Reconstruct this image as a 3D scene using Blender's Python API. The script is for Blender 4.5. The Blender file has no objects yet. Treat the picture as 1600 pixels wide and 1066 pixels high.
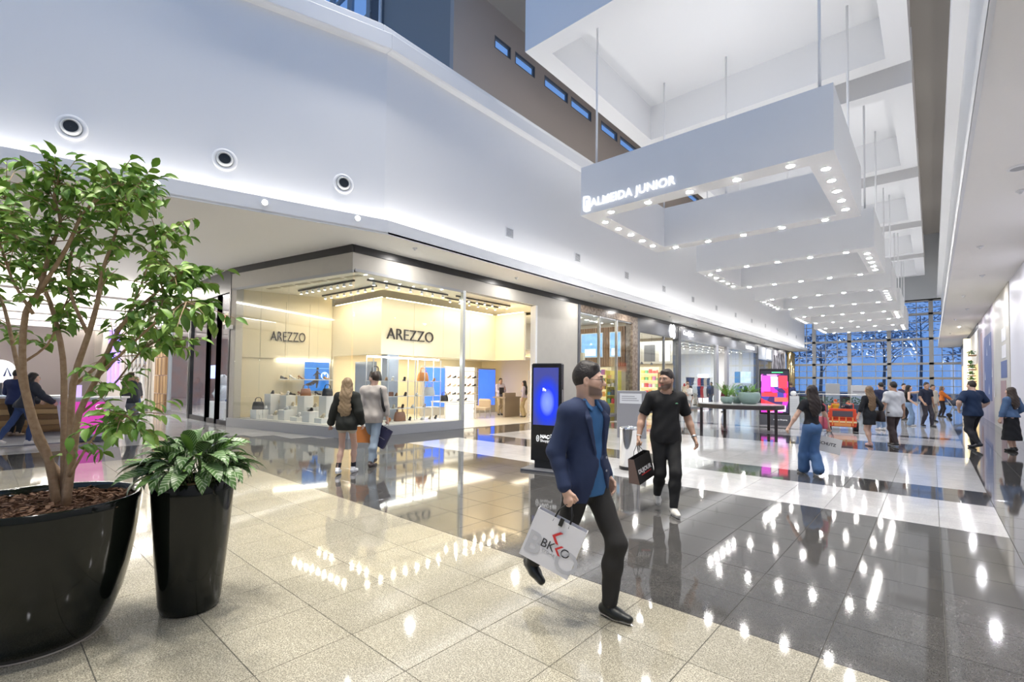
import bpy, math, random
import numpy as np
from mathutils import Vector, Matrix

random.seed(7)
SC = bpy.context.scene
COL = SC.collection
R = math.radians

# ------------------------------------------------------------------ camera
# world frame: +Y runs down the mall hall, +X to the right, Z up, camera above the origin
CAM_H, FPX, CYP = 1.64, 742.429, 573.056
_yaw, _pit, _rol = R(41.494), R(1.767), R(0.707)
_fw = Vector((-math.sin(_yaw)*math.cos(_pit), math.cos(_yaw)*math.cos(_pit), math.sin(_pit)))
_r0 = Vector((math.cos(_yaw), math.sin(_yaw), 0)); _u0 = _r0.cross(_fw)
_rr = _r0*math.cos(_rol) + _u0*math.sin(_rol); _uu = _u0*math.cos(_rol) - _r0*math.sin(_rol)
cam_data = bpy.data.cameras.new('camera'); cam = bpy.data.objects.new('camera', cam_data); COL.objects.link(cam)
cam_data.sensor_width = 36; cam_data.sensor_fit = 'HORIZONTAL'; cam_data.lens = FPX/1600*36
cam_data.shift_y = (CYP-533)/1600; cam_data.clip_start = .05; cam_data.clip_end = 400
cam.matrix_world = Matrix(((_rr.x, _uu.x, -_fw.x, 0), (_rr.y, _uu.y, -_fw.y, 0), (_rr.z, _uu.z, -_fw.z, CAM_H), (0, 0, 0, 1)))
SC.camera = cam

# ------------------------------------------------------------------ dusk sky, exposure
world = bpy.data.worlds.new('dusk_sky'); SC.world = world; world.use_nodes = True
_bg = world.node_tree.nodes['Background']; _bg.inputs[0].default_value = (.27, .47, .88, 1); _bg.inputs[1].default_value = .78
SC.view_settings.view_transform = 'Standard'; SC.view_settings.look = 'None'
SC.view_settings.gamma = 1; SC.view_settings.use_curve_mapping = False
SC.view_settings.exposure = 0.30
SC.cycles.use_denoising = True
SC.cycles.sample_clamp_indirect = 6; SC.cycles.max_bounces = 7; SC.cycles.glossy_bounces = 3

# ------------------------------------------------------------------ lamps the place has, plus added fill lamps
WHITE, COOL, WARM = (1, .965, .93), (.88, .93, 1), (1, .84, .62)
def area(name, loc, sx, sy, power, col=WHITE, aim=(0, 0, -1), xdir=None, spread=180):
    d = bpy.data.lights.new(name, 'AREA'); d.shape = 'RECTANGLE'; d.size = sx; d.size_y = sy; d.energy = power; d.color = col
    d.spread = R(spread)
    o = bpy.data.objects.new(name, d); COL.objects.link(o)
    z = -Vector(aim).normalized()
    x = Vector(xdir) if xdir else (Vector((1, 0, 0)) if abs(z.x) < .9 else Vector((0, 1, 0)))
    y = z.cross(x).normalized(); x = y.cross(z).normalized()
    o.matrix_world = Matrix(((x.x, y.x, z.x, loc[0]), (x.y, y.y, z.y, loc[1]), (x.z, y.z, z.z, loc[2]), (0, 0, 0, 1)))
    return o
# LED strips hidden in the coves behind the lips of both side walls
area('cove_strip_light', (-10.61, 34.5, 5.62), .14, 55, 330, WHITE, (0, 0, 1))
area('cove_strip_light', (-11.95, 2.6, 5.62), .14, 9.6, 42, WHITE, (0, 0, 1), xdir=(.958, -.287, 0))
area('cove_strip_light', (.62, 26, 5.62), .14, 72, 300, WHITE, (0, 0, 1))
area('cove_strip_light', (-11.0, 36.5, 10.75), .3, 50, 950, (1, .93, .84), (-.7, 0, 1))
area('cove_strip_light', (1.3, 36.5, 10.75), .3, 50, 300, (1, .95, .88), (.6, 0, 1))  # added light on the right ledge, brightens the taupe wall and ceiling
# added upward area lights over the five suspended frames, brightening the coffers
for k in range(5):
    area('coffer_fill_light', (-5.0, 15.55+10*k, 8.62), 5.6, 4.4, 105, (.97, .97, 1), (0, 0, 1))
# added unseen fill lamps high over the crossing, brightening the near floor
for x, y in ((-8.6, 6.0), (-5.0, 5.0), (-1.2, 6.0), (-5, -1), (-8, -1.5), (-1.4, -1)):
    area('crossing_fill_light', (x, y, 21.6), .9, .9, 170, (1, .94, .84), (0, 0, -1), spread=55)
# shop ceilings
area('shop_light', (-16.3, 12.8, 2.66), 3.4, 5.5, 200, WARM)
area('shop_light', (-14.5, 17.0, 2.9), 3.4, 2.0, 90, WARM)
area('shop_light', (-14.6, 21.0, 5.0), 4, 5, 300, (1, .95, .86))
area('shop_light', (-14.6, 26.8, 4.4), 4, 5, 240, (1, .93, .82))
area('shop_light', (-15.1, 38.6, 4.4), 5, 16, 420, (1, .97, .94))
area('shop_light', (-14.2, 49.8, 4.4), 3, 3, 200, WARM)
area('shop_light', (-23.5, 8.6, 4.7), 8, 4, 420, (.95, .95, 1))
# left wing strips, and soffit lamps added to brighten shop fronts and near floor
for i in range(5):
    area('wing_strip_light', (-23.8-4.6*i, -.4, 5.29), .12, 11.5, 200, WHITE)
for i in range(12):
    area('soffit_fill_light', (-11.3, 8.5+4.6*i, 5.39), .15, .15, 34, WHITE)
for i in range(9):
    area('soffit_fill_light', (1.3, -1+5.2*i, 5.39), .15, .15, 42, (.95, .94, 1))

# ================================================================== helpers
def lk(o, parent=None):
    COL.objects.link(o)
    if parent is not None: o.parent = parent
    return o
MATS = {}
def mat(name, col=(.8, .8, .8), rough=.5, metal=0, emit=0, ecol=None, alpha=None, noise=None, bump=0, bscale=60, spec=None, trans=0, coat=0, rnd=0, ior=None, sheen=0):
    """principled material; noise=(scale, colour2, contrast) mixes a second colour in, rnd varies value per object"""
    if name in MATS: return MATS[name]
    m = bpy.data.materials.new(name); MATS[name] = m; m.use_nodes = True
    nt = m.node_tree; b = nt.nodes['Principled BSDF']
    b.inputs['Base Color'].default_value = (*col, 1); b.inputs['Roughness'].default_value = rough; b.inputs['Metallic'].default_value = metal
    if spec is not None: b.inputs['Specular IOR Level'].default_value = spec
    if ior: b.inputs['IOR'].default_value = ior
    if trans: b.inputs['Transmission Weight'].default_value = trans
    if coat: b.inputs['Coat Weight'].default_value = coat; b.inputs['Coat Roughness'].default_value = .05
    if sheen: b.inputs['Sheen Weight'].default_value = sheen
    if emit: b.inputs['Emission Color'].default_value = (*(ecol or col), 1); b.inputs['Emission Strength'].default_value = emit
    m.diffuse_color = (*col, 1)
    src = None
    if noise or bump:
        tc = nt.nodes.new('ShaderNodeTexCoord')
    if noise:
        n = nt.nodes.new('ShaderNodeTexNoise'); n.inputs['Scale'].default_value = noise[0]; n.inputs['Detail'].default_value = 5
        nt.links.new(tc.outputs['Object'], n.inputs['Vector'])
        rp = nt.nodes.new('ShaderNodeValToRGB'); c = noise[2] if len(noise) > 2 else .2
        rp.color_ramp.elements[0].position = .5-c; rp.color_ramp.elements[1].position = .5+c
        rp.color_ramp.elements[0].color = (*noise[1], 1); rp.color_ramp.elements[1].color = (*col, 1)
        nt.links.new(n.outputs['Fac'], rp.inputs['Fac']); src = rp.outputs['Color']
    if rnd:
        oi = nt.nodes.new('ShaderNodeObjectInfo'); hs = nt.nodes.new('ShaderNodeHueSaturation')
        mr = nt.nodes.new('ShaderNodeMapRange'); mr.inputs['To Min'].default_value = 1-rnd; mr.inputs['To Max'].default_value = 1+rnd
        nt.links.new(oi.outputs['Random'], mr.inputs['Value']); nt.links.new(mr.outputs['Result'], hs.inputs['Value'])
        if src: nt.links.new(src, hs.inputs['Color'])
        else: hs.inputs['Color'].default_value = (*col, 1)
        src = hs.outputs['Color']
    if src: nt.links.new(src, b.inputs['Base Color'])
    if bump:
        n2 = nt.nodes.new('ShaderNodeTexNoise'); n2.inputs['Scale'].default_value = bscale; n2.inputs['Detail'].default_value = 4
        nt.links.new(tc.outputs['Object'], n2.inputs['Vector'])
        bp = nt.nodes.new('ShaderNodeBump'); bp.inputs['Strength'].default_value = bump; bp.inputs['Distance'].default_value = .01
        nt.links.new(n2.outputs['Fac'], bp.inputs['Height']); nt.links.new(bp.outputs['Normal'], b.inputs['Normal'])
    return m
def glass(name='clear_glass', tint=(.93, .96, .97), refl=.09):
    """thin architectural glass: mostly clear, a little mirror"""
    if name in MATS: return MATS[name]
    m = bpy.data.materials.new(name); MATS[name] = m; m.use_nodes = True; nt = m.node_tree; nt.nodes.clear()
    o = nt.nodes.new('ShaderNodeOutputMaterial'); mx = nt.nodes.new('ShaderNodeMixShader')
    t = nt.nodes.new('ShaderNodeBsdfTransparent'); t.inputs[0].default_value = (*tint, 1)
    g = nt.nodes.new('ShaderNodeBsdfGlossy'); g.inputs['Roughness'].default_value = .02
    lw = nt.nodes.new('ShaderNodeLayerWeight'); lw.inputs['Blend'].default_value = .5
    pw = nt.nodes.new('ShaderNodeMath'); pw.operation = 'POWER'; pw.inputs[1].default_value = 5; nt.links.new(lw.outputs['Facing'], pw.inputs[0])
    ma = nt.nodes.new('ShaderNodeMath'); ma.operation = 'MULTIPLY_ADD'; ma.inputs[1].default_value = .55; ma.inputs[2].default_value = refl*.4; nt.links.new(pw.outputs[0], ma.inputs[0])
    nt.links.new(ma.outputs[0], mx.inputs[0]); nt.links.new(t.outputs[0], mx.inputs[1]); nt.links.new(g.outputs[0], mx.inputs[2])
    nt.links.new(mx.outputs[0], o.inputs[0]); m.diffuse_color = (.7, .8, .9, .3)
    return m
def vcol(name, rough=.5, sheen=0, bump=0, bscale=80, spec=None):
    """material that reads the vertex colour layer 'Col'"""
    if name in MATS: return MATS[name]
    m = mat(name, (.8, .8, .8), rough, bump=bump, bscale=bscale, sheen=sheen, spec=spec)
    a = m.node_tree.nodes.new('ShaderNodeVertexColor'); a.layer_name = 'Col'
    m.node_tree.links.new(a.outputs['Color'], m.node_tree.nodes['Principled BSDF'].inputs['Base Color'])
    return m

class MB:
    def __init__(s): s.v = []; s.f = []; s.mi = []; s.cur = 0
    def add(s, vs, fs):
        n = len(s.v); s.v += [tuple(p) for p in vs]; s.f += [tuple(i+n for i in f) for f in fs]; s.mi += [s.cur]*len(fs); return s
    def box(s, x0, y0, z0, x1, y1, z1):
        vs = [(x0, y0, z0), (x1, y0, z0), (x1, y1, z0), (x0, y1, z0), (x0, y0, z1), (x1, y0, z1), (x1, y1, z1), (x0, y1, z1)]
        return s.add(vs, [(0, 3, 2, 1), (4, 5, 6, 7), (0, 1, 5, 4), (1, 2, 6, 5), (2, 3, 7, 6), (3, 0, 4, 7)])
    def bev(s, x0, y0, z0, x1, y1, z1, b):
        """box with chamfered vertical and top edges"""
        p = [(x0+b, y0), (x1-b, y0), (x1, y0+b), (x1, y1-b), (x1-b, y1), (x0+b, y1), (x0, y1-b), (x0, y0+b)]
        cx, cy = (x0+x1)/2, (y0+y1)/2
        q = [(cx+(x-cx)*(1-2*b/(x1-x0)), cy+(y-cy)*(1-2*b/(y1-y0))) for x, y in p]
        vs = [(x, y, z0) for x, y in p]+[(x, y, z1-b) for x, y in p]+[(x, y, z1) for x, y in q]
        fs = [tuple(range(7, -1, -1)), tuple(range(16, 24))]
        for i in range(8):
            j = (i+1) % 8; fs += [(i, j, 8+j, 8+i), (8+i, 8+j, 16+j, 16+i)]
        return s.add(vs, fs)
    def obox(s, a, b, w, z0, z1):
        """wall-like box from plan point a to b, thickness w to the left of a->b"""
        a, b = Vector(a), Vector(b); d = (b-a).normalized(); n = Vector((-d.y, d.x))*w
        P = [a, b, b+n, a+n]
        return s.prism([(p.x, p.y) for p in P] if w > 0 else [(p.x, p.y) for p in reversed(P)], z0, z1)
    def prism(s, poly, z0, z1):
        n = len(poly); vs = [(x, y, z0) for x, y in poly]+[(x, y, z1) for x, y in poly]
        fs = [tuple(range(n-1, -1, -1)), tuple(range(n, 2*n))]+[(i, (i+1) % n, n+(i+1) % n, n+i) for i in range(n)]
        return s.add(vs, fs)
    def lathe(s, prof, c=(0, 0, 0), n=24, cap=True, sx=1, sy=1):
        vs = []; fs = []; m = len(prof)
        for r, z in prof:
            for i in range(n):
                a = 2*math.pi*i/n; vs.append((c[0]+sx*r*math.cos(a), c[1]+sy*r*math.sin(a), c[2]+z))
        for k in range(m-1):
            for i in range(n):
                j = (i+1) % n; fs.append((k*n+i, k*n+j, (k+1)*n+j, (k+1)*n+i))
        if cap: fs += [tuple(range(n-1, -1, -1)), tuple(range((m-1)*n, m*n))]
        return s.add(vs, fs)
    def tube(s, pts, rad, n=8, cap=True):
        pts = [Vector(p) for p in pts]; m = len(pts)
        if not hasattr(rad, '__len__'): rad = [rad]*m
        vs = []; fs = []; up = None
        for k, p in enumerate(pts):
            t = (pts[min(k+1, m-1)]-pts[max(k-1, 0)]).normalized()
            if up is None: up = t.orthogonal().normalized()
            up = (up-t*up.dot(t)); up = up.normalized() if up.length > 1e-6 else t.orthogonal().normalized()
            w = t.cross(up)
            for i in range(n):
                a = 2*math.pi*i/n; vs.append(p+(up*math.cos(a)+w*math.sin(a))*rad[k])
        for k in range(m-1):
            for i in range(n):
                j = (i+1) % n; fs.append((k*n+i, k*n+j, (k+1)*n+j, (k+1)*n+i))
        if cap: fs += [tuple(range(n-1, -1, -1)), tuple(range((m-1)*n, m*n))]
        return s.add(vs, fs)
    def bar(s, a, b, w):
        """square bar between two points"""
        return s.tube([a, b], w*.7071, 4)
    def disc(s, c, r, n=16, nz=1, ax=None):
        ax = Vector(ax or (0, 0, nz)); u = ax.orthogonal().normalized(); w = ax.normalized().cross(u); c = Vector(c)
        return s.add([c+u*r*math.cos(2*math.pi*i/n)+w*r*math.sin(2*math.pi*i/n) for i in range(n)], [tuple(range(n))])
    def quad(s, a, b, c, d): return s.add([a, b, c, d], [(0, 1, 2, 3)])
    def mesh(s, name, mats, smooth=False):
        me = bpy.data.meshes.new(name); me.from_pydata(s.v, [], s.f)
        for m in (mats if isinstance(mats, (list, tuple)) else [mats]): me.materials.append(m)
        if any(s.mi): me.polygons.foreach_set('material_index', s.mi)
        if smooth: me.polygons.foreach_set('use_smooth', [True]*len(me.polygons))
        me.update(); return me
    def build(s, name, mats, parent=None, loc=(0, 0, 0), rz=0, smooth=False, bevel=0):
        o = bpy.data.objects.new(name, s.mesh(name, mats, smooth)); o.location = loc; o.rotation_euler[2] = rz
        if bevel:
            b = o.modifiers.new('b', 'BEVEL'); b.width = bevel; b.segments = 2; b.limit_method = 'ANGLE'; b.angle_limit = R(40)
        return lk(o, parent)
def inst(name, me, parent=None, loc=(0, 0, 0), rot=(0, 0, 0), scale=(1, 1, 1)):
    o = bpy.data.objects.new(name, me); o.location = loc; o.rotation_euler = rot
    o.scale = scale if hasattr(scale, '__len__') else (scale,)*3
    return lk(o, parent)
def thing(name, label, cat, loc=(0, 0, 0), rz=0, group=None):
    o = bpy.data.objects.new(name, None); o.location = loc; o.rotation_euler[2] = rz; o.empty_display_size = .1
    return tag(lk(o), label, cat, group)
def tag(o, label=None, cat=None, group=None, kind=None):
    if label: o['label'] = label
    if cat: o['category'] = cat
    if group: o['group'] = group
    if kind: o['kind'] = kind
    return o
def struct(o, label=None):
    o['kind'] = 'structure'
    if label: o['label'] = label
    return o
def text(name, s, size, m, parent=None, loc=(0, 0, 0), rot=(R(90), 0, 0), ext=.01, off=0, sx=1, shear=0, align='LEFT', space=1):
    c = bpy.data.curves.new(name, 'FONT'); c.body = s; c.size = size; c.extrude = ext; c.offset = off; c.shear = shear; c.align_x = align; c.space_character = space
    c.resolution_u = 3
    o = bpy.data.objects.new(name, c); COL.objects.link(o)
    me = bpy.data.meshes.new_from_object(o.evaluated_get(bpy.context.evaluated_depsgraph_get())); me.name = name
    bpy.data.objects.remove(o); me.materials.clear(); me.materials.append(m)
    o = bpy.data.objects.new(name, me); o.location = loc; o.rotation_euler = rot; o.scale = (sx, 1, 1)
    return lk(o, parent)

# ------------------------------------------------------------------ common materials
m_white = mat('white_paint', (.86, .87, .885), .55)
m_soffit = mat('soffit_paint', (.93, .915, .88), .6)
m_lip = mat('lip_paint', (.80, .815, .84), .5)
m_taupe = mat('taupe_paint', (.50, .435, .385), .7)
m_dkwall = mat('blue_grey_paint', (.30, .29, .275), .6)
m_black = mat('black_metal', (.018, .018, .02), .35)
m_charcoal = mat('charcoal_panel', (.10, .105, .12), .4)
m_steel = mat('brushed_steel', (.55, .56, .57), .28, 1)
m_chrome = mat('chrome', (.8, .8, .8), .08, 1)
m_greige = mat('greige_panel', (.47, .45, .41), .5)
m_grey = mat('grey_panel', (.42, .43, .45), .45)
m_cream = mat('cream_wall', (.84, .74, .52), .55)
m_mull = mat('mullion_grey', (.38, .40, .42), .4, .3)
m_lamp = mat('lamp_disc', (1, 1, 1), .5, emit=220, ecol=(1, .98, .95))
m_glow = mat('lit_letter', (1, 1, 1), .5, emit=.95, ecol=(.95, .97, 1))
m_glass = glass()
m_pane = glass('window_pane', (.80, .88, .97), .12)

# plan position of things read off the photograph: where the sight line meets a given height, x plane or y plane
def _ray(px, py): return _fw+_rr*((px-800)/FPX)+_uu*((CYP-py)/FPX)
def at_z(px, py, z=0):
    d = _ray(px, py); t = (z-CAM_H)/d.z; return Vector((d.x*t, d.y*t, z))
def at_x(px, py, x):
    d = _ray(px, py); t = x/d.x; return Vector((x, d.y*t, CAM_H+d.z*t))
def at_y(px, py, y):
    d = _ray(px, py); t = y/d.y; return Vector((d.x*t, y, CAM_H+d.z*t))
ORD = ['first', 'second', 'third', 'fourth', 'fifth', 'sixth', 'seventh', 'eighth', 'ninth', 'tenth', 'eleventh', 'twelfth', 'thirteenth', 'fourteenth', 'fifteenth', 'sixteenth', 'seventeenth', 'eighteenth', 'nineteenth', 'twentieth']

# ================================================================== floor
TX0, TPX, TY0, TPY = .617, .572, 3.42, .587          # tile joints in x and y
def floor_kind(x, y):
    if x < -14.6 or (y > 5.4+(x+14.64)*.45 and x < -12.6 and y < 7.2):
        if -15.8 < x and y < 3.3: return 1
        return 1
    if x < -12.0 and y < 3.0: return 2 if x > -14.2 else 1
    if y < 3.42: return 0 if x < .617 else 2
    if x > .617 or x < -10.3: return 2
    j = (y-3.42)/.587
    return 2 if (j < 7 or 10 <= j < 12 or 20 <= j < 24 or 28 <= j < 28.9) else 1
def granite(name, base, dark, light, rough, speck=.52, big=.25):
    m = bpy.data.materials.new(name); m.use_nodes = True; nt = m.node_tree; b = nt.nodes['Principled BSDF']
    L = nt.links.new; N = nt.nodes.new
    g = N('ShaderNodeNewGeometry'); pos = g.outputs['Position']
    def noise(sc, det=4, rg=.6):
        n = N('ShaderNodeTexNoise'); n.inputs['Scale'].default_value = sc; n.inputs['Detail'].default_value = det; n.inputs['Roughness'].default_value = rg
        L(pos, n.inputs['Vector']); return n.outputs['Fac']
    def ramp(f, p0, p1, c0, c1):
        r = N('ShaderNodeValToRGB'); e = r.color_ramp.elements; e[0].position = p0; e[1].position = p1; e[0].color = (*c0, 1); e[1].color = (*c1, 1)
        L(f, r.inputs['Fac']); return r.outputs['Color']
    def mix(f, a, c, t='MIX'):
        x = N('ShaderNodeMix'); x.data_type = 'RGBA'; x.blend_type = t
        if isinstance(f, (int, float)): x.inputs[0].default_value = f
        else: L(f, x.inputs[0])
        for i, s in ((6, a), (7, c)):
            if isinstance(s, tuple): x.inputs[i].default_value = (*s, 1)
            else: L(s, x.inputs[i])
        return x.outputs[2]
    c = ramp(noise(5, 3), .35, .7, base, light)
    c = mix(ramp(noise(120, 3, .7), speck, speck+.10, (0, 0, 0), (1, 1, 1)), dark, c)
    c = mix(.45, c, mix(ramp(noise(38, 4), .40, .62, (0, 0, 0), (1, 1, 1)), c, dark), 'MIX')
    # each tile gets its own tone
    sp = N('ShaderNodeVectorMath'); sp.operation = 'SUBTRACT'; L(pos, sp.inputs[0]); sp.inputs[1].default_value = (TX0, TY0, -50)
    dv = N('ShaderNodeVectorMath'); dv.operation = 'DIVIDE'; L(sp.outputs[0], dv.inputs[0]); dv.inputs[1].default_value = (TPX, TPY, 100)
    fl = N('ShaderNodeVectorMath'); fl.operation = 'FLOOR'; L(dv.outputs[0], fl.inputs[0])
    wn = N('ShaderNodeTexWhiteNoise'); L(fl.outputs[0], wn.inputs['Vector'])
    mr = N('ShaderNodeMapRange'); mr.inputs['To Min'].default_value = 1-big; mr.inputs['To Max'].default_value = 1+big; L(wn.outputs['Value'], mr.inputs['Value'])
    hs = N('ShaderNodeHueSaturation'); L(c, hs.inputs['Color']); L(mr.outputs['Result'], hs.inputs['Value'])
    L(hs.outputs['Color'], b.inputs['Base Color'])
    rm = N('ShaderNodeMapRange'); rm.inputs['To Min'].default_value = rough*.6; rm.inputs['To Max'].default_value = rough*1.4; L(noise(60, 3), rm.inputs['Value']); L(rm.outputs['Result'], b.inputs['Roughness'])
    b.inputs['Specular IOR Level'].default_value = .8
    m.diffuse_color = (*base, 1); return m
m_g = [granite('beige_granite', (.47, .44, .345), (.20, .185, .145), (.56, .525, .42), .05, .44, .08),
       granite('pale_granite', (.60, .60, .60), (.42, .42, .43), (.72, .71, .70), .08, .42, .07),
       granite('dark_granite', (.085, .083, .08), (.04, .04, .04), (.115, .11, .105), .055, .42, .10)]
m_grout = mat('grout', (.07, .068, .06), .7)
flo = struct(MB().box(-46, -9, -.3, 12, 70, -.004).build('floor', m_grout), 'polished granite mall floor with beige, pale and dark tiles')
def tile_box(w, d): return MB().add([(-w, -d, -.003), (w, -d, -.003), (w, d, -.003), (-w, d, -.003), (-w+.0015, -d+.0015, 0), (w-.0015, -d+.0015, 0), (w-.0015, d-.0015, 0), (-w+.0015, d-.0015, 0)], [(4, 5, 6, 7), (0, 1, 5, 4), (1, 2, 6, 5), (2, 3, 7, 6), (3, 0, 4, 7)])
hw, hd = TPX/2-.002, TPY/2-.002
tile_me = [tile_box(hw, hd).mesh('tile', m) for m in m_g]
def project(x, y, z):
    d = Vector((x, y, z-CAM_H)); Z = d.dot(_fw)
    if Z < .2: return None
    return 800+FPX*d.dot(_rr)/Z, CYP-FPX*d.dot(_uu)/Z, Z
tiles = []
for i in range(-77, 4):
    for j in range(-12, 104):
        x, y = TX0+(i+.5)*TPX, TY0+(j+.5)*TPY
        if x > 2.6 or (x < -18.2 and y > 6) or (x < -12.2 and y > 7): continue
        q = project(x, y, 0)
        vis = q is not None and -60 < q[0] < 1660 and q[1] < 1120
        tiles.append((-(1/q[2]**3 if vis else 0), x, y, floor_kind(x, y)))
tiles.sort()
rest = MB()
for n, (a, x, y, k) in enumerate(tiles):
    if n < 300 and a < 0:
        inst('tile', tile_me[k], flo, (x, y, 0))
    else:
        rest.cur = k; rest.add([(x-hw, y-hd, 0), (x+hw, y-hd, 0), (x+hw, y+hd, 0), (x-hw, y+hd, 0)], [(0, 1, 2, 3)])
tag(rest.build('tile_field', m_g, flo), kind='stuff')

# ================================================================== left wall, lips, soffits
LIP = [(-10.48, 62), (-10.48, 6.96), (-14.5, -6.45)]
WAL = [(-10.75, 62), (-10.75, 7.0), (-14.77, -6.37)]
def strip(mb, a, b, za, zb):
    """vertical shell between two plan polylines of equal length"""
    for k in range(len(a)-1):
        P = [a[k], a[k+1], b[k+1], b[k]]
        mb.prism(P, za, zb)
    return mb
def off(poly, d): return [(x-d*(1 if i < 2 else .958), y+(0 if i < 1 else .06*d if i == 1 else .287*d)) for i, (x, y) in enumerate(poly)]
struct(strip(MB(), WAL[:2], off(WAL, .2)[:2], 5.45, 10.3).build('wall_left', m_white), 'tall plain white upper wall above the left shops')
struct(strip(MB(), WAL[1:], off(WAL, .2)[1:], 5.45, 10.3).build('wall_left_bend', m_white), 'bluish white angled upper wall with round air nozzles')
lipm = MB()
strip(lipm, LIP, off(LIP, .05), 5.385, 5.76)
struct(lipm.build('trim_1', m_lip), 'grey cove lip along the bottom of the left upper wall')
top = MB(); strip(top, LIP, off(LIP, .05), 10.28, 10.7); strip(top, off(LIP, .05), off(LIP, .45), 10.28, 10.34)
strip(top, off(LIP, .45), off(LIP, .6), 10.28, 11.2)
struct(top.build('trim_2', m_white, bevel=.03), 'rounded white ledge along the top of the left upper wall')
AZ_A, AZ_B = (-12.05, 6.88), (-17.93, 5.74)
sof = MB().prism([(-10.48, 62), (-10.48, 6.96), (-12.05, 6.88), (-12.05, 62)][::-1], 5.4, 5.45)
sof.prism([(-10.48, 6.96), (-14.5, -6.45), (-46, -6.45), (-46, 5.9), AZ_B, AZ_A][::-1], 5.4, 5.45)
struct(sof.build('ceiling_soffit_left', m_soffit), 'low white soffit over the left shop fronts')
# right side, mirrored
struct(MB().box(.73, -9, 5.45, .93, 62, 10.3).build('wall_right_upper', m_white), 'white upper wall on the right of the hall')
struct(MB().box(.46, -9, 5.385, .51, 62, 5.76).build('trim_3', m_lip), 'cove lip along the right soffit edge')
struct(MB().box(.42, -9, 10.28, .93, 62, 10.7).build('trim_4', m_white, bevel=.03), 'white ledge along the top of the right upper wall')
struct(MB().box(.46, -9, 5.4, 2.4, 62, 5.45).build('ceiling_soffit_right', m_soffit), 'low white soffit over the right shop fronts')
# high set-back walls with clerestory windows and the tall ceiling
WY = [(13.4, 14.39), (14.65, 15.99), (16.67, 18.53), (18.78, 20.63), (21.58, 23.33), (23.62, 25.8)]
while WY[-1][1] < 58: WY += [(a+4.94, b+4.94) for a, b in WY[-2:]]
wl = MB(); wl.box(-13.2, 11.24, 9.5, -13, 62, 15.02).box(-13.2, 11.24, 15.54, -13, 62, 16.66).box(-13.2, 11.24, 16.66, -13, 11.5, 24)
ys = [11.24]+[v for w in WY for v in w]+[62]
for a, b in zip(ys[::2], ys[1::2]):
    if b-a > .01: wl.box(-13.2, a, 15.02, -13, b, 15.54)
wu = struct(wl.build('wall_left_clerestory', m_taupe), 'taupe set-back high wall with a row of small windows')
for a, b in WY:
    MB().box(-13.12, a, 15.02, -13.1, b, 15.54).build('pane', m_pane, wu)
    fr = MB(); fr.box(-13.08, a, 15.02, -13.0, a+.05, 15.54).box(-13.08, b-.05, 15.02, -13.0, b, 15.54).box(-13.08, a, 15.02, -13, b, 15.06).box(-13.08, a, 15.5, -13, b, 15.54)
    fr.build('window_frame', m_charcoal, wu)
struct(MB().box(2.98, 11.24, 9.5, 3.2, 62, 16.66).build('wall_right_clerestory', m_taupe), 'taupe set-back high wall on the right')
struct(MB().box(-13.3, 11.24, 16.66, 3.3, 62.5, 16.8).build('ceiling', mat('taupe_ceiling', (.42, .40, .37), .6)), 'tall taupe ceiling above the white coffers')
struct(MB().box(-17.6, 11.26, 9.5, -13.2, 11.44, 24).build('wall_left_return', m_dkwall), 'dark blue grey wall return high on the left')
struct(MB().box(-28, -9, 22, 6, 11.24, 22.2).build('ceiling_crossing', mat('crossing_ceiling', (.6, .6, .6), .6)), 'high roof over the crossing')
struct(MB().tube([(-17.66, 11.1, 9.8), (-17.66, 11.1, 22)], .07, 12).build('trim_5', m_white, smooth=True), 'slim white pipe in front of the dark high wall')
w3 = struct(MB().box(-18.7, 11.3, 9.5, -17.6, 11.4, 22).build('window_3', m_charcoal), 'high blue dusk window at the top left')
for x in (-18.75, -20.45, -22.2, -24.0, -26):
    MB().box(x-.3, 11.25, 10, x, 11.45, 22).build('mullion', m_mull, w3)
    MB().box(x-1.8, 11.34, 10, x, 11.36, 22).build('pane', m_pane, w3)
for z in (12.6, 15.4, 18.2, 20.2):
    MB().box(-26.3, 11.27, z-.05, -18.7, 11.43, z+.05).build('transom', m_mull, w3)
struct(MB().box(-16, -9.2, 0, 6, -9, 10).build('wall_back_blocker', m_white), 'plain added wall behind the camera that blocks sky light')  # unseen wall added to keep blue sky light out of the hall
struct(MB().box(-46, -6.6, 0, -14.3, -6.45, 5.4).build('wall_wing_south', m_soffit), 'opposite side of the left wing')
struct(MB().box(-16, -9, 5.4, -14.7, -6.4, 22).build('wall_left_far', m_white), 'end of the angled upper wall')
# coffers
CX0, CX1, CL = -9.75, -.41, 8.48
for k in range(5):
    y0 = 11.47+10.0*k; y1 = y0+CL
    c = MB(); f = .62
    zt = 14.3
    c.box(CX0, y0, 12.3, CX1, y0+f, zt).box(CX0, y1-f, 12.3, CX1, y1, zt).box(CX0, y0+f, 12.3, CX0+f, y1-f, zt).box(CX1-f, y0+f, 12.3, CX1, y1-f, zt)
    c.box(CX0+f, y0+f, 13.77, CX1-f, y1-f, zt)
    struct(c.build('ceiling_coffer', m_white), f'white recessed ceiling coffer, number {k+1} counted away from the camera')
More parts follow.
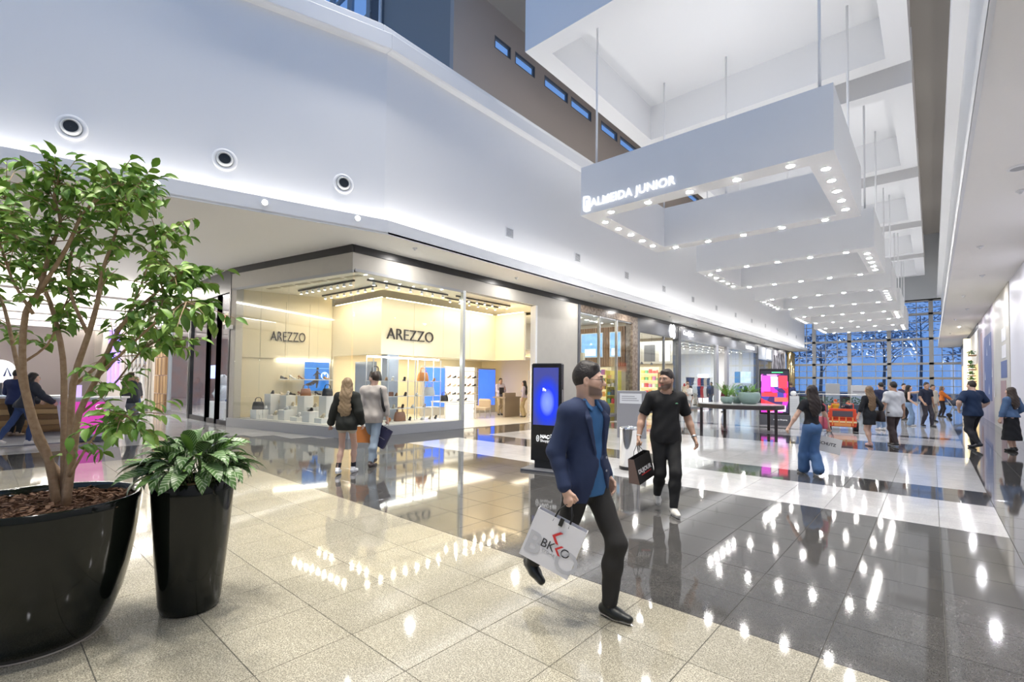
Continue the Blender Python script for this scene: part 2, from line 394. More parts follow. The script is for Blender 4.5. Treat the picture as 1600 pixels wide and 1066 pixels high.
# end glazing
win = struct(MB().box(-12.05, 61.9, 10.15, 3.2, 62.3, 16.66).build('wall_end', mat('end_bulkhead', (.55, .58, .60), .5)), 'grey bulkhead above the tall end glazing')
w1 = struct(MB().box(-12.05, 61.95, 0, 2.4, 62.25, .12).build('window_1', m_mull), 'tall gridded glass wall at the far end of the hall')
vx = [-12.05, -9.84, -6.62, -3.28, -.03, 2.3]; hz = [.12, 2.44, 3.88, 6.34, 8.8, 10.15]
for x in vx: MB().box(x-.17, 61.9, 0, x+.17, 62.3, 10.15).build('mullion', mat('mullion_beige', (.40, .40, .40), .5), w1)
for z in hz[1:]: MB().box(-12.05, 61.9, z-.11, 2.4, 62.3, z+.11).build('transom', MATS['mullion_beige'], w1)
thinh = [.9, 1.65, 3.15, 4.7, 5.5, 7.15, 8.0, 9.45]
for z in thinh: MB().box(-12.05, 61.98, z-.03, 2.4, 62.2, z+.03).build('glazing_bar', m_mull, w1)
for a, b in zip(vx[:-1], vx[1:]):
    for t in (1, 2):
        x = a+(b-a)*t/3; MB().box(x-.03, 61.98, 0, x+.03, 62.2, 10.15).build('glazing_bar', m_mull, w1)
zz = sorted(hz+thinh)
for a, b in zip(vx[:-1], vx[1:]):
    for t in range(3):
        for z0, z1 in zip(zz[:-1], zz[1:]):
            xa, xb = a+(b-a)*t/3, a+(b-a)*(t+1)/3
            MB().box(xa+.03, 62.08, z0+.03, xb-.03, 62.1, z1-.03).build('pane', m_pane, w1)

# ================================================================== suspended light frames
FX0, FX1, FZ0, FZ1, FL = -8.40, -1.61, 6.98, 8.54, 5.62
disc_me = MB().lathe([(.085, 0), (.085, .012)], n=14).mesh('downlight', m_lamp)
ring_me = MB().lathe([(.115, .004), (.115, -.006), (.09, -.006), (.09, .004)], n=14, cap=False).mesh('downlight_ring', m_white)
ordn = ['nearest', 'second', 'third', 'fourth', 'farthest']
for k in range(5):
    y0 = 12.74+10.0*k; y1 = y0+FL; f = .58; fr = thing('suspended_light_frame', f'{ordn[k]} of the big white hanging frames with downlights' + (', lettered on its front' if k == 0 else ''), 'light fixture', ((FX0+FX1)/2, (y0+y1)/2, FZ0), group='hanging light frames down the hall')
    fr.location = (0, 0, 0)
    b = MB(); t = .04
    b.box(FX0, y0, FZ0, FX1, y0+t, FZ1).box(FX0, y1-t, FZ0, FX1, y1, FZ1).box(FX0, y0+t, FZ0, FX0+t, y1-t, FZ1).box(FX1-t, y0+t, FZ0, FX1, y1-t, FZ1)
    b.build('outer_shell', m_white, fr)
    b = MB(); b.box(FX0+t, y0+t, FZ0+.002, FX1-t, y0+f, FZ0+.05).box(FX0+t, y1-f, FZ0+.002, FX1-t, y1-t, FZ0+.05).box(FX0+t, y0+f, FZ0+.002, FX0+f, y1-f, FZ0+.05).box(FX1-f, y0+f, FZ0+.002, FX1-t, y1-f, FZ0+.05)
    b.build('bottom_flange', m_white, fr)
    b = MB(); b.box(FX0+f-.03, y0+f-.03, FZ0+.05, FX1-f+.03, y0+f, FZ1-.02).box(FX0+f-.03, y1-f, FZ0+.05, FX1-f+.03, y1-f+.03, FZ1-.02).box(FX0+f-.03, y0+f, FZ0+.05, FX0+f, y1-f, FZ1-.02).box(FX1-f, y0+f, FZ0+.05, FX1-f+.03, y1-f, FZ1-.02)
    b.build('inner_lining', m_white, fr)
    for rx, ry in ((FX0+.42, y0+.25), (FX1-.3, y0+.25), (FX0+.42, y1-.25), (FX1-.3, y1-.25), (-5.6, y1-.25)):
        MB().tube([(rx, ry, FZ1-.1), (rx, ry, 13.77)], .035, 8).build('rod', m_white, fr, smooth=True)
    for i in range(5):
        u = (i+.75)/5.5
        for (x, y) in ((FX0+u*(FX1-FX0), y0+.3), (FX0+u*(FX1-FX0), y1-.3), (FX0+.3, y0+.35+u*(FL-.7)), (FX1-.3, y0+.35+u*(FL-.7))):
            d = inst('downlight', disc_me, fr, (x, y, FZ0-.012)); inst('downlight_ring', ring_me, d, (0, 0, .012))
    if k == 0:
        text('lettering', 'ALMEIDA JUNIOR', .36, m_glow, fr, (-8.02, y0-.03, 7.18), ext=.006, off=.004, sx=.94, space=1.04)
        em = MB()
        # rounded shield emblem: ring outline with a lower-case j inside
        def arc(cx, cz, r, a0, a1, n=8): return [(cx+r*math.cos(R(a0+(a1-a0)*i/n)), cz+r*math.sin(R(a0+(a1-a0)*i/n))) for i in range(n+1)]
        outer = [(-.13, .25)]+arc(0, .12, .13, 90, 0)+[(.13, -.25)]+arc(0, -.12, .13, 270, 180)
        inner = [(x*.62, z*.76) for x, z in outer]
        n = len(outer); vs = []
        for yy in (-.02, 0): vs += [(x, yy, z) for x, z in outer]+[(x, yy, z) for x, z in inner]
        fs = []
        for i in range(n):
            j = (i+1) % n; fs += [(i, j, n+j, n+i), (2*n+i, 3*n+i, 3*n+j, 2*n+j), (i, 2*n+i, 2*n+j, j), (n+i, n+j, 3*n+j, 3*n+i)]
        em.add(vs, fs); em.box(-.012, -.02, -.13, .026, 0, .10); em.box(-.05, -.02, -.13, .0, 0, -.09); em.box(.0, -.02, .05, .055, 0, .09)
        em.build('emblem', m_glow, fr, (-8.17, y0-.01, 7.31))

# vents and nozzles on the upper walls
gr = MB(); gr.box(-.012, -.19, -.16, 0, .19, .16)
for i in range(7): gr.box(-.004, -.17, -.14+i*.043, .012, .17, -.125+i*.043)
gr_me = gr.mesh('vent', mat('vent_grey', (.22, .23, .24), .5))
fr_me = MB().box(-.006, -.21, -.18, .004, .21, .18).mesh('vent_frame', m_lip)
for k in range(12):
    v = thing('wall_vent', f'small square grey air vent on the white upper wall, {["first","second","third","fourth","fifth","sixth","seventh","eighth","ninth","tenth","eleventh","twelfth"][k]} from the near end', 'vent', (-10.74, 11.94+4.145*k, 6.70), group='square vents along the left upper wall')
    inst('vent_frame', fr_me, v); inst('grille', gr_me, v)
dseg = Vector((-.287, -.958, 0)); nseg = Vector((.958, -.287, 0)); seg_rot = math.atan2(nseg.y, nseg.x)
for s, z, lab in ((6.15, 6.47, 'round white air nozzle with dark core, leftmost of three on the wall'), (3.6, 6.5, 'round white air nozzle with dark core, middle of three on the wall'), (1.05, 6.55, 'round white air nozzle with dark core, nearest the wall corner')):
    p = Vector((-10.75, 7.0, 0))+dseg*s
    v = thing('air_nozzle', lab, 'air vent', (p.x, p.y, z), seg_rot, 'round air nozzles on the angled wall')
    a = bpy.data.objects.new('nozzle_ring', MB().lathe([(.25, 0), (.25, .03), (.19, .05), (.165, .02), (.15, .0)], n=32).mesh('nozzle_ring', m_white, True)); a.rotation_euler = (0, R(90), 0); lk(a, v)
    a = bpy.data.objects.new('nozzle_ball', MB().lathe([(.155, .01), (.165, .06), (.14, .10), (.12, .115), (.115, .08)], n=32).mesh('nozzle_ball', mat('nozzle_plastic', (.62, .63, .62), .4), True)); a.rotation_euler = (0, R(90), 0); lk(a, v)
    a = bpy.data.objects.new('nozzle_core', MB().lathe([(.002, .085), (.115, .085)], n=24, cap=False).mesh('nozzle_core', mat('nozzle_dark', (.02, .022, .022), .4))); a.rotation_euler = (0, R(90), 0); lk(a, v)
# spotlights sitting in notches of the lip
for i, (x, y, lab) in enumerate(((-12.69, .46, 'bright spotlight in the cove lip behind the tree'), (-12.02, 2.40, 'bright spotlight in the cove lip right of the tree top'), (-11.38, 4.25, 'bright spotlight in the cove lip below the middle air nozzle'), (-10.70, 6.15, 'bright spotlight in the cove lip above the shop corner'))):
    v = thing('spotlight', lab, 'spotlight', (x+.12, y-.03, 5.6), seg_rot, 'spotlights along the cove lip')
    a = MB().tube([(0, 0, 0), (.1, 0, -.02)], [.06, .07], 14).build('housing', m_white, v, smooth=True)
    MB().disc((.103, 0, -.02), .058, 16, ax=(1, 0, -.2)).build('lens', mat('spot_lens', (1, 1, 1), .3, emit=60, ecol=(1, .95, .85)), v)
    MB().box(-.12, -.015, .03, .05, .015, .06).build('bracket', m_white, v)
# soffit fittings
sm = MB().lathe([(.07, 0), (.07, -.02), (.05, -.03), (.02, -.06), (.02, -.07)], n=14).mesh('fitting', m_lip, True)
for i in range(11):
    o = inst('ceiling_sprinkler', sm, None, (-11.0-.25*(i % 2), 8.2+4.3*i+.4*(i % 3), 5.4)); tag(o, f'small ceiling sprinkler under the left soffit, {ORD[i]} from the near end', 'sprinkler', 'sprinklers under the left soffit')
for i in range(9):
    o = inst('ceiling_sprinkler', sm, None, (1.0+.3*(i % 2), 8.5+4.6*i, 5.4)); tag(o, f'small ceiling sprinkler under the right soffit, {ORD[i]} from the near end', 'sprinkler', 'sprinklers under the right soffit')

# ================================================================== corner shoe shop
def plain(c, rough=.45, name=None): return mat(name or 'c_%02x%02x%02x_%d' % (int(c[0]*255), int(c[1]*255), int(c[2]*255), int(rough*100)), c, rough)
BLK, TAN, WHT, ORG, BRN, CRM = (.02, .02, .022), (.42, .24, .11), (.85, .84, .82), (.75, .28, .05), (.33, .15, .08), (.75, .66, .50)
# --- products
def loft(secs, closed=True):
    """secs: list of rings (equal counts) -> MB"""
    n = len(secs[0]); mb = MB(); vs = [p for s in secs for p in s]; fs = []
    for k in range(len(secs)-1):
        for i in range(n):
            j = (i+1) % n; fs.append((k*n+i, k*n+j, (k+1)*n+j, (k+1)*n+i))
    fs += [tuple(range(n-1, -1, -1)), tuple(range((len(secs)-1)*n, len(secs)*n))]
    return mb.add(vs, fs)
def shoe_mesh(heel=0.0, high=.09):
    S = []
    for y, w, z0, h in ((-.125, .022, heel, high*.8), (-.11, .034, heel, high), (-.05, .034, heel*.8, high*.75), (0, .033, heel*.35, high*.55), (.06, .043, 0, .05), (.11, .036, 0, .035), (.135, .012, .004, .018)):
        S.append([(-w, y, z0), (-w*1.02, y, z0+h*.45), (-w*.62, y, z0+h), (w*.62, y, z0+h), (w*1.02, y, z0+h*.45), (w, y, z0)])
    mb = loft(S)
    if heel > .02: mb.tube([(0, -.105, heel+.01), (0, -.112, 0)], [.016, .008], 6)
    return mb
def bag_mesh(w=.30, d=.12, h=.22, hr=.09):
    S = []
    for z, a, b in ((0, .96, 1), (.02, 1, 1.04), (h*.5, .96, .95), (h*.92, .82, .62), (h, .76, .5)):
        W, D = w/2*a, d/2*b; c = .3
        S.append([(-W, -D*(1-c), z), (-W*(1-c*.3), -D, z), (W*(1-c*.3), -D, z), (W, -D*(1-c), z), (W, D*(1-c), z), (W*(1-c*.3), D, z), (-W*(1-c*.3), D, z), (-W, D*(1-c), z)])
    return loft(S)
def bag_handle(h=.22, hr=.09, yy=.02):
    mb = MB()
    for y in (-yy, yy): mb.tube([(-hr*.9, y, h*.9), (-hr*.8, y, h+hr*.8), (-hr*.4, y, h+hr*1.25), (hr*.4, y, h+hr*1.25), (hr*.8, y, h+hr*.8), (hr*.9, y, h*.9)], .009, 6)
    return mb
_pm = {}
def product(kind, col, loc, rz, label, group, sc=1.15):
    m = plain(col, .35)
    key = (kind, col)
    if key not in _pm:
        if kind == 'bag': _pm[key] = (bag_mesh().mesh('bag_body', m, True), bag_handle().mesh('handle', m, True))
        elif kind == 'heel': _pm[key] = (shoe_mesh(.07, .05).mesh('heeled_shoe', m, True),)
        elif kind == 'shoe': _pm[key] = (shoe_mesh(.015, .085).mesh('shoe', m, True),)
        elif kind == 'wallet': _pm[key] = (MB().bev(-.10, -.03, 0, .10, .03, .12, .012).mesh('purse', m),)
    ms = _pm[key]
    if kind == 'bag':
        t = thing('handbag', label, 'handbag', loc, rz, group); t.scale = (sc,)*3
        inst('bag_body', ms[0], t); inst('handle', ms[1], t); return t
    o = inst({'heel': 'heeled_shoe', 'shoe': 'shoe', 'wallet': 'purse'}[kind], ms[0], None, loc, (0, 0, rz), sc)
    return tag(o, label, 'purse' if kind == 'wallet' else 'shoe', group)

# --- shell
A, B = Vector((-12.05, 6.88)), Vector((-17.93, 5.74)); dAB = (B-A).normalized(); nAB = Vector((-dAB.y, dAB.x))  # nAB looks inward
if nAB.y < 0: nAB = -nAB
def alongL(px, inset=0.0):
    """plan point inside the left window, behind image column px"""
    a = A+nAB*inset; u = dAB; d = _ray(px, 640); den = d.x*u.y-d.y*u.x
    s = (a.y*d.x-a.x*d.y)/-den if abs(den) > 1e-9 else 0
    return a+u*s
m_header = mat('header_panel', (.52, .50, .45), .5, noise=(3, (.48, .46, .42), .3))
sf = MB(); w = .3
for (p, q) in ((B, A),):
    sf.prism([tuple(p), tuple(q), tuple(q+nAB*w), tuple(p+nAB*w)], 4.70, 5.19)
sf.prism([(-12.05, 6.88), (-12.05, 18.1), (-12.35, 18.1), (-12.35, 6.9)], 4.74, 5.19)
shop = struct(sf.build('wall_shop_header', m_header), 'greige header band above the corner shoe shop windows')
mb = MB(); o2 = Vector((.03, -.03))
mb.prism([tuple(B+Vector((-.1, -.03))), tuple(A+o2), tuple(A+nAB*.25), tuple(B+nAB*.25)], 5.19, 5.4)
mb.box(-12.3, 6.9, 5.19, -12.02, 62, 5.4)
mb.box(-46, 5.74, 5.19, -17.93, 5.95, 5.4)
struct(mb.build('trim_6', m_black), 'black band where the shop fronts meet the soffit')
mb = MB(); mb.prism([tuple(B-nAB*.05), tuple(A-nAB*.05+Vector((.05, 0))), tuple(A+nAB*.28), tuple(B+nAB*.28)], 0, .29)
mb.box(-12.33, 6.95, 0, -12.0, 11.1, .29)
struct(mb.build('trim_7', m_grey), 'low grey plinth under the shoe shop windows')
mb = MB(); e = B+(A-B).normalized()*.3
mb.prism([tuple(B), tuple(e), tuple(e+nAB*.25), tuple(B+nAB*.25)], 0, 4.7)
struct(mb.build('trim_8', m_greige), 'greige end pier left of the shoe shop window')
struct(MB().box(-12.16, 11.03, 0, -12.02, 11.15, 4.74).build('trim_9', mat('satin_metal', (.62, .65, .66), .3, .6)), 'pale metal post beside the shoe shop entrance')
struct(MB().box(-12.3, 15.02, 0, -12.03, 15.13, 4.74).build('trim_10', m_white), 'slim white jamb at the shoe shop entrance')
struct(MB().box(-12.35, 15.13, 0, -12.05, 18.1, 4.74).build('wall_shop_pier', m_header), 'broad greige pier right of the shoe shop entrance')
wl_ = struct(MB().box(-12.07, 6.95, 4.66, -12.03, 11.05, 4.74).build('window_4', m_grey), 'right display window of the shoe shop')
for a, b in ((6.95, 8.3), (8.3, 9.68), (9.68, 11.04)): MB().box(-12.06, a+.004, .29, -12.045, b-.004, 4.70).build('pane', m_glass, wl_)
wl2 = struct(MB().prism([tuple(B), tuple(A), tuple(A+nAB*.05), tuple(B+nAB*.05)], 4.62, 4.70).build('window_5', m_grey), 'left display window of the shoe shop')
L0 = (A-B).length-.32
for k in range(4):
    p, q = e+(A-e)*(k/4), e+(A-e)*((k+1)/4); g = (A-B).normalized()*.004
    MB().prism([tuple(p+g), tuple(q-g), tuple(q-g+nAB*.015), tuple(p+g+nAB*.015)], .29, 4.64).build('pane', m_glass, wl2)
# interior floors, ceilings and walls
m_deck = mat('display_deck', (.88, .86, .80), .35)
mb = MB(); mb.prism([tuple(B+nAB*.2), tuple(A+nAB*.2+Vector((-.2, 0))), (-13.75, 8.97), (-17.1, 8.97)], .02, .29); mb.prism([(-12.3, 7.0), (-12.3, 11.05), (-13.75, 11.05), (-13.75, 7.4)], .02, .29)
struct(mb.build('floor_display_deck', m_deck), 'raised pale deck inside the shoe shop windows')
struct(MB().box(-18.8, 8.9, .001, -12.05, 18.7, .012).build('floor_shop', mat('shop_floor', (.80, .76, .66), .18)), 'pale shiny floor inside the shoe shop')
m_sceil = mat('shop_ceiling', (.86, .82, .70), .6)
mb = MB(); mb.prism([tuple(B+nAB*.05), tuple(A+nAB*.05), (-12.2, 15.1), (-13.9, 15.1), (-13.9, 9.1), (-17.2, 9.1), (-17.9, 6)], 4.70, 4.76); mb.box(-18.8, 9.0, 2.72, -13.8, 18.7, 2.76)
mb.box(-13.8, 15.1, 2.90, -12.3, 18.7, 2.95)
struct(mb.build('ceiling_shop', m_sceil), 'warm cream ceiling of the shoe shop')
wA, wB = Vector((-17.85, 5.83)), Vector((-17.08, 8.96))
w1m = MB()
w1o = struct(MB().prism([tuple(wA+Vector((-.3, .05))), tuple(wA+Vector((-.06, 0))), tuple(wB+Vector((-.06, 0))), tuple(wB+Vector((-.3, 0)))], 0, 4.75).build('wall_shop_left', m_cream), 'cream panelled side wall in the left shop window')
for k in range(4):
    p, q = wA.lerp(wB, k/4), wA.lerp(wB, (k+1)/4); g = (wB-wA).normalized()*.005; nn = Vector((-.06, .01))
    for z0, z1 in ((.3, 1.0) if k == 0 else (.3, .9), (2.36, 4.4)):
        MB().prism([tuple(p+g), tuple(q-g), tuple(q-g+nn), tuple(p+g+nn)], z0, z1).build('panel', m_cream, w1o)
struct(MB().box(-17.1, 8.97, 2.5, -13.8, 9.12, 4.4).build('wall_shop_inner', m_cream), 'cream hanging bulkhead facing the left window')
w3o = struct(MB().box(-13.92, 9.12, 2.5, -13.84, 14.5, 4.4).build('wall_shop_bulkhead', m_cream), 'cream hanging bulkhead carrying the right shop name')
for a, b in ((8.975, 10.3), (10.31, 11.65), (11.66, 13.05), (13.06, 14.5)): MB().box(-13.835, a, 2.5, -13.79, b, 4.4).build('panel', m_cream, w3o)
struct(MB().box(-13.8, 14.5, 2.5, -12.2, 14.6, 4.4).build('wall_shop_return', m_cream), 'cream bulkhead return above the shop counter')
struct(MB().prism([(-12.1, 7.0), (-12.1, 62), (-22, 62), (-22, 6.0), (-18, 6.0)], 5.2, 5.35).build('ceiling_slab', m_sceil), 'slab above the shops')
struct(MB().box(-21.2, 9.2, 0, -21.0, 62, 5.2).build('wall_rear', m_cream), 'rear wall behind the left shops')
struct(MB().box(-18.9, 9.0, 0, -18.7, 18.8, 2.8).build('wall_shop_back', m_cream), 'back wall of the shoe shop')
struct(MB().box(-18.8, 18.6, 0, -12.1, 18.8, 3.0).build('wall_shop_end', m_cream), 'lit cream wall behind the shop counter')
struct(MB().box(-18.9, 9.0, 0, -17.0, 9.1, 2.8).build('wall_shop_partition', m_cream), 'partition wall in the shoe shop')
# emissive cove strips of the shop
m_warmled = mat('warm_led', (1, .9, .7), .5, emit=9, ecol=(1, .82, .5))
m_wled = mat('white_led', (1, 1, 1), .5, emit=14, ecol=(1, .96, .88))
def led(x0, y0, z0, x1, y1, z1, lab, m=None):
    return tag(MB().box(x0, y0, z0, x1, y1, z1).build('led_strip', m or m_warmled), lab, 'light strip')
led(-13.9, 9.2, 4.41, -13.86, 14.4, 4.44, 'warm light strip on top of the lettered bulkhead')
led(-17.0, 9.03, 4.41, -13.9, 9.07, 4.44, 'warm light strip above the inner bulkhead in the left window')
led(-13.7, 14.53, 4.41, -12.3, 14.57, 4.44, 'warm light strip above the bulkhead over the counter')
led(-17.0, 18.5, 2.78, -12.5, 18.56, 2.81, 'warm light strip above the wall behind the counter')
t = wA.lerp(wB, .42); t2 = wB
o = MB().prism([tuple(t+Vector((.03, 0))), tuple(t2+Vector((.03, -.05))), tuple(t2+Vector((.0, -.05))), tuple(t+Vector((0, 0)))][::-1], 2.30, 2.34).build('led_strip', m_wled); tag(o, 'white light strip over the shelves of the left window wall', 'light strip')
# names
m_letter = mat('bronze_letter', (.055, .045, .035), .35, .4)
ang = math.atan2(wB.y-wA.y, wB.x-wA.x)
p = wA.lerp(wB, .345)
sg = text('shop_name', 'AREZZO', .50, m_letter, None, (p.x+.04, p.y, 2.98), (R(90), 0, ang), ext=.025, off=-.006, sx=.60)
tag(sg, 'dark AREZZO lettering on the side wall of the left window', 'sign', 'shop name letters')
sg = text('shop_name', 'AREZZO', .56, m_letter, None, (-13.76, 9.16, 3.02), (R(90), 0, R(90)), ext=.025, off=-.006, sx=.93)
tag(sg, 'dark AREZZO lettering on the bulkhead of the right window', 'sign', 'shop name letters')
# ceiling tracks with spots
spot_b = MB().lathe([(.035, 0), (.04, -.10)], n=10).mesh('spot_head', m_white); spot_l = MB().disc((0, 0, -.102), .036, 10, -1).mesh('spot_lamp', mat('spot_glow', (1, 1, 1), .5, emit=25, ecol=(1, .93, .78)))
def track(a, b, n, lab):
    t = thing('track_light', lab, 'track light', (0, 0, 0)); a, b = Vector(a), Vector(b)
    MB().bar((*a, 4.66), (*b, 4.66), .05).build('track', m_black, t)
    for i in range(n):
        p = a.lerp(b, (i+.5)/n); s = inst('spot_head', spot_b, t, (p.x, p.y, 4.63)); inst('spot_lamp', spot_l, s)
        area('track_spot_light', (p.x, p.y, 4.52), .09, .09, 5.5, WARM)
track((-16.3, 7.3), (-13.2, 7.6), 9, 'long dark ceiling track of spots nearest the left window')
track((-16.6, 8.3), (-13.4, 8.5), 8, 'dark ceiling track of spots at the back of the left window')
track((-12.8, 7.8), (-12.8, 11.0), 7, 'dark ceiling track of spots along the right window')
track((-12.7, 11.3), (-12.7, 14.2), 7, 'dark ceiling track of spots over the shop entrance')
track((-13.3, 11.3), (-13.3, 14.2), 6, 'second dark ceiling track of spots over the shop entrance')
for k in range(6):
    p = B.lerp(A, .18+.13*k)+nAB*.55
    tag(MB().prism([tuple(p), tuple(p-dAB*.62), tuple(p-dAB*.62+nAB*.16), tuple(p+nAB*.16)], 4.685, 4.699).build('ceiling_grille', mat('grille_beige', (.42, .38, .28), .6)), f'thin ceiling air grille inside the left window, {ORD[k]} from the left', 'grille', 'air grilles in the window ceiling')
# display boxes with shoes and bags in the left window
m_plinth = mat('white_plinth', (.82, .82, .80), .5)
front = [(383, .30), (398, .13), (413, .30), (430, .13), (447, .33), (466, .13), (485, .33), (504, .15)]
kinds = ['bag', 'heel', 'shoe', 'heel', 'shoe', 'heel', 'shoe', 'heel']; cols = [BLK, WHT, WHT, CRM, WHT, WHT, BLK, CRM]
for i, (px, h) in enumerate(front):
    p = alongL(px, .62); p.x = max(p.x, -16.95); rz = math.atan2(-dAB.y, -dAB.x)
    tag(MB().bev(-.17, -.17, 0, .17, .17, h, .006).build('display_box', m_plinth, None, (p.x, p.y, .29), rz), f'white display box in the front row of the left window, {ORD[i]} from the left', 'display box', 'display boxes in the left window')
    product(kinds[i], cols[i], (p.x, p.y, .29+h), rz+1.2, f'{"black" if cols[i]==BLK else "white" if cols[i]==WHT else "cream"} {"handbag" if kinds[i]=="bag" else "shoe"} on the {ORD[i]} front display box of the left window', 'goods in the left window', 1.2 if kinds[i] == 'bag' else 1.3)
back = [(409, .82, 'shoe', BLK), (436, .45, 'heel', CRM), (449, .78, 'heel', WHT), (457, .42, 'heel', CRM), (477, .78, 'bag', BRN), (492, .42, 'heel', CRM), (511, .80, 'bag', BLK)]
for i, (px, h, kd, c) in enumerate(back):
    p = alongL(px, .98+.045*i); p.x = max(p.x, -16.9); rz = math.atan2(-dAB.y, -dAB.x)
    tag(MB().bev(-.18, -.18, 0, .18, .18, h, .006).build('display_box', m_plinth, None, (p.x, p.y, .29), rz), f'white display box in the back row of the left window, {ORD[i]} from the left', 'display box', 'display boxes in the left window')
    product(kd, c, (p.x, p.y, .29+h), rz+1.1, f'{ {BLK:"black",CRM:"cream",WHT:"white",BRN:"brown"}[c]} {"handbag" if kd=="bag" else "shoe"} on the {ORD[i]} back display box of the left window', 'goods in the left window', 1.25 if kd != 'bag' else 1.1)
# wall shelves with goods
for z, n in ((1.62, 6), (1.04, 6)):
    p0, p1 = wA.lerp(wB, .44)+Vector((.0, 0)), wB+Vector((0, -.06))
    sh = tag(MB().prism([tuple(p0), tuple(p0+Vector((.28, -.06))), tuple(p1+Vector((.28, 0))), tuple(p1)], z-.03, z).build('wall_shelf', m_plinth), f'{"upper" if z > 1.3 else "lower"} white wall shelf in the left window', 'shelf')
    for i in range(n):
        q = p0.lerp(p1, (i+.4)/n)+Vector((.14, 0))
        if z > 1.3 and i in (3, 4): continue
        kd = ['shoe', 'shoe', 'heel', 'heel', 'heel', 'wallet'][(i+(z > 1.3)) % 6]; c = [BLK, CRM, WHT, BLK, TAN, BRN][(i*2+(z < 1.3)) % 6]
        product(kd, c, (q.x, q.y, z), .4, f'{ {BLK:"black",CRM:"cream",WHT:"white",TAN:"tan",BRN:"brown"}[c]} {"purse" if kd=="wallet" else "shoe"}, {ORD[i]} from the left on the {"upper" if z > 1.3 else "lower"} wall shelf', 'goods on the wall shelves', 1.2)
# blue poster with a swimmer-like figure and a painted-in, mirrored round badge
def emis(name, c, s=1.0): return mat(name, c, .4, emit=s, ecol=c)
pa, pb = wA.lerp(wB, .70), wA.lerp(wB, .965)
po = thing('poster', 'blue lit poster with a dancing figure and round badge in the left window', 'poster', (pa.x+.07, pa.y, 1.2), ang)
W = (pb-pa).length
MB().box(0, .0, 0, W, .04, 1.06).build('board', mat('poster_blue', (.03, .16, .55), .4, emit=.55, ecol=(.05, .28, .8), noise=(4, (.02, .08, .3), .3)), po)
MB().box(0, -.006, .82, W, -.001, .84).build('stripe', emis('poster_pale', (.25, .55, .85), .6), po)
mb = MB()
for pts, rs in (([(.42, -.008, .10), (.44, -.008, .35), (.42, -.008, .55), (.44, -.008, .75)], [.02, .05, .06, .03]), ([(.44, -.008, .78), (.45, -.008, .86)], [.04, .04]), ([(.43, -.008, .40), (.25, -.008, .26), (.05, -.008, .22)], [.05, .07, .03]), ([(.42, -.008, .68), (.30, -.008, .55)], [.02, .015]), ([(.45, -.008, .68), (.56, -.008, .60)], [.02, .015])):
    for (a, r0), (b, r1) in zip(list(zip(pts, rs))[:-1], list(zip(pts, rs))[1:]):
        d = (Vector(b)-Vector(a)).normalized(); s_ = Vector((d.z, 0, -d.x))
        mb.quad(Vector(a)-s_*r0, Vector(b)-s_*r1, Vector(b)+s_*r1, Vector(a)+s_*r0)
mb.build('figure', plain((.06, .04, .03)), po)
MB().disc((.70, -.008, .56), .135, 24, ax=(0, -1, 0)).build('reflection', emis('reflection_white', (.9, .95, 1), 1.2), po)  # mirror image of a sign opposite, painted onto the poster
text('reflection_letter', 'M', .26, emis('reflection_blue', (.05, .25, .75), .5), po, (.70, -.012, .47), ext=.001, off=.008, align='CENTER')
# blue grey columns and the open metal rack in the right window
tag(MB().box(-15.95, 9.3, .02, -14.85, 9.5, 2.28).build('column_panel', mat('blue_grey_gloss', (.33, .38, .47), .2)), 'blue grey glossy panel under the inner bulkhead behind the couple', 'panel')
tag(MB().box(-14.1, 9.2, .02, -13.75, 9.65, 2.5).build('column', MATS['blue_grey_gloss']), 'blue grey column at the corner of the lettered bulkhead', 'column')
rk = thing('display_rack', 'open white metal display rack with shelves in the right window', 'rack', (-13.2, 8.2, .29))
for y in (0, .55, 1.6, 2.0, 2.7): 
    for x in (-.2, .2): MB().bar((x, y, 0), (x, y, 2.05), .022).build('post', m_white, rk)
for z in (.42, .82, 1.32): MB().box(-.22, -.02, z-.02, .22, 2.72, z).build('shelf', m_plinth, rk)
MB().box(-.03, -.1, 2.05, .05, 2.75, 2.10).build('light_bar', m_wled, rk)
goods = [('bag', BLK, .15, 1.32), ('shoe', TAN, .55, 1.32), ('heel', WHT, .8, 1.32), ('heel', BLK, 1.25, 1.32), ('bag', ORG, 2.02, 1.32), ('shoe', TAN, 2.5, 1.32),
         ('heel', BLK, .2, .82), ('wallet', BRN, .7, .82), ('shoe', TAN, .95, .82), ('heel', BLK, 1.3, .82), ('shoe', WHT, 1.75, .82), ('bag', WHT, 2.3, .82),
         ('shoe', BLK, .15, .42), ('shoe', BLK, .5, .42), ('heel', CRM, .85, .42), ('heel', BLK, 1.2, .42), ('shoe', WHT, 1.6, .42), ('heel', TAN, 2.1, .42),
         ('shoe', ORG, .25, 0), ('heel', ORG, .7, 0), ('bag', BRN, 1.1, 0), ('heel', BLK, 1.5, 0), ('shoe', WHT, 2.0, 0), ('heel', CRM, 2.35, 0), ('heel', BLK, 2.6, 0)]
cn = {BLK: 'black', TAN: 'tan', WHT: 'white', ORG: 'orange', BRN: 'brown', CRM: 'cream'}; tier = {1.32: 'top shelf', .82: 'middle shelf', .42: 'low shelf', 0: 'deck'}; cnt = {}
for kd, c, y, z in goods:
    cnt[z] = cnt.get(z, 0)+1
    product(kd, c, (-13.12, 8.2+y, .29+z), R(90) if kd == 'bag' else R(60), f'{cn[c]} {"handbag" if kd=="bag" else "purse" if kd=="wallet" else "shoe"}, {ORD[cnt[z]-1]} from the left on the {tier[z]} of the metal rack', 'goods on the metal rack', 1.35 if kd == 'bag' else 1.15)
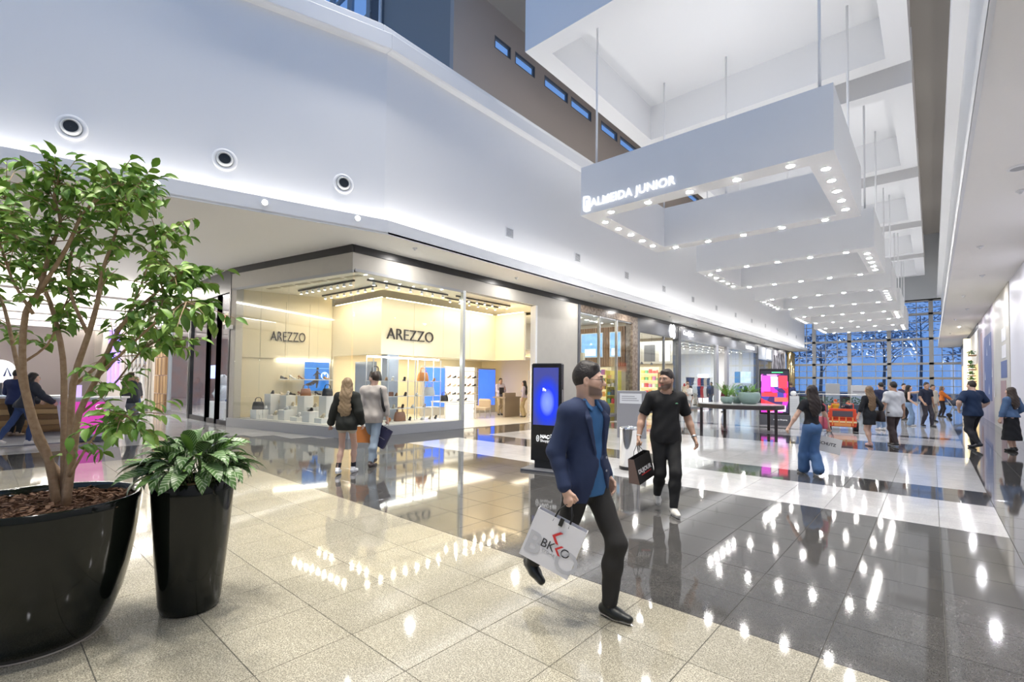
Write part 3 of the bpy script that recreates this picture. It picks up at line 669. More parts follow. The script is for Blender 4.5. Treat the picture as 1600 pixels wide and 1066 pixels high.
# inside: blue screens, lit shoe shelves, table, bench, counter
m_screen = mat('blue_screen', (.03, .10, .75), .3, emit=1.1, ecol=(.05, .16, .95), noise=(1.2, (.06, .2, .9), .3))
for y0, y1, lab in ((13.55, 14.75, 'tall blue screen behind the orange and white bags'), (17.0, 18.2, 'tall blue screen left of the shop counter')):
    s = thing('display_screen', lab, 'screen', (-17.3, y0, .4)); MB().box(-.15, -.12, -.388, 0, y1-y0+.06, 1.9).build('casing', m_greige, s); MB().box(0, 0, 0, .02, y1-y0, 1.82).build('screen', m_screen, s)
cab = thing('shoe_shelf', 'bright white wall shelving full of shoes behind the post', 'shelf', (-17.6, 14.95, .02))
MB().box(0, 0, 0, .05, 2.0, 2.3).build('back_panel', mat('lit_panel', (1, .97, .9), .5, emit=1.0, ecol=(1, .93, .78)), cab)
for z in (.5, .95, 1.35, 1.75, 2.1): MB().box(.05, 0, z-.03, .35, 2.0, z).build('shelf_board', m_plinth, cab)
n = 0
for z in (.95, 1.35, 1.75):
    for i in range(6):
        c = [BLK, TAN, CRM, TAN, BLK, BRN][(i+int(z*10)) % 6]
        product('shoe' if i % 2 else 'heel', c, (-17.4, 15.12+.33*i, z+.02), R(80), f'{cn[c]} shoe, {ORD[i]} from the left on the {"low" if z < 1 else "middle" if z < 1.5 else "high"} lit wall shelf', 'shoes on the lit wall shelving')
        n += 1
tb = thing('display_table', 'white display table with shoes inside the shop entrance', 'table', (-15.3, 13.6, .012))
MB().box(-.45, -.9, .72, .45, .9, .76).build('table_top', m_plinth, tb)
for x, y in ((-.43, -.88), (.39, -.88), (-.43, .84), (.39, .84)): MB().box(x, y, 0, x+.04, y+.04, .72).build('leg', m_plinth, tb)
for i, (kd, c) in enumerate((('bag', BLK), ('heel', WHT), ('shoe', BLK), ('heel', BLK))):
    product(kd, c, (-15.2, 12.95+.4*i, .775), R(70), f'{cn[c]} {"handbag" if kd=="bag" else "shoe"}, {ORD[i]} from the left on the white display table', 'goods on the display table')
for i, (x, y) in enumerate(((-15.0, 15.0), (-15.9, 15.9))):
    ch = thing('lounge_chair', f'beige lounge chair with thin metal legs {"in front of the blue screen" if i else "beside the white display table"}', 'chair', (x, y, .012), R(20))
    MB().bev(-.3, -.3, .34, .3, .3, .46, .03).build('seat', mat('beige_fabric', (.55, .45, .33), .8), ch)
    MB().bev(-.3, .22, .46, .3, .32, .78, .03).build('backrest', MATS['beige_fabric'], ch)
    for a in (-.28, .26):
        for b in (-.28, .26): MB().box(a, b, 0, a+.02, b+.02, .34).build('leg', m_steel, ch)
ct = thing('shop_counter', 'taupe shop counter with register in front of two clerks', 'counter', (-14.55, 16.45, .012), R(8))
MB().box(-.05, -.62, 0, .05, .62, .86).build('front_panel', mat('taupe_wood', (.32, .26, .20), .45), ct)
MB().box(-.6, -.66, .86, .1, .66, .92).build('counter_top', MATS['taupe_wood'], ct)
MB().box(-.05, -.66, .92, .06, .25, 1.10).build('upstand', MATS['taupe_wood'], ct)
rg = thing('cash_register', 'dark cash register screen on the shop counter', 'register', (-14.75, 15.98, .932)); MB().box(-.02, -.14, .12, .02, .14, .42).build('screen', m_black, rg); MB().box(-.08, -.06, 0, .08, .06, .12).build('stand', m_black, rg)
dr = thing('shoe_stand', 'slanted stand of dark shoes beside the entrance jamb', 'stand', (-12.75, 16.0, .012))
for z in (.15, .4, .65, .9, 1.15): MB().box(-.2, -.3, z-.02, .2, .3, z).build('shelf_board', m_white, dr)
for x, y in ((-.2, -.3), (.18, -.3), (-.2, .28), (.18, .28)): MB().box(x, y, 0, x+.02, y+.02, 2.1).build('post', m_white, dr)

# ================================================================== shops further along the left side
FXL = -12.05
def front(n, y0, y1, z1, splits, lab, m_frame, glass_m=None):
    w = struct(MB().box(FXL-.1, y0, z1-.06, FXL, y1, z1).build(f'window_{n}', m_frame), lab)
    ys = [y0]+splits+[y1]
    for a, b in zip(ys[:-1], ys[1:]):
        MB().box(FXL-.05, a+.03, .08, FXL-.03, b-.03, z1-.06).build('pane', glass_m or m_glass, w)
    for y in splits: MB().box(FXL-.1, y-.05, 0, FXL+.02, y+.05, z1).build('mullion', m_frame, w)
    MB().box(FXL-.1, y0, 0, FXL, y1, .08).build('sill', m_frame, w)
    return w
def room(y0, y1, depth, h, wallm, floorm, lab, ceilm=None):
    x = FXL-depth
    struct(MB().box(x-.1, y0, 0, x, y1, h).build('wall_shop_rear', wallm), f'rear wall of the {lab}')
    struct(MB().box(x, y1-.06, 0, FXL-.1, y1, 5.2).build('wall_shop_side', wallm), f'side wall of the {lab}')
    struct(MB().box(x, y0, .001, FXL-.02, y1, .012).build('floor_shop', floorm), f'floor of the {lab}')
    struct(MB().box(x-.1, y0, h, FXL-.1, y1, h+.05).build('ceiling_shop', ceilm or m_soffit), f'ceiling of the {lab}')
m_marble = mat('brown_marble', (.17, .125, .095), .25, noise=(7, (.34, .27, .21), .14))
m_wood = mat('oak_slat', (.40, .24, .13), .5, noise=(14, (.28, .16, .08), .2))
m_pale = mat('pale_floor', (.70, .68, .65), .2)
# --- perfume and gift shop in a brown marble frame
struct(MB().box(-12.3, 18.1, 0, -12.0, 18.26, 5.19).build('trim_11', m_charcoal), 'dark upright between the shoe shop and the marble framed shop')
mar = struct(MB().box(-12.4, 23.3, 0, -12.0, 23.88, 5.19).build('wall_marble_pier', m_marble), 'brown veined marble pier')
MB().box(-12.4, 18.26, 4.86, -12.0, 23.3, 5.19).build('lintel', m_marble, mar)
front(6, 18.26, 23.3, 4.86, [20.0, 21.7], 'tall window of the marble framed shop', m_steel)
room(18.7, 23.88, 5.5, 5.0, mat('gift_wall', (.75, .70, .60), .6), m_pale, 'marble framed gift shop')
bk = struct(MB().box(-17.4, 23.6, 2.55, -12.6, 23.72, 4.75).build('wall_slatted', m_wood), 'oak slatted bulkhead inside the gift shop')
for k in range(32): MB().box(-17.35+.15*k, 23.56, 2.55, -17.25+.15*k, 23.6, 4.75).build('slat', m_wood, bk)
for x0, x1, lab in ((-15.42, -13.96, 'left blue picture of a sailing scene in the gift shop'), (-13.52, -12.82, 'right blue picture of people by a window in the gift shop')):
    pc = thing('lit_picture', lab, 'picture', (x0, 23.56, 3.05)); W_ = x1-x0
    MB().box(0, -.05, 0, W_, 0, 1.42).build('frame', m_white, pc)
    MB().box(.05, -.07, .05, W_-.05, -.05, 1.37).build('print', mat('blue_print', (.2, .45, .7), .5, emit=.8, ecol=(.3, .55, .85), noise=(3.5, (.08, .18, .32), .2)), pc)
    MB().box(W_*.2, -.08, .1, W_*.7, -.07, .5).build('pale_shape', emis('print_white', (.9, .95, 1), .7), pc)
orn = thing('hanging_ribbon', 'twisted silver ribbon ornament hanging in the gift shop window', 'ornament', (-13.2, 19.6, 2.8))
mb = MB(); pts = [Vector((.12*math.sin(i*.5), .18*math.cos(i*.42), i*.075)) for i in range(24)]; mb.tube(pts, [.05+.03*math.sin(i*.9) for i in range(24)], 8); mb.build('ribbon', m_chrome, orn, smooth=True)
MB().tube([(0, 0, 1.7), (0, 0, 2.2)], .006, 5).build('cord', m_black, orn)
lampd = MB().disc((0, 0, 0), .09, 12, -1).mesh('lamp_disc', mat('shop_lamp', (1, 1, 1), .5, emit=16, ecol=(1, .95, .85)))
for i in range(10):
    tag(inst('recessed_lamp', lampd, None, (-12.8-1.1*(i // 5), 18.9+.95*(i % 5), 4.985)), f'recessed ceiling lamp in the gift shop, {ORD[i % 5]} in the {"front" if i < 5 else "rear"} row', 'lamp', 'recessed lamps in the gift shop')
GC = [(.75, .1, .12), (.85, .7, .2), (.1, .4, .6), (.9, .85, .8), (.2, .55, .25), (.55, .2, .5), (.85, .45, .15), (.12, .12, .14)]
gc_n = ['red', 'yellow', 'blue', 'white', 'green', 'purple', 'orange', 'black']
box_me = [MB().bev(-.08, -.13, 0, .08, .13, 1, .01).mesh('carton', plain(c)) for c in GC]
def shelf_unit(name, lab, x, y0, y1, zs, n, seed, goods_lab, parts_m=m_white, hmax=.3, facing=1):
    rnd = random.Random(seed); t = thing(name, lab, 'shelf', (x, y0, .012))
    W = y1-y0
    MB().box(-.42*facing, 0, 0, -.38*facing, W, zs[-1]+.4).build('back_panel', parts_m, t)
    for z in zs: MB().box(min(-.38*facing, 0), 0, z-.03, max(-.38*facing, 0), W, z).build('shelf_board', parts_m, t)
    for yy in (0, W-.03): MB().box(min(-.38*facing, 0), yy, 0, max(-.38*facing, 0), yy+.03, zs[-1]+.4).build('side_panel', parts_m, t)
    for a, z in enumerate(zs):
        for i in range(n):
            k = rnd.randrange(8); hgt = hmax*(.5+.5*rnd.random())
            o = inst('carton', box_me[k], None, (x-.19*facing, y0+(i+.5)*W/n, .012+z), (0, 0, 0), (1, .7*W/n/.26, hgt))
            tag(o, f'small {gc_n[k]} pack, {ORD[i]} from left, {ORD[a]} {goods_lab}', 'pack', 'packs on '+lab[:24].strip())
def shelf_y(name, lab, x0, x1, y, zs, n, seed, goods_lab, parts_m, hmax=.3):
    """shelving whose open front looks towards the camera end of the hall"""
    rnd = random.Random(seed); t = thing(name, lab, 'shelf', (x0, y, .012)); W = x1-x0
    MB().box(0, .36, 0, W, .4, zs[-1]+.42).build('back_panel', parts_m, t)
    for z in zs: MB().box(0, 0, z-.03, W, .36, z).build('shelf_board', parts_m, t)
    for xx in (0, W-.03): MB().box(xx, 0, 0, xx+.03, .36, zs[-1]+.42).build('side_panel', parts_m, t)
    for a, z in enumerate(zs):
        for i in range(n):
            k = rnd.randrange(8); hgt = hmax*(.5+.5*rnd.random())
            o = inst('carton', box_me[k], None, (x0+(i+.5)*W/n, y+.17, .012+z), (0, 0, R(90)), (1, .7*W/n/.26, hgt))
            tag(o, f'small {gc_n[k]} pack, {ORD[i]} from left, {ORD[a]} {goods_lab}', 'pack', 'packs on '+lab[:24].strip())
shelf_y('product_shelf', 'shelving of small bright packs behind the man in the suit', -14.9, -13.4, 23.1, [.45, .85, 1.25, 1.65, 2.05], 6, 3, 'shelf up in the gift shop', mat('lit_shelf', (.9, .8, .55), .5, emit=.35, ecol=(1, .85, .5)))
shelf_y('product_shelf', 'yellow edged shelving of packs at the right of the gift shop window', -13.2, -12.5, 22.6, [.5, .95, 1.4, 1.85], 3, 5, 'board of the yellow shelf', mat('yellow_board', (.85, .72, .12), .5))
gl = thing('glass_counter', 'low pale counter inside the gift shop window', 'counter', (-13.0, 19.6, .012)); MB().bev(-.3, -.6, 0, .3, .6, .9, .02).build('counter_body', mat('counter_beige', (.6, .52, .40), .4), gl); MB().box(-.32, -.62, .9, .32, .62, .93).build('counter_top', m_white, gl)
# --- dark fronted accessory shop with white flower sign
fas = struct(MB().box(-12.35, 23.88, 4.5, -12.03, 29.72, 5.19).build('wall_fascia_dark', m_charcoal), 'charcoal fascia with a white flower shaped sign')
struct(MB().box(-12.35, 29.45, 0, -12.0, 29.85, 5.19).build('trim_12', m_charcoal), 'charcoal upright between two shop fronts')
struct(MB().box(-12.35, 23.88, 0, -12.02, 24.2, 4.5).build('trim_13', m_charcoal), 'charcoal upright beside the marble pier')
front(7, 24.2, 29.45, 4.5, [27.4], 'window of the charcoal fronted shop', m_charcoal)
room(23.9, 29.8, 5, 4.6, mat('warm_wall', (.66, .58, .44), .6), m_pale, 'charcoal fronted shop')
fl = thing('flower_sign', 'lit white flower shaped shop sign on the charcoal fascia', 'sign', (-12.0, 28.45, 4.86))
mb = MB()
for a, b in ((-.2, .14), (.18, .16), (-.18, -.14), (.2, -.2)): mb.disc((.02, a, b), .27, 20, ax=(1, 0, 0))
mb.box(-.02, -.2, -.2, .018, .2, .2); mb.build('petals', m_glow, fl)
text('lettering', 'rosa', .2, mat('pale_grey_print', (.5, .5, .55), .5), fl, (.04, -.2, -.07), (R(90), 0, R(90)), ext=.002)
mb = thing('ceiling_mirror', 'silvery upper display panel with frames in the charcoal fronted shop', 'panel', (-15.6, 29.5, 2.9)); MB().box(0, 0, 0, 3.2, .05, 1.5).build('panel', m_steel, mb)
for i in range(3): MB().box(.2+1.05*i, -.03, .15, .95+1.05*i, 0, 1.25).build('frame', m_charcoal if i % 2 else m_white, mb)
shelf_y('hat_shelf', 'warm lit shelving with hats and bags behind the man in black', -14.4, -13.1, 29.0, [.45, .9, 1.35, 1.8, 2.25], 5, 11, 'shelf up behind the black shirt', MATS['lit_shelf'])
shelf_y('flower_shelf', 'shelving with green and yellow goods right of the man in black', -13.0, -12.4, 28.6, [.4, .9, 1.4, 1.9], 3, 13, 'shelf up, right of the black shirt', m_wood)
for i in range(2):
    s = thing('pendant_spot', f'{"left" if i == 0 else "right"} small black cone spot hanging in the charcoal fronted shop', 'lamp', (-12.9, 26.2+1.3*i, 2.75)); MB().lathe([(.03, .14), (.10, 0)], n=12).build('shade', m_black, s); MB().tube([(0, 0, .14), (0, 0, 1.8)], .008, 5).build('cord', m_black, s)
# --- wide clothing shop with grey fascia
struct(MB().box(-12.35, 29.85, 4.55, -12.03, 47.75, 5.19).build('wall_fascia_grey', mat('fascia_grey', (.24, .25, .28), .45)), 'grey fascia of the wide clothing shop')
tag(text('shop_name', 'Comfy Inc.', .42, m_glow, None, (-12.0, 30.2, 4.78), (R(90), 0, R(90)), ext=.02, off=.008, sx=.95), 'white slanted lettering at the left end of the grey fascia', 'sign')
tag(text('shop_name', 'TOMMY HILFIGER', .36, m_glow, None, (-12.0, 43.9, 4.72), (R(90), 0, R(90)), ext=.02, off=.008, sx=.95), 'white capital lettering at the right end of the grey fascia', 'sign')
struct(MB().box(-12.35, 47.65, 0, -12.0, 47.95, 5.19).build('trim_14', m_charcoal), 'dark upright right of the clothing shop')
front(8, 29.85, 36.5, 4.55, [], 'left window of the clothing shop', m_mull)
struct(MB().box(-12.2, 36.5, 0, -12.0, 37.0, 4.55).build('trim_15', mat('post_grey', (.45, .46, .50), .35, .3)), 'pale grey post left of the clothing shop entrance')
struct(MB().box(-12.2, 38.9, 0, -12.0, 39.4, 4.55).build('trim_16', MATS['post_grey']), 'pale grey post right of the clothing shop entrance')
front(9, 39.4, 47.65, 4.55, [], 'right window of the clothing shop', m_mull)
room(29.85, 47.9, 8, 4.6, mat('white_shop_wall', (.85, .85, .86), .6), m_pale, 'wide clothing shop')
for i in range(3):
    t = thing('track_light', f'white ceiling track of spots in the clothing shop, {ORD[i]} from the glass', 'track light', (-12.9-1.0*i, 30.3, 4.55)); MB().box(-.02, 0, 0, .02, 16.5, .03).build('track', m_charcoal, t)
    for k in range(12): s = inst('spot_head', spot_b, t, (0, .6+1.35*k, 0), (0, 0, 0), 1.4); inst('spot_lamp', spot_l, s)
# garments on rails
def garment_mesh(c, w=.46, h=.85):
    mb = MB(); S = []
    for z, a in ((0, .9), (-.06, 1.0), (-.2, .78), (-.5, .82), (-h, .95)):
        W = w/2*a; S.append([(-W, -.035, z), (W, -.035, z), (W, .035, z), (-W, .035, z)])
    return loft(S).mesh('garment', plain(c, .85))
GARC = {'navy': (.03, .045, .12), 'white': (.8, .8, .8), 'light blue': (.30, .45, .65), 'red': (.55, .06, .06), 'beige': (.55, .45, .33), 'dark grey': (.06, .06, .07), 'mid blue': (.08, .18, .42)}
gar = {k: garment_mesh(v) for k, v in GARC.items()}
def rail(lab, x, y0, y1, z, names, glab):
    t = thing('clothes_rail', lab, 'clothes rail', (x, y0, .012)); W = y1-y0
    MB().tube([(0, 0, 0), (0, 0, z), (0, W, z), (0, W, 0)], .015, 6).build('rail', m_steel, t, smooth=True)
    for i, nme in enumerate(names):
        yy = y0+(i+.7)*W/(len(names)+.4)
        o = inst('hanging_garment', gar[nme], None, (x, yy, z-.04), (0, 0, R(15))); tag(o, f'{nme} garment, {ORD[i]} from the left {glab}', 'clothing', 'garments '+glab)
rail('low clothes rail in the left window of the clothing shop', -13.6, 34.6, 40.2, 1.45, ['light blue', 'white', 'navy', 'navy', 'red', 'white', 'dark grey', 'red'], 'on the rail in the left window')
rail('high clothes rail on the rear wall of the clothing shop', -15.5, 39.6, 46.0, 2.2, ['navy', 'dark grey', 'white', 'red', 'navy', 'beige', 'dark grey', 'white'], 'on the rear wall rail')
rail('clothes rail with blue shirts in the right window', -12.9, 44.3, 47.0, 1.5, ['light blue', 'mid blue', 'navy', 'light blue', 'white', 'navy', 'mid blue', 'light blue'], 'on the rail in the right window')
for i, (y, c) in enumerate(((37.6, (.6, .42, .25)), (40.4, (.55, .08, .07)))):
    t = thing('sales_table', f'{"wooden" if i == 0 else "red"} topped sales table in the left window of the clothing shop', 'table', (-14.6, y, .012)); MB().box(-.5, -.8, .45, .5, .8, .52).build('table_top', plain(c), t)
    for a, b in ((-.48, -.78), (.42, -.78), (-.48, .72), (.42, .72)): MB().box(a, b, 0, a+.06, b+.06, .45).build('leg', m_wood, t)
tag(MB().box(-17.2, 46.9, .012, -16.2, 47.0, 2.55).build('light_panel', mat('white_lightbox', (1, 1, 1), .5, emit=1.4, ecol=(.92, .96, 1))), 'bright white light panel at the left end of the clothing shop', 'light panel')
bn = thing('beach_banner', 'pale blue seaside banner in the right window of the clothing shop', 'banner', (-13.9, 47.3, 1.75), R(-90)); MB().box(-.03, 0, 0, 0, 1.4, 1.05).build('banner_cloth', mat('banner_blue', (.55, .72, .88), .6, emit=.5, ecol=(.6, .8, 1), noise=(2.2, (.85, .9, .95), .15)), bn); MB().tube([(-.015, .1, 1.05), (-.015, .1, 2.84)], .01, 5).build('cord', m_steel, bn); MB().tube([(-.015, 1.3, 1.05), (-.015, 1.3, 2.84)], .01, 5).build('cord', m_steel, bn); MB().box(0, 0, 0, .01, .5, 1.05).build('blue_edge', plain((.1, .3, .6)), bn)
# --- pale shop front with a square lit sign, veined panel, brass posts, dark restaurant
struct(MB().box(-12.35, 47.95, 4.0, -12.03, 53.1, 5.19).build('wall_fascia_pale', mat('pale_grey_blue', (.50, .54, .60), .45)), 'pale grey fascia with a square lit sign')
tag(MB().box(-12.03, 51.0, 4.15, -11.95, 52.3, 5.05).build('square_sign', m_glow), 'square white lit sign on the pale grey fascia', 'sign')
front(10, 47.95, 53.1, 4.0, [50.4], 'warm glass entrance under the square sign', m_steel)
room(47.95, 53.1, 4, 4.2, mat('warm_gold_wall', (.85, .66, .36), .6), m_pale, 'warm shop under the square sign')
mv = struct(MB().box(-12.3, 53.1, 0, -12.03, 58.9, 5.19).build('wall_veined_panel', mat('veined_panel', (.55, .53, .56), .35, noise=(1.6, (.34, .33, .36), .12))), 'grey veined decorative wall panel')
rnd = random.Random(5)
for i in range(6):
    y = 53.8+.8*i; z = 5.0-rnd.random()*.6; pts = [(-12.02, y+.18*math.sin(j*1.1+i), z-.32*j) for j in range(8)]
    MB().tube(pts, [.02+.06*rnd.random() for j in range(8)], 5).build('dark_vein', mat('vein_dark', (.09, .085, .10), .5), mv)
for i, y in enumerate((59.1, 60.3, 61.2)):
    tag(MB().lathe([(.22, 0), (.22, 5.19)], c=(-11.78, y, 0), n=16).build('brass_post', mat('brass', (.70, .56, .30), .18, 1), smooth=True), f'shiny brass post near the far end, {ORD[i]} from the veined panel', 'post', 'brass posts')
# ================================================================== right side shop fronts
XR = 2.08
rw = struct(MB().box(XR, -9, 0, XR+.3, 62, 5.4).build('wall_right', mat('lilac_hoarding', (.70, .70, .78), .4)), 'pale lilac hoarding along the right side')
def rpanel(name, y0, y1, z0, z1, m, d=.02, parent=rw): return MB().box(XR-d, y0, z0, XR, y1, z1).build(name, m, parent)
rpanel('panel', 24.2, 30.0, 0, 5.4, mat('hoarding_beige', (.52, .49, .42), .35, noise=(1.2, (.60, .57, .50), .3)))
rpanel('panel', 30.0, 39.0, 0, 5.4, mat('hoarding_violet', (.30, .27, .36), .35, noise=(.5, (.48, .42, .44), .2)))
rpanel('panel', 31.0, 35.0, 1.0, 4.2, mat('hoarding_blue', (.10, .13, .30), .35), .03)
rpanel('panel', 36.3, 37.4, .5, 4.6, mat('hoarding_rust', (.42, .25, .20), .4, noise=(2, (.3, .22, .26), .3)), .03)
for y0, z0 in ((25.2, 3.4), (25.2, 2.75)): rpanel('panel', y0, y0+1.4, z0, z0+.5, mat('print_pale', (.78, .78, .82), .4), .03)
rpanel('panel', 25.0, 27.0, 2.0, 2.65, MATS['hoarding_blue'], .03)
rpanel('panel', 25.4, 27.2, .2, 1.9, MATS['hoarding_rust'], .03)
tri = MB()
for y, z in ((31.6, 3.6), (33.2, 3.2), (30.6, 2.1), (34.4, 2.0), (32.3, 1.3), (29.6, 1.2)):
    tri.add([(XR-.035, y-.22, z), (XR-.035, y+.22, z), (XR-.035, y, z+.5)], [(0, 1, 2)])
tri.build('white_triangles', MATS['print_pale'], rw)
gw = struct(MB().box(XR-.05, 39.0, 0, XR, 45.5, 5.0).build('wall_plant_shop', mat('warm_white_lit', (.9, .86, .78), .5)), 'pale wall with plant shelves on the right')
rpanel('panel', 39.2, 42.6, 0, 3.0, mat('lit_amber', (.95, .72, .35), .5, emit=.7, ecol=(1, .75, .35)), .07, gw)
m_leaf2 = mat('shelf_leaf', (.05, .17, .04), .6)
rnd = random.Random(2)
for i, (y, z) in enumerate(((39.6, 3.55), (40.6, 3.0), (39.6, 2.7), (40.6, 2.35), (39.9, 2.0), (40.8, 1.5), (39.7, 1.1))):
    t = thing('shelf_plant', f'small bushy plant on the right wall, {ORD[i]} from the top', 'plant', (XR-.3, y, z), group='plants on the right wall shelves')
    MB().box(-.14, -.5, -.06, .2, .5, 0).build('shelf', m_wood, t)
    mb = MB()
    for k in range(60):
        a = rnd.random()*6.28; r = rnd.random(); c = Vector((.16*r*math.cos(a), .42*r*math.sin(a), .05+.22*rnd.random()*(1-.5*r))); u = Vector((rnd.uniform(-1, 1), rnd.uniform(-1, 1), rnd.uniform(-.2, 1))).normalized()*.11; v = u.orthogonal().normalized()*.04
        mb.quad(c, c+u*.5+v, c+u, c+u*.5-v)
    tag(mb.build('foliage', m_leaf2, t), kind='stuff')
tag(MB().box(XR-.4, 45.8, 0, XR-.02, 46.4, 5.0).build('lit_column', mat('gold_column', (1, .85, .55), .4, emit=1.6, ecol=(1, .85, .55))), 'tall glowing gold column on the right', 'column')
tag(MB().box(XR-.06, 47.5, 2.9, XR-.0, 49.4, 3.9).build('red_sign', emis('red_white_sign', (.85, .1, .12), .8)), 'small red lit sign on the right side far off', 'sign')
rpanel('panel', 47.0, 53.0, 0, 4.6, mat('shop_blue', (.18, .28, .45), .3), .03)
rpanel('panel', 55, 60, .3, 3.5, mat('shop_warm', (.9, .7, .45), .4, emit=.5, ecol=(1, .8, .5)), .03)
struct(MB().box(XR-.04, 39, 5.15, XR, 62, 5.4).build('trim_17', m_charcoal), 'dark band above the far right shop fronts')
for i in range(2):
    v = thing('speaker_grille', f'round ceiling speaker grille in the right soffit, {"nearest" if i == 0 else "farther"}', 'speaker', (1.15, 4.1+7.6*i, 5.4)); MB().lathe([(.16, 0), (.15, -.02), (.12, -.025)], n=24).build('rim', m_white, v); MB().lathe([(.11, -.026), (.10, -.02)], n=20).build('mesh', m_grey, v)
# ================================================================== left wing
YW = 5.80
def wing_pane(n, x0, x1, lab, m_frame):
    w = struct(MB().box(x0, YW-.06, 4.6, x1, YW+.04, 5.19).build(f'window_{n}', m_frame), lab)
    MB().box(x0+.06, YW-.01, .16, x1-.06, YW+.01, 4.6).build('pane', m_glass, w); MB().box(x0, YW-.06, 0, x1, YW+.04, .16).build('sill', m_frame, w)
    for x in (x0, x1): MB().box(x-.06, YW-.08, 0, x+.06, YW+.05, 4.6).build('mullion', m_frame, w)
for n, (x0, x1) in enumerate(((-19.2, -18.0), (-20.3, -19.2), (-22.4, -20.3))): wing_pane(11+n, x0, x1, ['glass front beside the corner shop pier', 'glass door of the toy shop in the left wing', 'left pane of the toy shop in the left wing'][n], m_black)
wing_pane(14, -25.6, -22.6, 'pane beside the wooden door in the left wing', m_steel)
struct(MB().box(-32.5, YW+3.6, 0, -18.0, YW+3.7, 5.2).build('wall_wing_rear', mat('pinkish_brick', (.55, .36, .33), .7, noise=(2, (.42, .40, .46), .25))), 'pinkish rear wall of the toy shop')
struct(MB().box(-32.5, YW, .001, -18.0, YW+3.6, .012).build('floor_shop', m_pale), 'floor of the toy shop')
struct(MB().box(-32.5, YW+.1, 5.2, -18.0, YW+3.7, 5.25).build('ceiling_shop', m_soffit), 'ceiling of the toy shop')
struct(MB().box(-18.05, YW, 0, -17.98, YW+3.7, 5.2).build('wall_wing_side', m_white), 'partition between the toy shop and the shoe shop')
struct(MB().box(-32.6, YW, 0, -32.5, YW+3.7, 5.2).build('wall_wing_side_far', MATS['pinkish_brick']), 'far partition of the toy shop')
wd = struct(MB().box(-27.9, YW-.1, 3.4, -25.8, YW+.05, 5.19).build('door_1', m_charcoal), 'wooden plank door under a dark sign in the left wing')
rnd = random.Random(9)
for i in range(7):
    for k in range(4): MB().box(-27.8+.27*i, YW-.1-.02*rnd.random(), .05+.84*k, -27.55+.27*i, YW, .86+.84*k).build('plank', mat(f'plank_{(i*3+k*5) % 4}', [(.30, .17, .07), (.42, .26, .12), (.22, .12, .05), (.50, .33, .16)][(i*3+k*5) % 4], .5), wd)
text('crown_sign', 'A', .8, m_glow, wd, (-27.0, YW-.13, 4.0), ext=.01)
struct(MB().box(-46, YW-.05, 0, -28.1, YW+.1, 5.2).build('wall_wing', mat('wing_cream', (.80, .74, .66), .35)), 'cream shop fronts far down the left wing')
for i in range(5):
    tag(MB().lathe([(.18, 0), (.18, 4.9)], c=(-28.8-.9*i, YW-.3, 0), n=14).build('mirror_column', m_chrome, smooth=True), f'shiny steel column in the left wing, {ORD[i]} from the wooden door', 'column', 'steel columns in the left wing')
for i in range(3):
    tag(MB().box(-37-1.4*i, YW-.13, 1.0, -36.6-1.4*i, YW-.055, 4.6).build('violet_light', emis('violet_neon', (.25, .15, .9), 2.5)), f'violet neon bar far down the left wing, {ORD[i]} from the right', 'light strip', 'violet neon bars')
struct(MB().box(-46.2, -9, 0, -46, 6, 5.4).build('wall_wing_end', mat('wing_end', (.55, .50, .47), .6)), 'far end wall of the left wing')
for i in range(5):
    x = -24-4.6*i
    struct(MB().box(x-.7, -6.4, 4.75, x, 5.7, 5.4).build('ceiling_beam', mat('beam_grey', (.45, .43, .41), .6)), f'dropped ceiling beam across the left wing, {ORD[i]} from the near end')
    tag(MB().box(x+.02, -6.4, 5.30, x+.14, 5.7, 5.36).build('cove_light', m_wled), f'light strip in front of the left wing ceiling beam, {ORD[i]} from the near end', 'light strip', 'light strips in the left wing')
tag(MB().box(-46, 5.3, 5.30, -24, 5.42, 5.36).build('cove_light', m_wled), 'long light strip along the left wing shop fronts', 'light strip')
# plush toys and goods behind the toy shop glass
def blob_toy(name, lab, loc, cols):
    t = thing(name, lab, 'toy', loc)
    MB().lathe([(.02, 0), (.26, .02), (.33, .25), (.27, .55), (.12, .70)], n=14).build('body', plain(cols[0], .9), t, smooth=True)
    MB().lathe([(.02, .62), (.17, .68), (.21, .84), (.16, 1.0), (.03, 1.06)], n=14).build('head', plain(cols[1], .9), t, smooth=True)
    for s in (-1, 1): MB().tube([(s*.24, 0, .55), (s*.36, -.12, .38), (s*.33, -.25, .25)], [.09, .08, .06], 8).build('arm', plain(cols[0], .9), t, smooth=True)
    for s in (-1, 1): MB().lathe([(.01, 0), (.06, .02), (.05, .07), (.01, .09)], c=(s*.14, 0, .98), n=8).build('ear', plain(cols[1], .9), t, smooth=True)
blob_toy('plush_toy', 'big blue and white plush toy behind the toy shop door', (-19.7, 6.6, .5), ((.08, .14, .45), (.75, .78, .85)))
blob_toy('plush_toy', 'big white plush toy left in the toy shop window', (-21.6, 6.7, .7), ((.70, .74, .80), (.8, .82, .86)))
blob_toy('plush_toy', 'grey plush toy nearest the corner shop pier', (-18.6, 6.9, .3), ((.35, .40, .48), (.7, .72, .78)))
for i, (x, h) in enumerate(((-19.7, .49), (-21.6, .69), (-18.6, .29))): tag(MB().bev(-.45, -.4, 0, .45, .4, h-.01, .02).build('toy_stand', m_white, None, (x, 6.7, .012)), ['white stand under the blue and white plush toy', 'white stand under the left white plush toy', 'low white stand under the grey plush toy'][i], 'stand')
tv = thing('menu_screen', 'bright blue screen above a counter beside the wooden door', 'screen', (-24.4, 7.2, 1.6)); MB().box(-.6, 0, 0, .6, .05, .6).build('screen', emis('lilac_screen', (.45, .55, 1), 1.6), tv); MB().box(-.04, .05, -1.588, .04, .1, .5).build('pole', m_steel, tv)
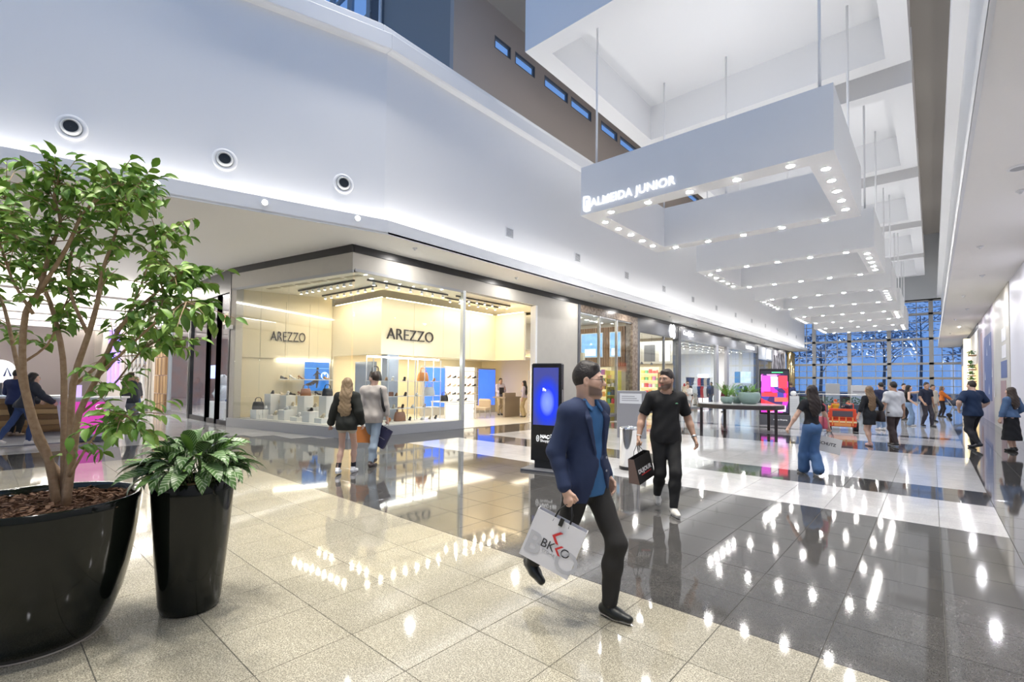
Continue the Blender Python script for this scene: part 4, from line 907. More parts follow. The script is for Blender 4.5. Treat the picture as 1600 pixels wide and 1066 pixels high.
hg = thing('hanging_ornament', 'red and green ornament hanging in the glass front beside the corner shop', 'ornament', (-18.75, 6.3, 3.15))
for s in (-1, 1): MB().tube([(s*.16-.05, 0, -.45), (s*.16+.06, 0, .55)], .07, 8).build('red_bar', plain((.45, .03, .05), .3), hg, smooth=True)
for k in range(6): MB().tube([(-.5+.2*k, -.02, -.05+.02*k), (-.36+.2*k, -.06, .12+.02*k)], [.10, .04], 6).build('green_leaf', plain((.05, .18, .16), .5), hg, smooth=True)
MB().tube([(0, 0, .5), (0, 0, 1.95)], .01, 5).build('cord', m_steel, hg)
ex = thing('exit_sign', 'cream exit sign with red SAIDA lettering on the greige pier', 'sign', (-17.95, 5.62, 3.45))
MB().box(-.18, -.06, 0, .24, -.03, .36).build('plate', mat('sign_cream', (.9, .8, .6), .4, emit=.35, ecol=(1, .85, .6)), ex)
text('lettering', 'SAIDA', .15, plain((.75, .1, .05)), ex, (-.15, -.065, .19), ext=.003, off=.003); MB().add([(-.03, -.066, .06), (.09, -.066, .06), (.03, -.066, .15)], [(0, 1, 2)]).build('arrow', plain((.75, .1, .05)), ex)
MB().box(-.02, -.04, -.16, .26, .12, -.02).build('lamp_box', m_white, ex)
# kiosk island in the left wing
struct(MB().box(-21.5, -4, .0, -15.9, 2.15, .016).build('floor_kiosk', mat('kiosk_carpet', (.10, .10, .13), .6)), 'dark kiosk platform in the left wing')
pk = thing('pink_counter', 'glowing magenta kiosk counter with slanted sides and white top', 'counter', (-15.78, 1.83, .018), R(62))
mb = MB(); mb.add([(-.42, 0, .12), (.42, 0, .12), (.55, -.02, 1.04), (-.55, -.02, 1.04), (-.42, .9, .12), (.42, .9, .12), (.55, .95, 1.04), (-.55, .95, 1.04)], [(0, 1, 2, 3), (5, 4, 7, 6), (1, 5, 6, 2), (4, 0, 3, 7), (3, 2, 6, 7), (4, 5, 1, 0)]); mb.build('body', mat('kiosk_lilac', (.75, .70, .78), .3), pk)
mb = MB(); mb.add([(-.36, -.006, .18), (.36, -.006, .18), (.47, -.028, .98), (-.47, -.028, .98)], [(0, 1, 2, 3)]); mb.build('front_panel', mat('magenta_light', (.80, .06, .48), .4, emit=.45, ecol=(.9, .09, .58)), pk)
MB().box(-.6, -.06, 1.04, .6, 1.0, 1.09).build('counter_top', m_white, pk); MB().box(-.42, -.02, 0, .42, .9, .12).build('base', m_charcoal, pk)
MB().tube([(.3+.06*math.cos(a*.5), -.03, .85+.06*math.sin(a*.5)) for a in range(14)], .006, 5).build('round_logo', emis('logo_white', (1, .8, .95), 1.2), pk)
wk = thing('wood_counter', 'long wooden plank kiosk counter behind the tree', 'counter', (-19.2, -.6, .018), R(-4))
for k in range(6): MB().box(-.06-.01*(k % 2), -2.6, .06+.155*k, 0, 2.6, .20+.155*k).build('plank', mat(f'plank_{k % 4}', (.4, .25, .12)), wk)
MB().box(-.9, -2.6, 0, -.08, 2.6, .98).build('carcass', m_wood, wk); MB().box(-1.0, -2.7, .98, .1, 2.7, 1.04).build('counter_top', m_white, wk)
MB().box(-.06, -1.0, 1.04, .0, 1.7, 1.24).build('glass_guard', m_pane, wk)
lg = thing('round_logo_sign', 'round white lit logo sign above the wooden kiosk', 'sign', (-20.6, .5, 1.75)); MB().disc((0, 0, 0), .34, 24, ax=(1, -.1, 0)).build('disc', m_glow, lg); MB().box(-.04, -.05, -.7, -.02, .05, 0).build('bracket', m_charcoal, lg)
for s in (-1, 1): MB().tube([(.03, s*.14-.06, -.15), (.03, s*.14, .1), (.03, s*.14+.08, -.15)], .025, 6).build('mark', plain((.1, .12, .3)), lg)
tl = thing('tablet', 'tablet on the magenta counter', 'tablet', (-16.2, 1.7, 1.108), R(62)); MB().box(-.12, 0, 0, .12, .02, .3).build('screen', emis('tablet_lilac', (.6, .45, .9), .8), tl); MB().box(-.12, .02, 0, .12, .12, .01).build('stand', m_black, tl)
# planting outside the end glazing
def night_tree(lab, x, y, h, seed):
    rnd = random.Random(seed); t = thing('outdoor_tree', lab, 'tree', (x, y, 0), group='trees beyond the end glazing')
    MB().tube([(0, 0, 0), (.2, 0, h*.4), (.1, 0, h*.8)], [.25, .18, .07], 7).build('trunk', mat('night_bark', (.08, .11, .15), .9), t)
    mb = MB()
    for k in range(7): a = rnd.random()*6.28; mb.tube([(.15, 0, h*(.35+.06*k)), (h*.16*math.cos(a), h*.16*math.sin(a), h*(.55+.05*k)), (h*.3*math.cos(a), h*.3*math.sin(a), h*(.65+.05*k))], [.07, .05, .02], 5)
    mb.build('branches', MATS['night_bark'], t); mb = MB()
    for k in range(520):
        a = rnd.random()*6.28; lay = rnd.choice([.62, .72, .8, .88, .95]); r = h*.42*math.sqrt(rnd.random())*(1.2-.3*lay); c = Vector((r*math.cos(a), r*math.sin(a), h*(lay+.04*rnd.gauss(0, 1)))); u = Vector((rnd.gauss(0, 1), rnd.gauss(0, 1), rnd.gauss(0, .4))).normalized()*.3; v = u.orthogonal().normalized()*.12
        mb.quad(c-u, c+v, c+u, c-v)
    tag(mb.build('foliage', mat('night_leaf', (.12, .20, .30), .9), t), kind='stuff')
night_tree('round dark tree behind the left of the end glazing', -12, 80, 9, 1); night_tree('tall bare branched tree behind the middle of the end glazing', -5.5, 90, 10.5, 2); night_tree('wide flat topped tree behind the right of the end glazing', -1.5, 106, 17, 3); night_tree('dark tree behind the right soffit end', 4.5, 80, 8.5, 4); night_tree('low dark tree far left beyond the end glazing', -20.5, 94, 11, 5)
struct(MB().box(-60, 62.4, -.3, 60, 160, -.1).build('ground_outside', mat('night_ground', (.05, .07, .10), .8)), 'dim paved ground outside the end glazing')

# ================================================================== planters, tree and leafy plant
m_pot = mat('black_glazed_pot', (.006, .008, .006), .09, spec=.35)
m_bark = mat('bark_mulch', (.13, .065, .035), .8, noise=(25, (.22, .13, .08), .2))
P1 = Vector((-4.20, .30, 0)); P2 = Vector((-3.99, 1.07, 0))
pot = thing('bowl_planter', 'wide glossy black bowl planter holding the tree', 'planter', P1)
MB().lathe([(.26, 0), (.315, .012), (.36, .08), (.42, .25), (.462, .45), (.487, .65), (.5, .82), (.503, .865), (.497, .872), (.478, .868), (.47, .80)], n=64, cap=False).build('bowl', m_pot, pot, smooth=True)
MB().lathe([(.30, 0), (.32, .005), (.315, .014), (.27, .014)], n=48).build('base_ring', mat('pot_base', (.30, .28, .24), .6), pot)
MB().lathe([(.475, .79), (.30, .815), (.01, .825)], n=32, cap=False).build('soil', m_bark, pot)
rnd = random.Random(21); mb = MB()
for k in range(900):
    a = rnd.random()*6.283; r = .47*math.sqrt(rnd.random()); c = Vector((r*math.cos(a), r*math.sin(a), .83-.03*r+.02*rnd.random()))
    u = Vector((rnd.gauss(0, 1), rnd.gauss(0, 1), rnd.gauss(0, .25))).normalized()*rnd.uniform(.016, .036); v = u.cross(Vector((rnd.gauss(0, .3), rnd.gauss(0, .3), 1))).normalized()*rnd.uniform(.008, .016); w = u.cross(v).normalized()*.004
    mb.add([c-u-v, c+u-v*.6, c+u*.9+v, c-u*.8+v, c-u-v+w, c+u-v*.6+w, c+u*.9+v+w, c-u*.8+v+w], [(4, 5, 6, 7), (0, 1, 5, 4), (1, 2, 6, 5), (2, 3, 7, 6), (3, 0, 4, 7)])
tag(mb.build('bark_chips', m_bark, pot), 'brown bark chips covering the soil', kind='stuff')
pot2 = thing('tall_planter', 'tall glossy black tapered planter with striped leaves', 'planter', P2)
MB().lathe([(.165, 0), (.178, .008), (.19, .06), (.212, .30), (.238, .60), (.252, .82), (.256, .905), (.25, .913), (.236, .908), (.232, .85)], n=56, cap=False).build('pot_body', m_pot, pot2, smooth=True)
MB().lathe([(.236, .84), (.01, .86)], n=24, cap=False).build('soil', m_bark, pot2)

# --- tree, its stems follow the photograph on planes at the planter's distance
ZT = Vector((P1.x, P1.y, 0)).dot(_fw)
def tp(px, py, dz=0.0):
    d = _ray(px, py); return Vector((0, 0, CAM_H))+d*((ZT+dz)/d.dot(_fw))
tree = thing('indoor_tree', 'slender multi-stemmed tree with light green leaves in the bowl planter', 'tree', (P1.x, P1.y, .82))
base = Vector(tree.location)
m_stem = mat('tree_bark', (.40, .28, .175), .8, noise=(30, (.28, .18, .10), .2), bump=.4, bscale=60)
STEMS = [
 ([(88, 792), (76, 720), (52, 660), (38, 580), (42, 490), (62, 455), (76, 395), (88, 345), (88, 310), (94, 285)], .034, .0, -.10),
 ([(99, 792), (106, 720), (101, 640), (101, 560), (84, 490), (64, 440), (40, 400), (20, 350), (8, 300)], .030, .05, .20),
 ([(106, 792), (116, 700), (126, 645), (150, 590), (186, 515), (226, 472), (260, 442), (282, 425)], .030, -.05, -.22),
 ([(101, 792), (109, 700), (116, 600), (136, 520), (150, 470), (162, 420), (178, 370), (196, 320), (205, 300)], .030, .0, .10),
 ([(90, 792), (94, 745), (62, 690), (34, 570), (6, 480), (-22, 410), (-30, 350)], .028, .06, .25),
 ([(112, 745), (140, 690), (168, 660), (194, 650)], .012, -.08, -.25),
 ([(62, 455), (105, 385), (132, 335), (168, 300), (202, 285)], .018, -.05, -.20),
 ([(150, 590), (208, 535), (255, 495), (290, 472)], .014, -.12, -.35),
 ([(42, 490), (18, 440), (2, 380), (-15, 330)], .014, -.05, -.25),
 ([(116, 600), (160, 560), (205, 470), (240, 400), (262, 360)], .016, .05, .3),
 ([(126, 645), (165, 610), (215, 555), (250, 530)], .012, -.05, .1),
 ([(136, 520), (110, 450), (120, 380), (150, 320), (160, 285)], .015, .05, .3),
 ([(34, 570), (70, 540), (95, 500), (120, 440)], .012, .1, .2)]
rnd = random.Random(4); tips = []; tw = MB()
for pts, r0, d0, d1 in STEMS:
    n = len(pts); P = []
    for i, (x, y) in enumerate(pts):
        f = i/(n-1); P.append(tp(x, y, d0+(d1-d0)*f*f)+Vector((rnd.gauss(0, .008), rnd.gauss(0, .008), 0)))
    # subdivide with a smooth curve
    Q = []
    for i in range(n-1):
        p0, p1, p2, p3 = P[max(i-1, 0)], P[i], P[i+1], P[min(i+2, n-1)]
        for t in (0, .33, .66):
            Q.append(.5*((2*p1)+(p2-p0)*t+(2*p0-5*p1+4*p2-p3)*t*t+(3*p1-p0-3*p2+p3)*t**3))
    Q.append(P[-1]); m = len(Q)
    rad = [max(.0045, .76*r0*(1-.85*(i/(m-1)))) for i in range(m)]
    MB().tube([q-base for q in Q], rad, 8).build('stem', m_stem, tree, smooth=True)
    for i in range(m):
        f = i/(m-1)
        if f > (.50 if n > 5 else .25):
            for k in range(2): tips.append((Q[i], (Q[min(i+1, m-1)]-Q[max(i-1, 0)]).normalized(), f))
leaves = []
for p, t, f in tips:
    for k in range(2 if f > .75 else 1):
        d = (t*.7+Vector((rnd.gauss(0, .6), rnd.gauss(0, .6), rnd.gauss(-.02, .42)))).normalized(); L = rnd.uniform(.13, .28)
        a = p; b = p+d*L*.5; c = p+d*L+Vector((0, 0, -.05*rnd.random()))
        tw.tube([a-base, b-base, c-base], [.004, .003, .0015], 4)
        nl = rnd.randint(5, 8)
        for j in range(nl):
            s = .25+.75*j/(nl-1); q = a.lerp(c, s)
            ld = (d*.45+Vector((rnd.gauss(0, .7), rnd.gauss(0, .7), rnd.gauss(-.35, .35)))).normalized()
            leaves.append((q, ld, rnd.uniform(.8, 1.25)))
tw.build('twigs', m_stem, tree)
m_lv = [mat(f'tree_leaf_{i}', c, .45, rnd=.25) for i, c in enumerate(((.16, .30, .045), (.10, .22, .03), (.24, .38, .07)))]
for m in m_lv:
    b = m.node_tree.nodes['Principled BSDF']; b.inputs['Subsurface Weight'].default_value = 0; b.inputs['Specular IOR Level'].default_value = .4
def leaf_geo():
    mb = MB(); L = .078
    pr = [(0, 0, 0), (.22, .30, .004), (.5, .40, 0), (.78, .26, -.01), (1, 0, -.028)]
    vs = []
    for t, w, z in pr: vs += [(-w*L*.62, t*L, z+.012*w), (0, t*L, z-.004*(w > 0)), (w*L*.62, t*L, z+.012*w)]
    fs = []
    for i in range(4):
        a = 3*i; fs += [(a, a+1, a+4, a+3), (a+1, a+2, a+5, a+4)]
    return mb.add(vs, fs)
leaf_me = [leaf_geo().mesh('leaf', m, True) for m in m_lv]
def leaf_mtx(q, d, s, roll):
    y = d; x = y.cross(Vector((0, 0, 1)))
    x = x.normalized() if x.length > .05 else Vector((1, 0, 0)); z = x.cross(y).normalized()
    x2 = x*math.cos(roll)+z*math.sin(roll); z2 = z*math.cos(roll)-x*math.sin(roll)
    return Matrix(((x2.x*s, y.x*s, z2.x*s, q.x), (x2.y*s, y.y*s, z2.y*s, q.y), (x2.z*s, y.z*s, z2.z*s, q.z), (0, 0, 0, 1)))
order = sorted(range(len(leaves)), key=lambda i: leaves[i][0].dot(_fw) if (project(*leaves[i][0])[0] > -10) else 99)
rest_l = MB(); proto = leaf_geo()
for n, i in enumerate(order):
    q, d, s = leaves[i]; M = leaf_mtx(q-base, d, s, rnd.gauss(0, .5)); k = rnd.choice([0, 0, 1, 2])
    if n < 300:
        o = bpy.data.objects.new('leaf', leaf_me[k]); o.matrix_local = M; lk(o, tree)
    else:
        rest_l.cur = k; rest_l.add([M @ Vector(v) for v in proto.v], proto.f)
tag(rest_l.build('foliage', m_lv, tree, smooth=True), kind='stuff')

# --- plant with silver striped leaves
pl = thing('striped_leaf_plant', 'bushy plant with pale striped lance leaves in the tall planter', 'plant', (P2.x, P2.y, .86))
def lance(L, w, droop, curl=.3):
    mb = MB(); vs = []; cols = []; n = 8
    for i in range(n+1):
        t = i/n; ww = w*math.sin(math.pi*min(1, t*.97+.03))**.8*(1 if t < .5 else 1-.25*(t-.5)); y = L*t*math.cos(droop*t*.8); z = L*(.28*t-droop*.62*t*t)
        for x in (-1, -.5, 0, .5, 1): vs.append((x*ww, y, z+abs(x)*ww*curl)); cols.append(x)
    fs = []
    for i in range(n):
        for j in range(4): a = i*5+j; fs.append((a, a+1, a+6, a+5))
    mb.add(vs, fs); mb.tube([(0, -.10, -.12), (0, -.03, -.03), (0, 0.02, .006)], .005, 4); return mb
def striped():
    m = bpy.data.materials.new('striped_leaf'); m.use_nodes = True; nt = m.node_tree; b = nt.nodes['Principled BSDF']; L = nt.links.new
    tc = nt.nodes.new('ShaderNodeTexCoord'); sx = nt.nodes.new('ShaderNodeSeparateXYZ'); L(tc.outputs['Object'], sx.inputs[0])
    ab = nt.nodes.new('ShaderNodeMath'); ab.operation = 'ABSOLUTE'; L(sx.outputs[0], ab.inputs[0])
    ml = nt.nodes.new('ShaderNodeMath'); ml.operation = 'MULTIPLY_ADD'; ml.inputs[1].default_value = -1.1; L(ab.outputs[0], ml.inputs[0]); L(sx.outputs[1], ml.inputs[2])
    sn = nt.nodes.new('ShaderNodeMath'); sn.operation = 'MULTIPLY'; sn.inputs[1].default_value = 260; L(ml.outputs[0], sn.inputs[0])
    s2 = nt.nodes.new('ShaderNodeMath'); s2.operation = 'SINE'; L(sn.outputs[0], s2.inputs[0])
    rp = nt.nodes.new('ShaderNodeValToRGB'); e = rp.color_ramp.elements; e[0].position = .45; e[1].position = .85; e[0].color = (.075, .17, .04, 1); e[1].color = (.38, .47, .30, 1); L(s2.outputs[0], rp.inputs[0])
    L(rp.outputs[0], b.inputs['Base Color']); b.inputs['Roughness'].default_value = .38; m.diffuse_color = (.1, .2, .06, 1); return m
m_str = striped(); m_grn = mat('young_leaf', (.16, .30, .06), .4)
lan = [lance(.27, .044, 1.0).mesh('leaf', m_str, True), lance(.31, .047, .8).mesh('leaf', m_str, True), lance(.22, .04, 1.25).mesh('leaf', m_str, True), lance(.24, .03, .5).mesh('leaf', m_grn, True)]
rnd = random.Random(12)
for i in range(120):
    az = 2.399*i+rnd.gauss(0, .25); f = (i/120)**.6; el = R(62)*(1-f)-R(12)*f+rnd.gauss(0, .12); rr = .03+.19*f
    o = inst('leaf', lan[3 if i % 17 == 5 else rnd.choice([0, 0, 1, 2])], pl, (rr*math.cos(az), rr*math.sin(az), .10+.16*(1-f)+rnd.uniform(-.02, .05)), (el, rnd.gauss(0, .25), az-R(90)), rnd.uniform(.8, 1.12))
# fern fronds poking out
def frond(L, n=11):
    mb = MB(); mb.tube([(0, 0, 0), (0, L*.5, L*.22), (0, L, L*.18)], [.004, .003, .001], 4)
    for k in range(n):
        t = .25+.72*k/(n-1); y = L*t; z = L*(.44*t-.26*t*t); w = .055*(1.1-t*.75)
        for s in (-1, 1): mb.quad((0, y, z), (s*w*.5, y+.022, z+.006), (s*w, y+.020, z-.006), (s*w*.5, y-.002, z))
    return mb
fm = frond(.34).mesh('frond', mat('fern_leaf', (.13, .30, .04), .5), True)
for az, el, s in ((R(205), .25, 1.15), (R(222), .0, 1.0), (R(190), -.15, .9), (R(35), .75, .9), (R(60), .6, .8), (R(250), .1, .8)):
    inst('fern_frond', fm, pl, (.12*math.cos(az), .12*math.sin(az), .12), (el, 0, az-R(90)), s)

# ================================================================== people
def _nets(F, lo, h):
    """naive surface nets on a signed distance grid -> vertices, quads"""
    S = F < 0
    c = [S[i:S.shape[0]-1+i, j:S.shape[1]-1+j, k:S.shape[2]-1+k] for i in (0, 1) for j in (0, 1) for k in (0, 1)]
    cnt = sum(a.astype(np.int8) for a in c); mix = (cnt > 0) & (cnt < 8)
    idx = np.argwhere(mix)
    if len(idx) == 0: return np.zeros((0, 3)), np.zeros((0, 4), int)
    cid = -np.ones(mix.shape, int); cid[mix] = np.arange(len(idx))
    acc = np.zeros((len(idx), 3)); n = np.zeros(len(idx))
    off = np.array([(i, j, k) for i in (0, 1) for j in (0, 1) for k in (0, 1)])
    val = np.stack([F[idx[:, 0]+o[0], idx[:, 1]+o[1], idx[:, 2]+o[2]] for o in off], 1)
    for a in range(8):
        for b in range(a+1, 8):
            if np.abs(off[a]-off[b]).sum() != 1: continue
            m = (val[:, a] < 0) != (val[:, b] < 0)
            t = np.where(m, val[:, a]/np.where(m, val[:, a]-val[:, b], 1), 0)[:, None]
            acc += np.where(m[:, None], off[a]+(off[b]-off[a])*t, 0); n += m
    V = lo+(idx+acc/n[:, None])*h
    Q = []
    for ax in range(3):
        sl0 = [slice(None)]*3; sl1 = [slice(None)]*3; sl0[ax] = slice(0, -1); sl1[ax] = slice(1, None)
        a, b = S[tuple(sl0)], S[tuple(sl1)]; o1, o2 = (ax+1) % 3, (ax+2) % 3
        for flip, m in ((False, a & ~b), (True, ~a & b)):
            p = np.argwhere(m)
            ok = (p[:, o1] > 0) & (p[:, o2] > 0) & (p[:, o1] < mix.shape[o1]) & (p[:, o2] < mix.shape[o2]); p = p[ok]
            if not len(p): continue
            e1 = np.zeros(3, int); e1[o1] = 1; e2 = np.zeros(3, int); e2[o2] = 1
            g = lambda q: cid[q[:, 0], q[:, 1], q[:, 2]]
            q = np.stack([g(p-e1-e2), g(p-e2), g(p), g(p-e1)], 1)
            Q.append(q[:, ::-1] if flip else q)
    return V, (np.concatenate(Q) if Q else np.zeros((0, 4), int))
class Field:
    def __init__(s, lo, hi, h):
        s.h = h; s.lo = np.array(lo, float)-3*h; n = np.ceil((np.array(hi, float)+3*h-s.lo)/h).astype(int)+1
        s.ax = [s.lo[i]+h*np.arange(n[i]) for i in range(3)]; s.F = np.full(n, .25)
    def _sub(s, lo, hi, pad):
        sl = []
        for i in range(3):
            a = int(max(0, np.floor((lo[i]-pad-s.lo[i])/s.h))); b = int(min(len(s.ax[i]), np.ceil((hi[i]+pad-s.lo[i])/s.h)+1))
            if b <= a: return None, None
            sl.append(slice(a, b))
        X, Y, Z = np.meshgrid(*[s.ax[i][sl[i]] for i in range(3)], indexing='ij')
        return tuple(sl), (X, Y, Z)
    def _cap(s, G, a, b, ra, rb, side, flat):
        X, Y, Z = G; a = np.array(a, float); b = np.array(b, float); ba = b-a; L = max((ba**2).sum(), 1e-9)
        t = np.clip(((X-a[0])*ba[0]+(Y-a[1])*ba[1]+(Z-a[2])*ba[2])/L, 0, 1)
        x, y, z = X-a[0]-t*ba[0], Y-a[1]-t*ba[1], Z-a[2]-t*ba[2]
        if side is not None:
            q = (x*side[0]+y*side[1]+z*side[2])*(1/flat-1); x, y, z = x+q*side[0], y+q*side[1], z+q*side[2]
        return (np.sqrt(x*x+y*y+z*z)-(ra+(rb-ra)*t))*(flat if side is not None and flat < 1 else 1)
    def cap(s, a, b, ra, rb=None, k=.03, side=None, flat=1., sub=False):
        rb = ra if rb is None else rb; m = max(ra, rb)*max(1, flat); a = np.array(a, float); b = np.array(b, float)
        sl, G = s._sub(np.minimum(a, b)-m, np.maximum(a, b)+m, k+.03)
        if sl is None: return s
        d = s._cap(G, a, b, ra, rb, side, flat); f = s.F[sl]
        if sub: d = -d; hh = np.clip(.5-.5*(f-d)/k, 0, 1); s.F[sl] = f*(1-hh)+d*hh+k*hh*(1-hh)
        else: hh = np.clip(.5+.5*(f-d)/k, 0, 1); s.F[sl] = f*(1-hh)+d*hh-k*hh*(1-hh)
        return s
    def ell(s, c, r, k=.02, M=None, sub=False):
        """ellipsoid with radii r; M = 3x3 axes (columns)"""
        c = np.array(c, float); r = np.array(r, float); m = r.max(); sl, G = s._sub(c-m, c+m, k+.03)
        if sl is None: return s
        x, y, z = G[0]-c[0], G[1]-c[1], G[2]-c[2]
        if M is not None: x, y, z = (x*M[0][i]+y*M[1][i]+z*M[2][i] for i in range(3))
        k0 = np.sqrt((x/r[0])**2+(y/r[1])**2+(z/r[2])**2); k1 = np.sqrt((x/r[0]**2)**2+(y/r[1]**2)**2+(z/r[2]**2)**2)+1e-9
        d = k0*(k0-1)/k1; f = s.F[sl]
        if sub: d = -d; hh = np.clip(.5-.5*(f-d)/k, 0, 1); s.F[sl] = f*(1-hh)+d*hh+k*hh*(1-hh)
        else: hh = np.clip(.5+.5*(f-d)/k, 0, 1); s.F[sl] = f*(1-hh)+d*hh-k*hh*(1-hh)
        return s
    def cut(s, p, n):
        """keep the side the normal points away from"""
        n = np.array(n, float); n /= np.linalg.norm(n); X, Y, Z = np.meshgrid(*s.ax, indexing='ij')
        s.F = np.maximum(s.F, (X-p[0])*n[0]+(Y-p[1])*n[1]+(Z-p[2])*n[2]); return s
    def fold(s, amp, f, ph=0):
        X, Y, Z = np.meshgrid(*s.ax, indexing='ij')
        s.F = s.F+amp*np.sin(f*(X*.9+Z*.7)+ph+1.7*np.sin(f*.55*Y+ph))*np.sin(f*.8*(Z*.8-Y)+ph*2+1.3*np.sin(f*.6*X)); return s
    def nets(s): return _nets(s.F, s.lo, s.h)
def mk(name, parts, m, parent, cols=None):
    """one mesh object out of several (verts, quads) chunks, optional vertex colours"""
    vs = []; fs = []; n = 0
    for V, Q in parts: vs.append(V); fs.append(Q+n); n += len(V)
    V = np.concatenate(vs); Q = np.concatenate(fs)
    if not len(Q): return None
    me = bpy.data.meshes.new(name); me.vertices.add(len(V)); me.vertices.foreach_set('co', V.astype(np.float32).ravel())
    me.loops.add(len(Q)*4); me.loops.foreach_set('vertex_index', Q.astype(np.int32).ravel())
    me.polygons.add(len(Q)); me.polygons.foreach_set('loop_start', (np.arange(len(Q))*4).astype(np.int32)); me.polygons.foreach_set('use_smooth', np.ones(len(Q), bool))
    me.materials.append(m); me.update(calc_edges=True)
    if cols is not None:
        ca = me.color_attributes.new('Col', 'FLOAT_COLOR', 'POINT'); ca.data.foreach_set('color', np.concatenate([np.concatenate(cols), np.ones((len(V), 1))], 1).astype(np.float32).ravel())
    o = bpy.data.objects.new(name, me); return lk(o, parent)
def ik(a, t, l1, l2, hint):
    a, t, hint = Vector(a), Vector(t), Vector(hint); d = t-a; L = min(d.length, (l1+l2)*.999); u = d.normalized()
    x = (l1*l1-l2*l2+L*L)/(2*L); h = math.sqrt(max(0, l1*l1-x*x)); w = hint-u*hint.dot(u)
    return a+u*x+(w.normalized() if w.length > 1e-6 else u.orthogonal())*h, a+u*L
SKIN = {'fair': (.62, .40, .30), 'tan': (.48, .29, .20), 'light': (.70, .47, .36)}
def cloth(c, rough=.85, bump=.25): return mat('cloth_%02x%02x%02x' % tuple(int(v*255) for v in c), c, rough, bump=bump, bscale=14, noise=(9, tuple(v*.86 for v in c), .3))
def hairm(c): return mat('hair_%02x%02x%02x' % tuple(int(v*255) for v in c), c, .5, noise=(40, tuple(v*.6 for v in c), .25), bump=.4, bscale=90)
m_skin = vcol('skin', .48, bump=.03)
def person(label, loc, facing, height=1.75, fem=False, res=.014, skin='fair', top=None, bottom=None, shoes=(.05, .05, .05), hair='short', hairc=(.03, .02, .015),
           rh=None, lh=None, ra=None, la=None, head=(0, 0), lean=0, hip=None, beard=False, glasses=False, socks=None, group='shoppers in the hall', gripr=0, gripl=0, build=1.0, jacket=None, sole=None, elbow=None, mannequin=False, seat=None):
    """facing: degrees in the camera's sense, 0 = away from it, 90 = to the right. Local frame: +y ahead, +x the person's right."""
    al = R(facing); f = Vector((_fw.x, _fw.y, 0)).normalized()*math.cos(al)+Vector((_r0.x, _r0.y, 0))*math.sin(al); rz = math.atan2(-f.x, f.y)
    T = thing('person' if not mannequin else 'mannequin', label, 'person' if not mannequin else 'mannequin', (loc[0], loc[1], loc[2] if len(loc) > 2 else 0), rz, group); s = height/1.75; T.scale = (s, s, s)
    res = res/s; bw = build*(.92 if fem else 1.0); sh = .158 if fem else .178; sh *= .5+.5*build
    cl, sl_ = math.cos(lean), math.sin(lean); hz = hip if hip else .93
    def sp(x, y, z): # torso point leaned about the hip
        dz = z-.93; return np.array((x, y*cl+dz*sl_, hz+dz*cl-y*sl_))
    hipJ = {1: sp(.09, 0, .90), -1: sp(-.09, 0, .90)}; shJ = {1: sp(sh, -.012, 1.415), -1: sp(-sh, -.012, 1.415)}
    ank = {1: ra or (.085, 0, .085), -1: la or (-.085, 0, .085)}; leg = {}
    for g in (1, -1):
        k, a = ik(hipJ[g], ank[g], .425, .415, (g*.06, 1, 0.05)); leg[g] = (hipJ[g], np.array(k), np.array(a))
    wr = {1: rh or (sh+.09, .03, .88), -1: lh or (-sh-.09, .03, .88)}; arm = {}
    for g in (1, -1):
        hint = (g*.35, -1, -.15) if not elbow or elbow.get(g) is None else elbow[g]
        k, a = ik(shJ[g], sp(*wr[g]) if lean and wr[g][2] > .7 else wr[g], .285, .255, hint); arm[g] = (shJ[g], np.array(k), np.array(a))
    hc = sp(0, .022, 1.625); hy, hp = R(head[0]), R(head[1])+lean*-.4
    Mz = np.array(((math.cos(hy), -math.sin(hy), 0), (math.sin(hy), math.cos(hy), 0), (0, 0, 1))); Mx = np.array(((1, 0, 0), (0, math.cos(hp), -math.sin(hp)), (0, math.sin(hp), math.cos(hp)))); HM = Mz @ Mx
    H = lambda x, y, z: hc+HM @ np.array((x, y, z))
    Y = (0, 1, 0); up = sp(0, 0, 1.93)-sp(0, 0, .93); fwd = sp(0, 1, .93)-sp(0, 0, .93)
    def torso(F, off, k=.05, lo=False):
        F.cap(sp(-.055, -.005, .93), sp(.055, -.005, .93), (.115 if fem else .102)*bw+off, k=k, side=fwd, flat=.92)
        F.cap(sp(0, 0, .95), sp(0, .005, 1.10), (.145 if fem else .138)*bw+off, (.112 if fem else .133)*bw+off, k, fwd, .72)
        F.cap(sp(0, .005, 1.10), sp(0, 0, 1.30), (.112 if fem else .133)*bw+off, (.130 if fem else .152)*bw+off, k, fwd, .70)
        F.cap(sp(-sh*.55, -.01, 1.36), sp(sh*.55, -.01, 1.36), .078*bw+off, k=k, side=fwd, flat=.95)
        F.cap(sp(0, -.015, 1.38), sp(0, -.012, 1.46), .085*bw+off, .058+off*.5, k)
        for g in (1, -1): F.cap(sp(g*.05, -.015, 1.45), shJ[g]+np.array((0, 0, -.005)), .042+off, .052*bw+off, k)
        if fem:
            for g in (1, -1): F.cap(sp(g*.06, .065, 1.265), sp(g*.055, .075, 1.26), .055+off, k=.04)
        for g in (1, -1): F.cap(sp(g*.065, -.055, .90), sp(g*.06, -.06, .92), .078*bw+off, k=.05)
    def arms(F, off, u=1.0, fo=1.0, k=.03, taper=0):
        for g in (1, -1):
            a, e, w = arm[g]; e2 = a+(e-a)*min(u, 1)
            F.cap(a, e2, .054*bw+off, ((.043 if u >= 1 else .047)*bw+off+taper), k)
            if fo > 0 and u >= 1:
                w2 = e+(w-e)*fo; F.cap(e, e+(w-e)*min(.35, fo), .042*bw+off, .042*bw+off, k); F.cap(e+(w-e)*min(.35, fo), w2, .042*bw+off, .042*bw+(.027-.042*bw)*min(1, fo)+off+taper, k)
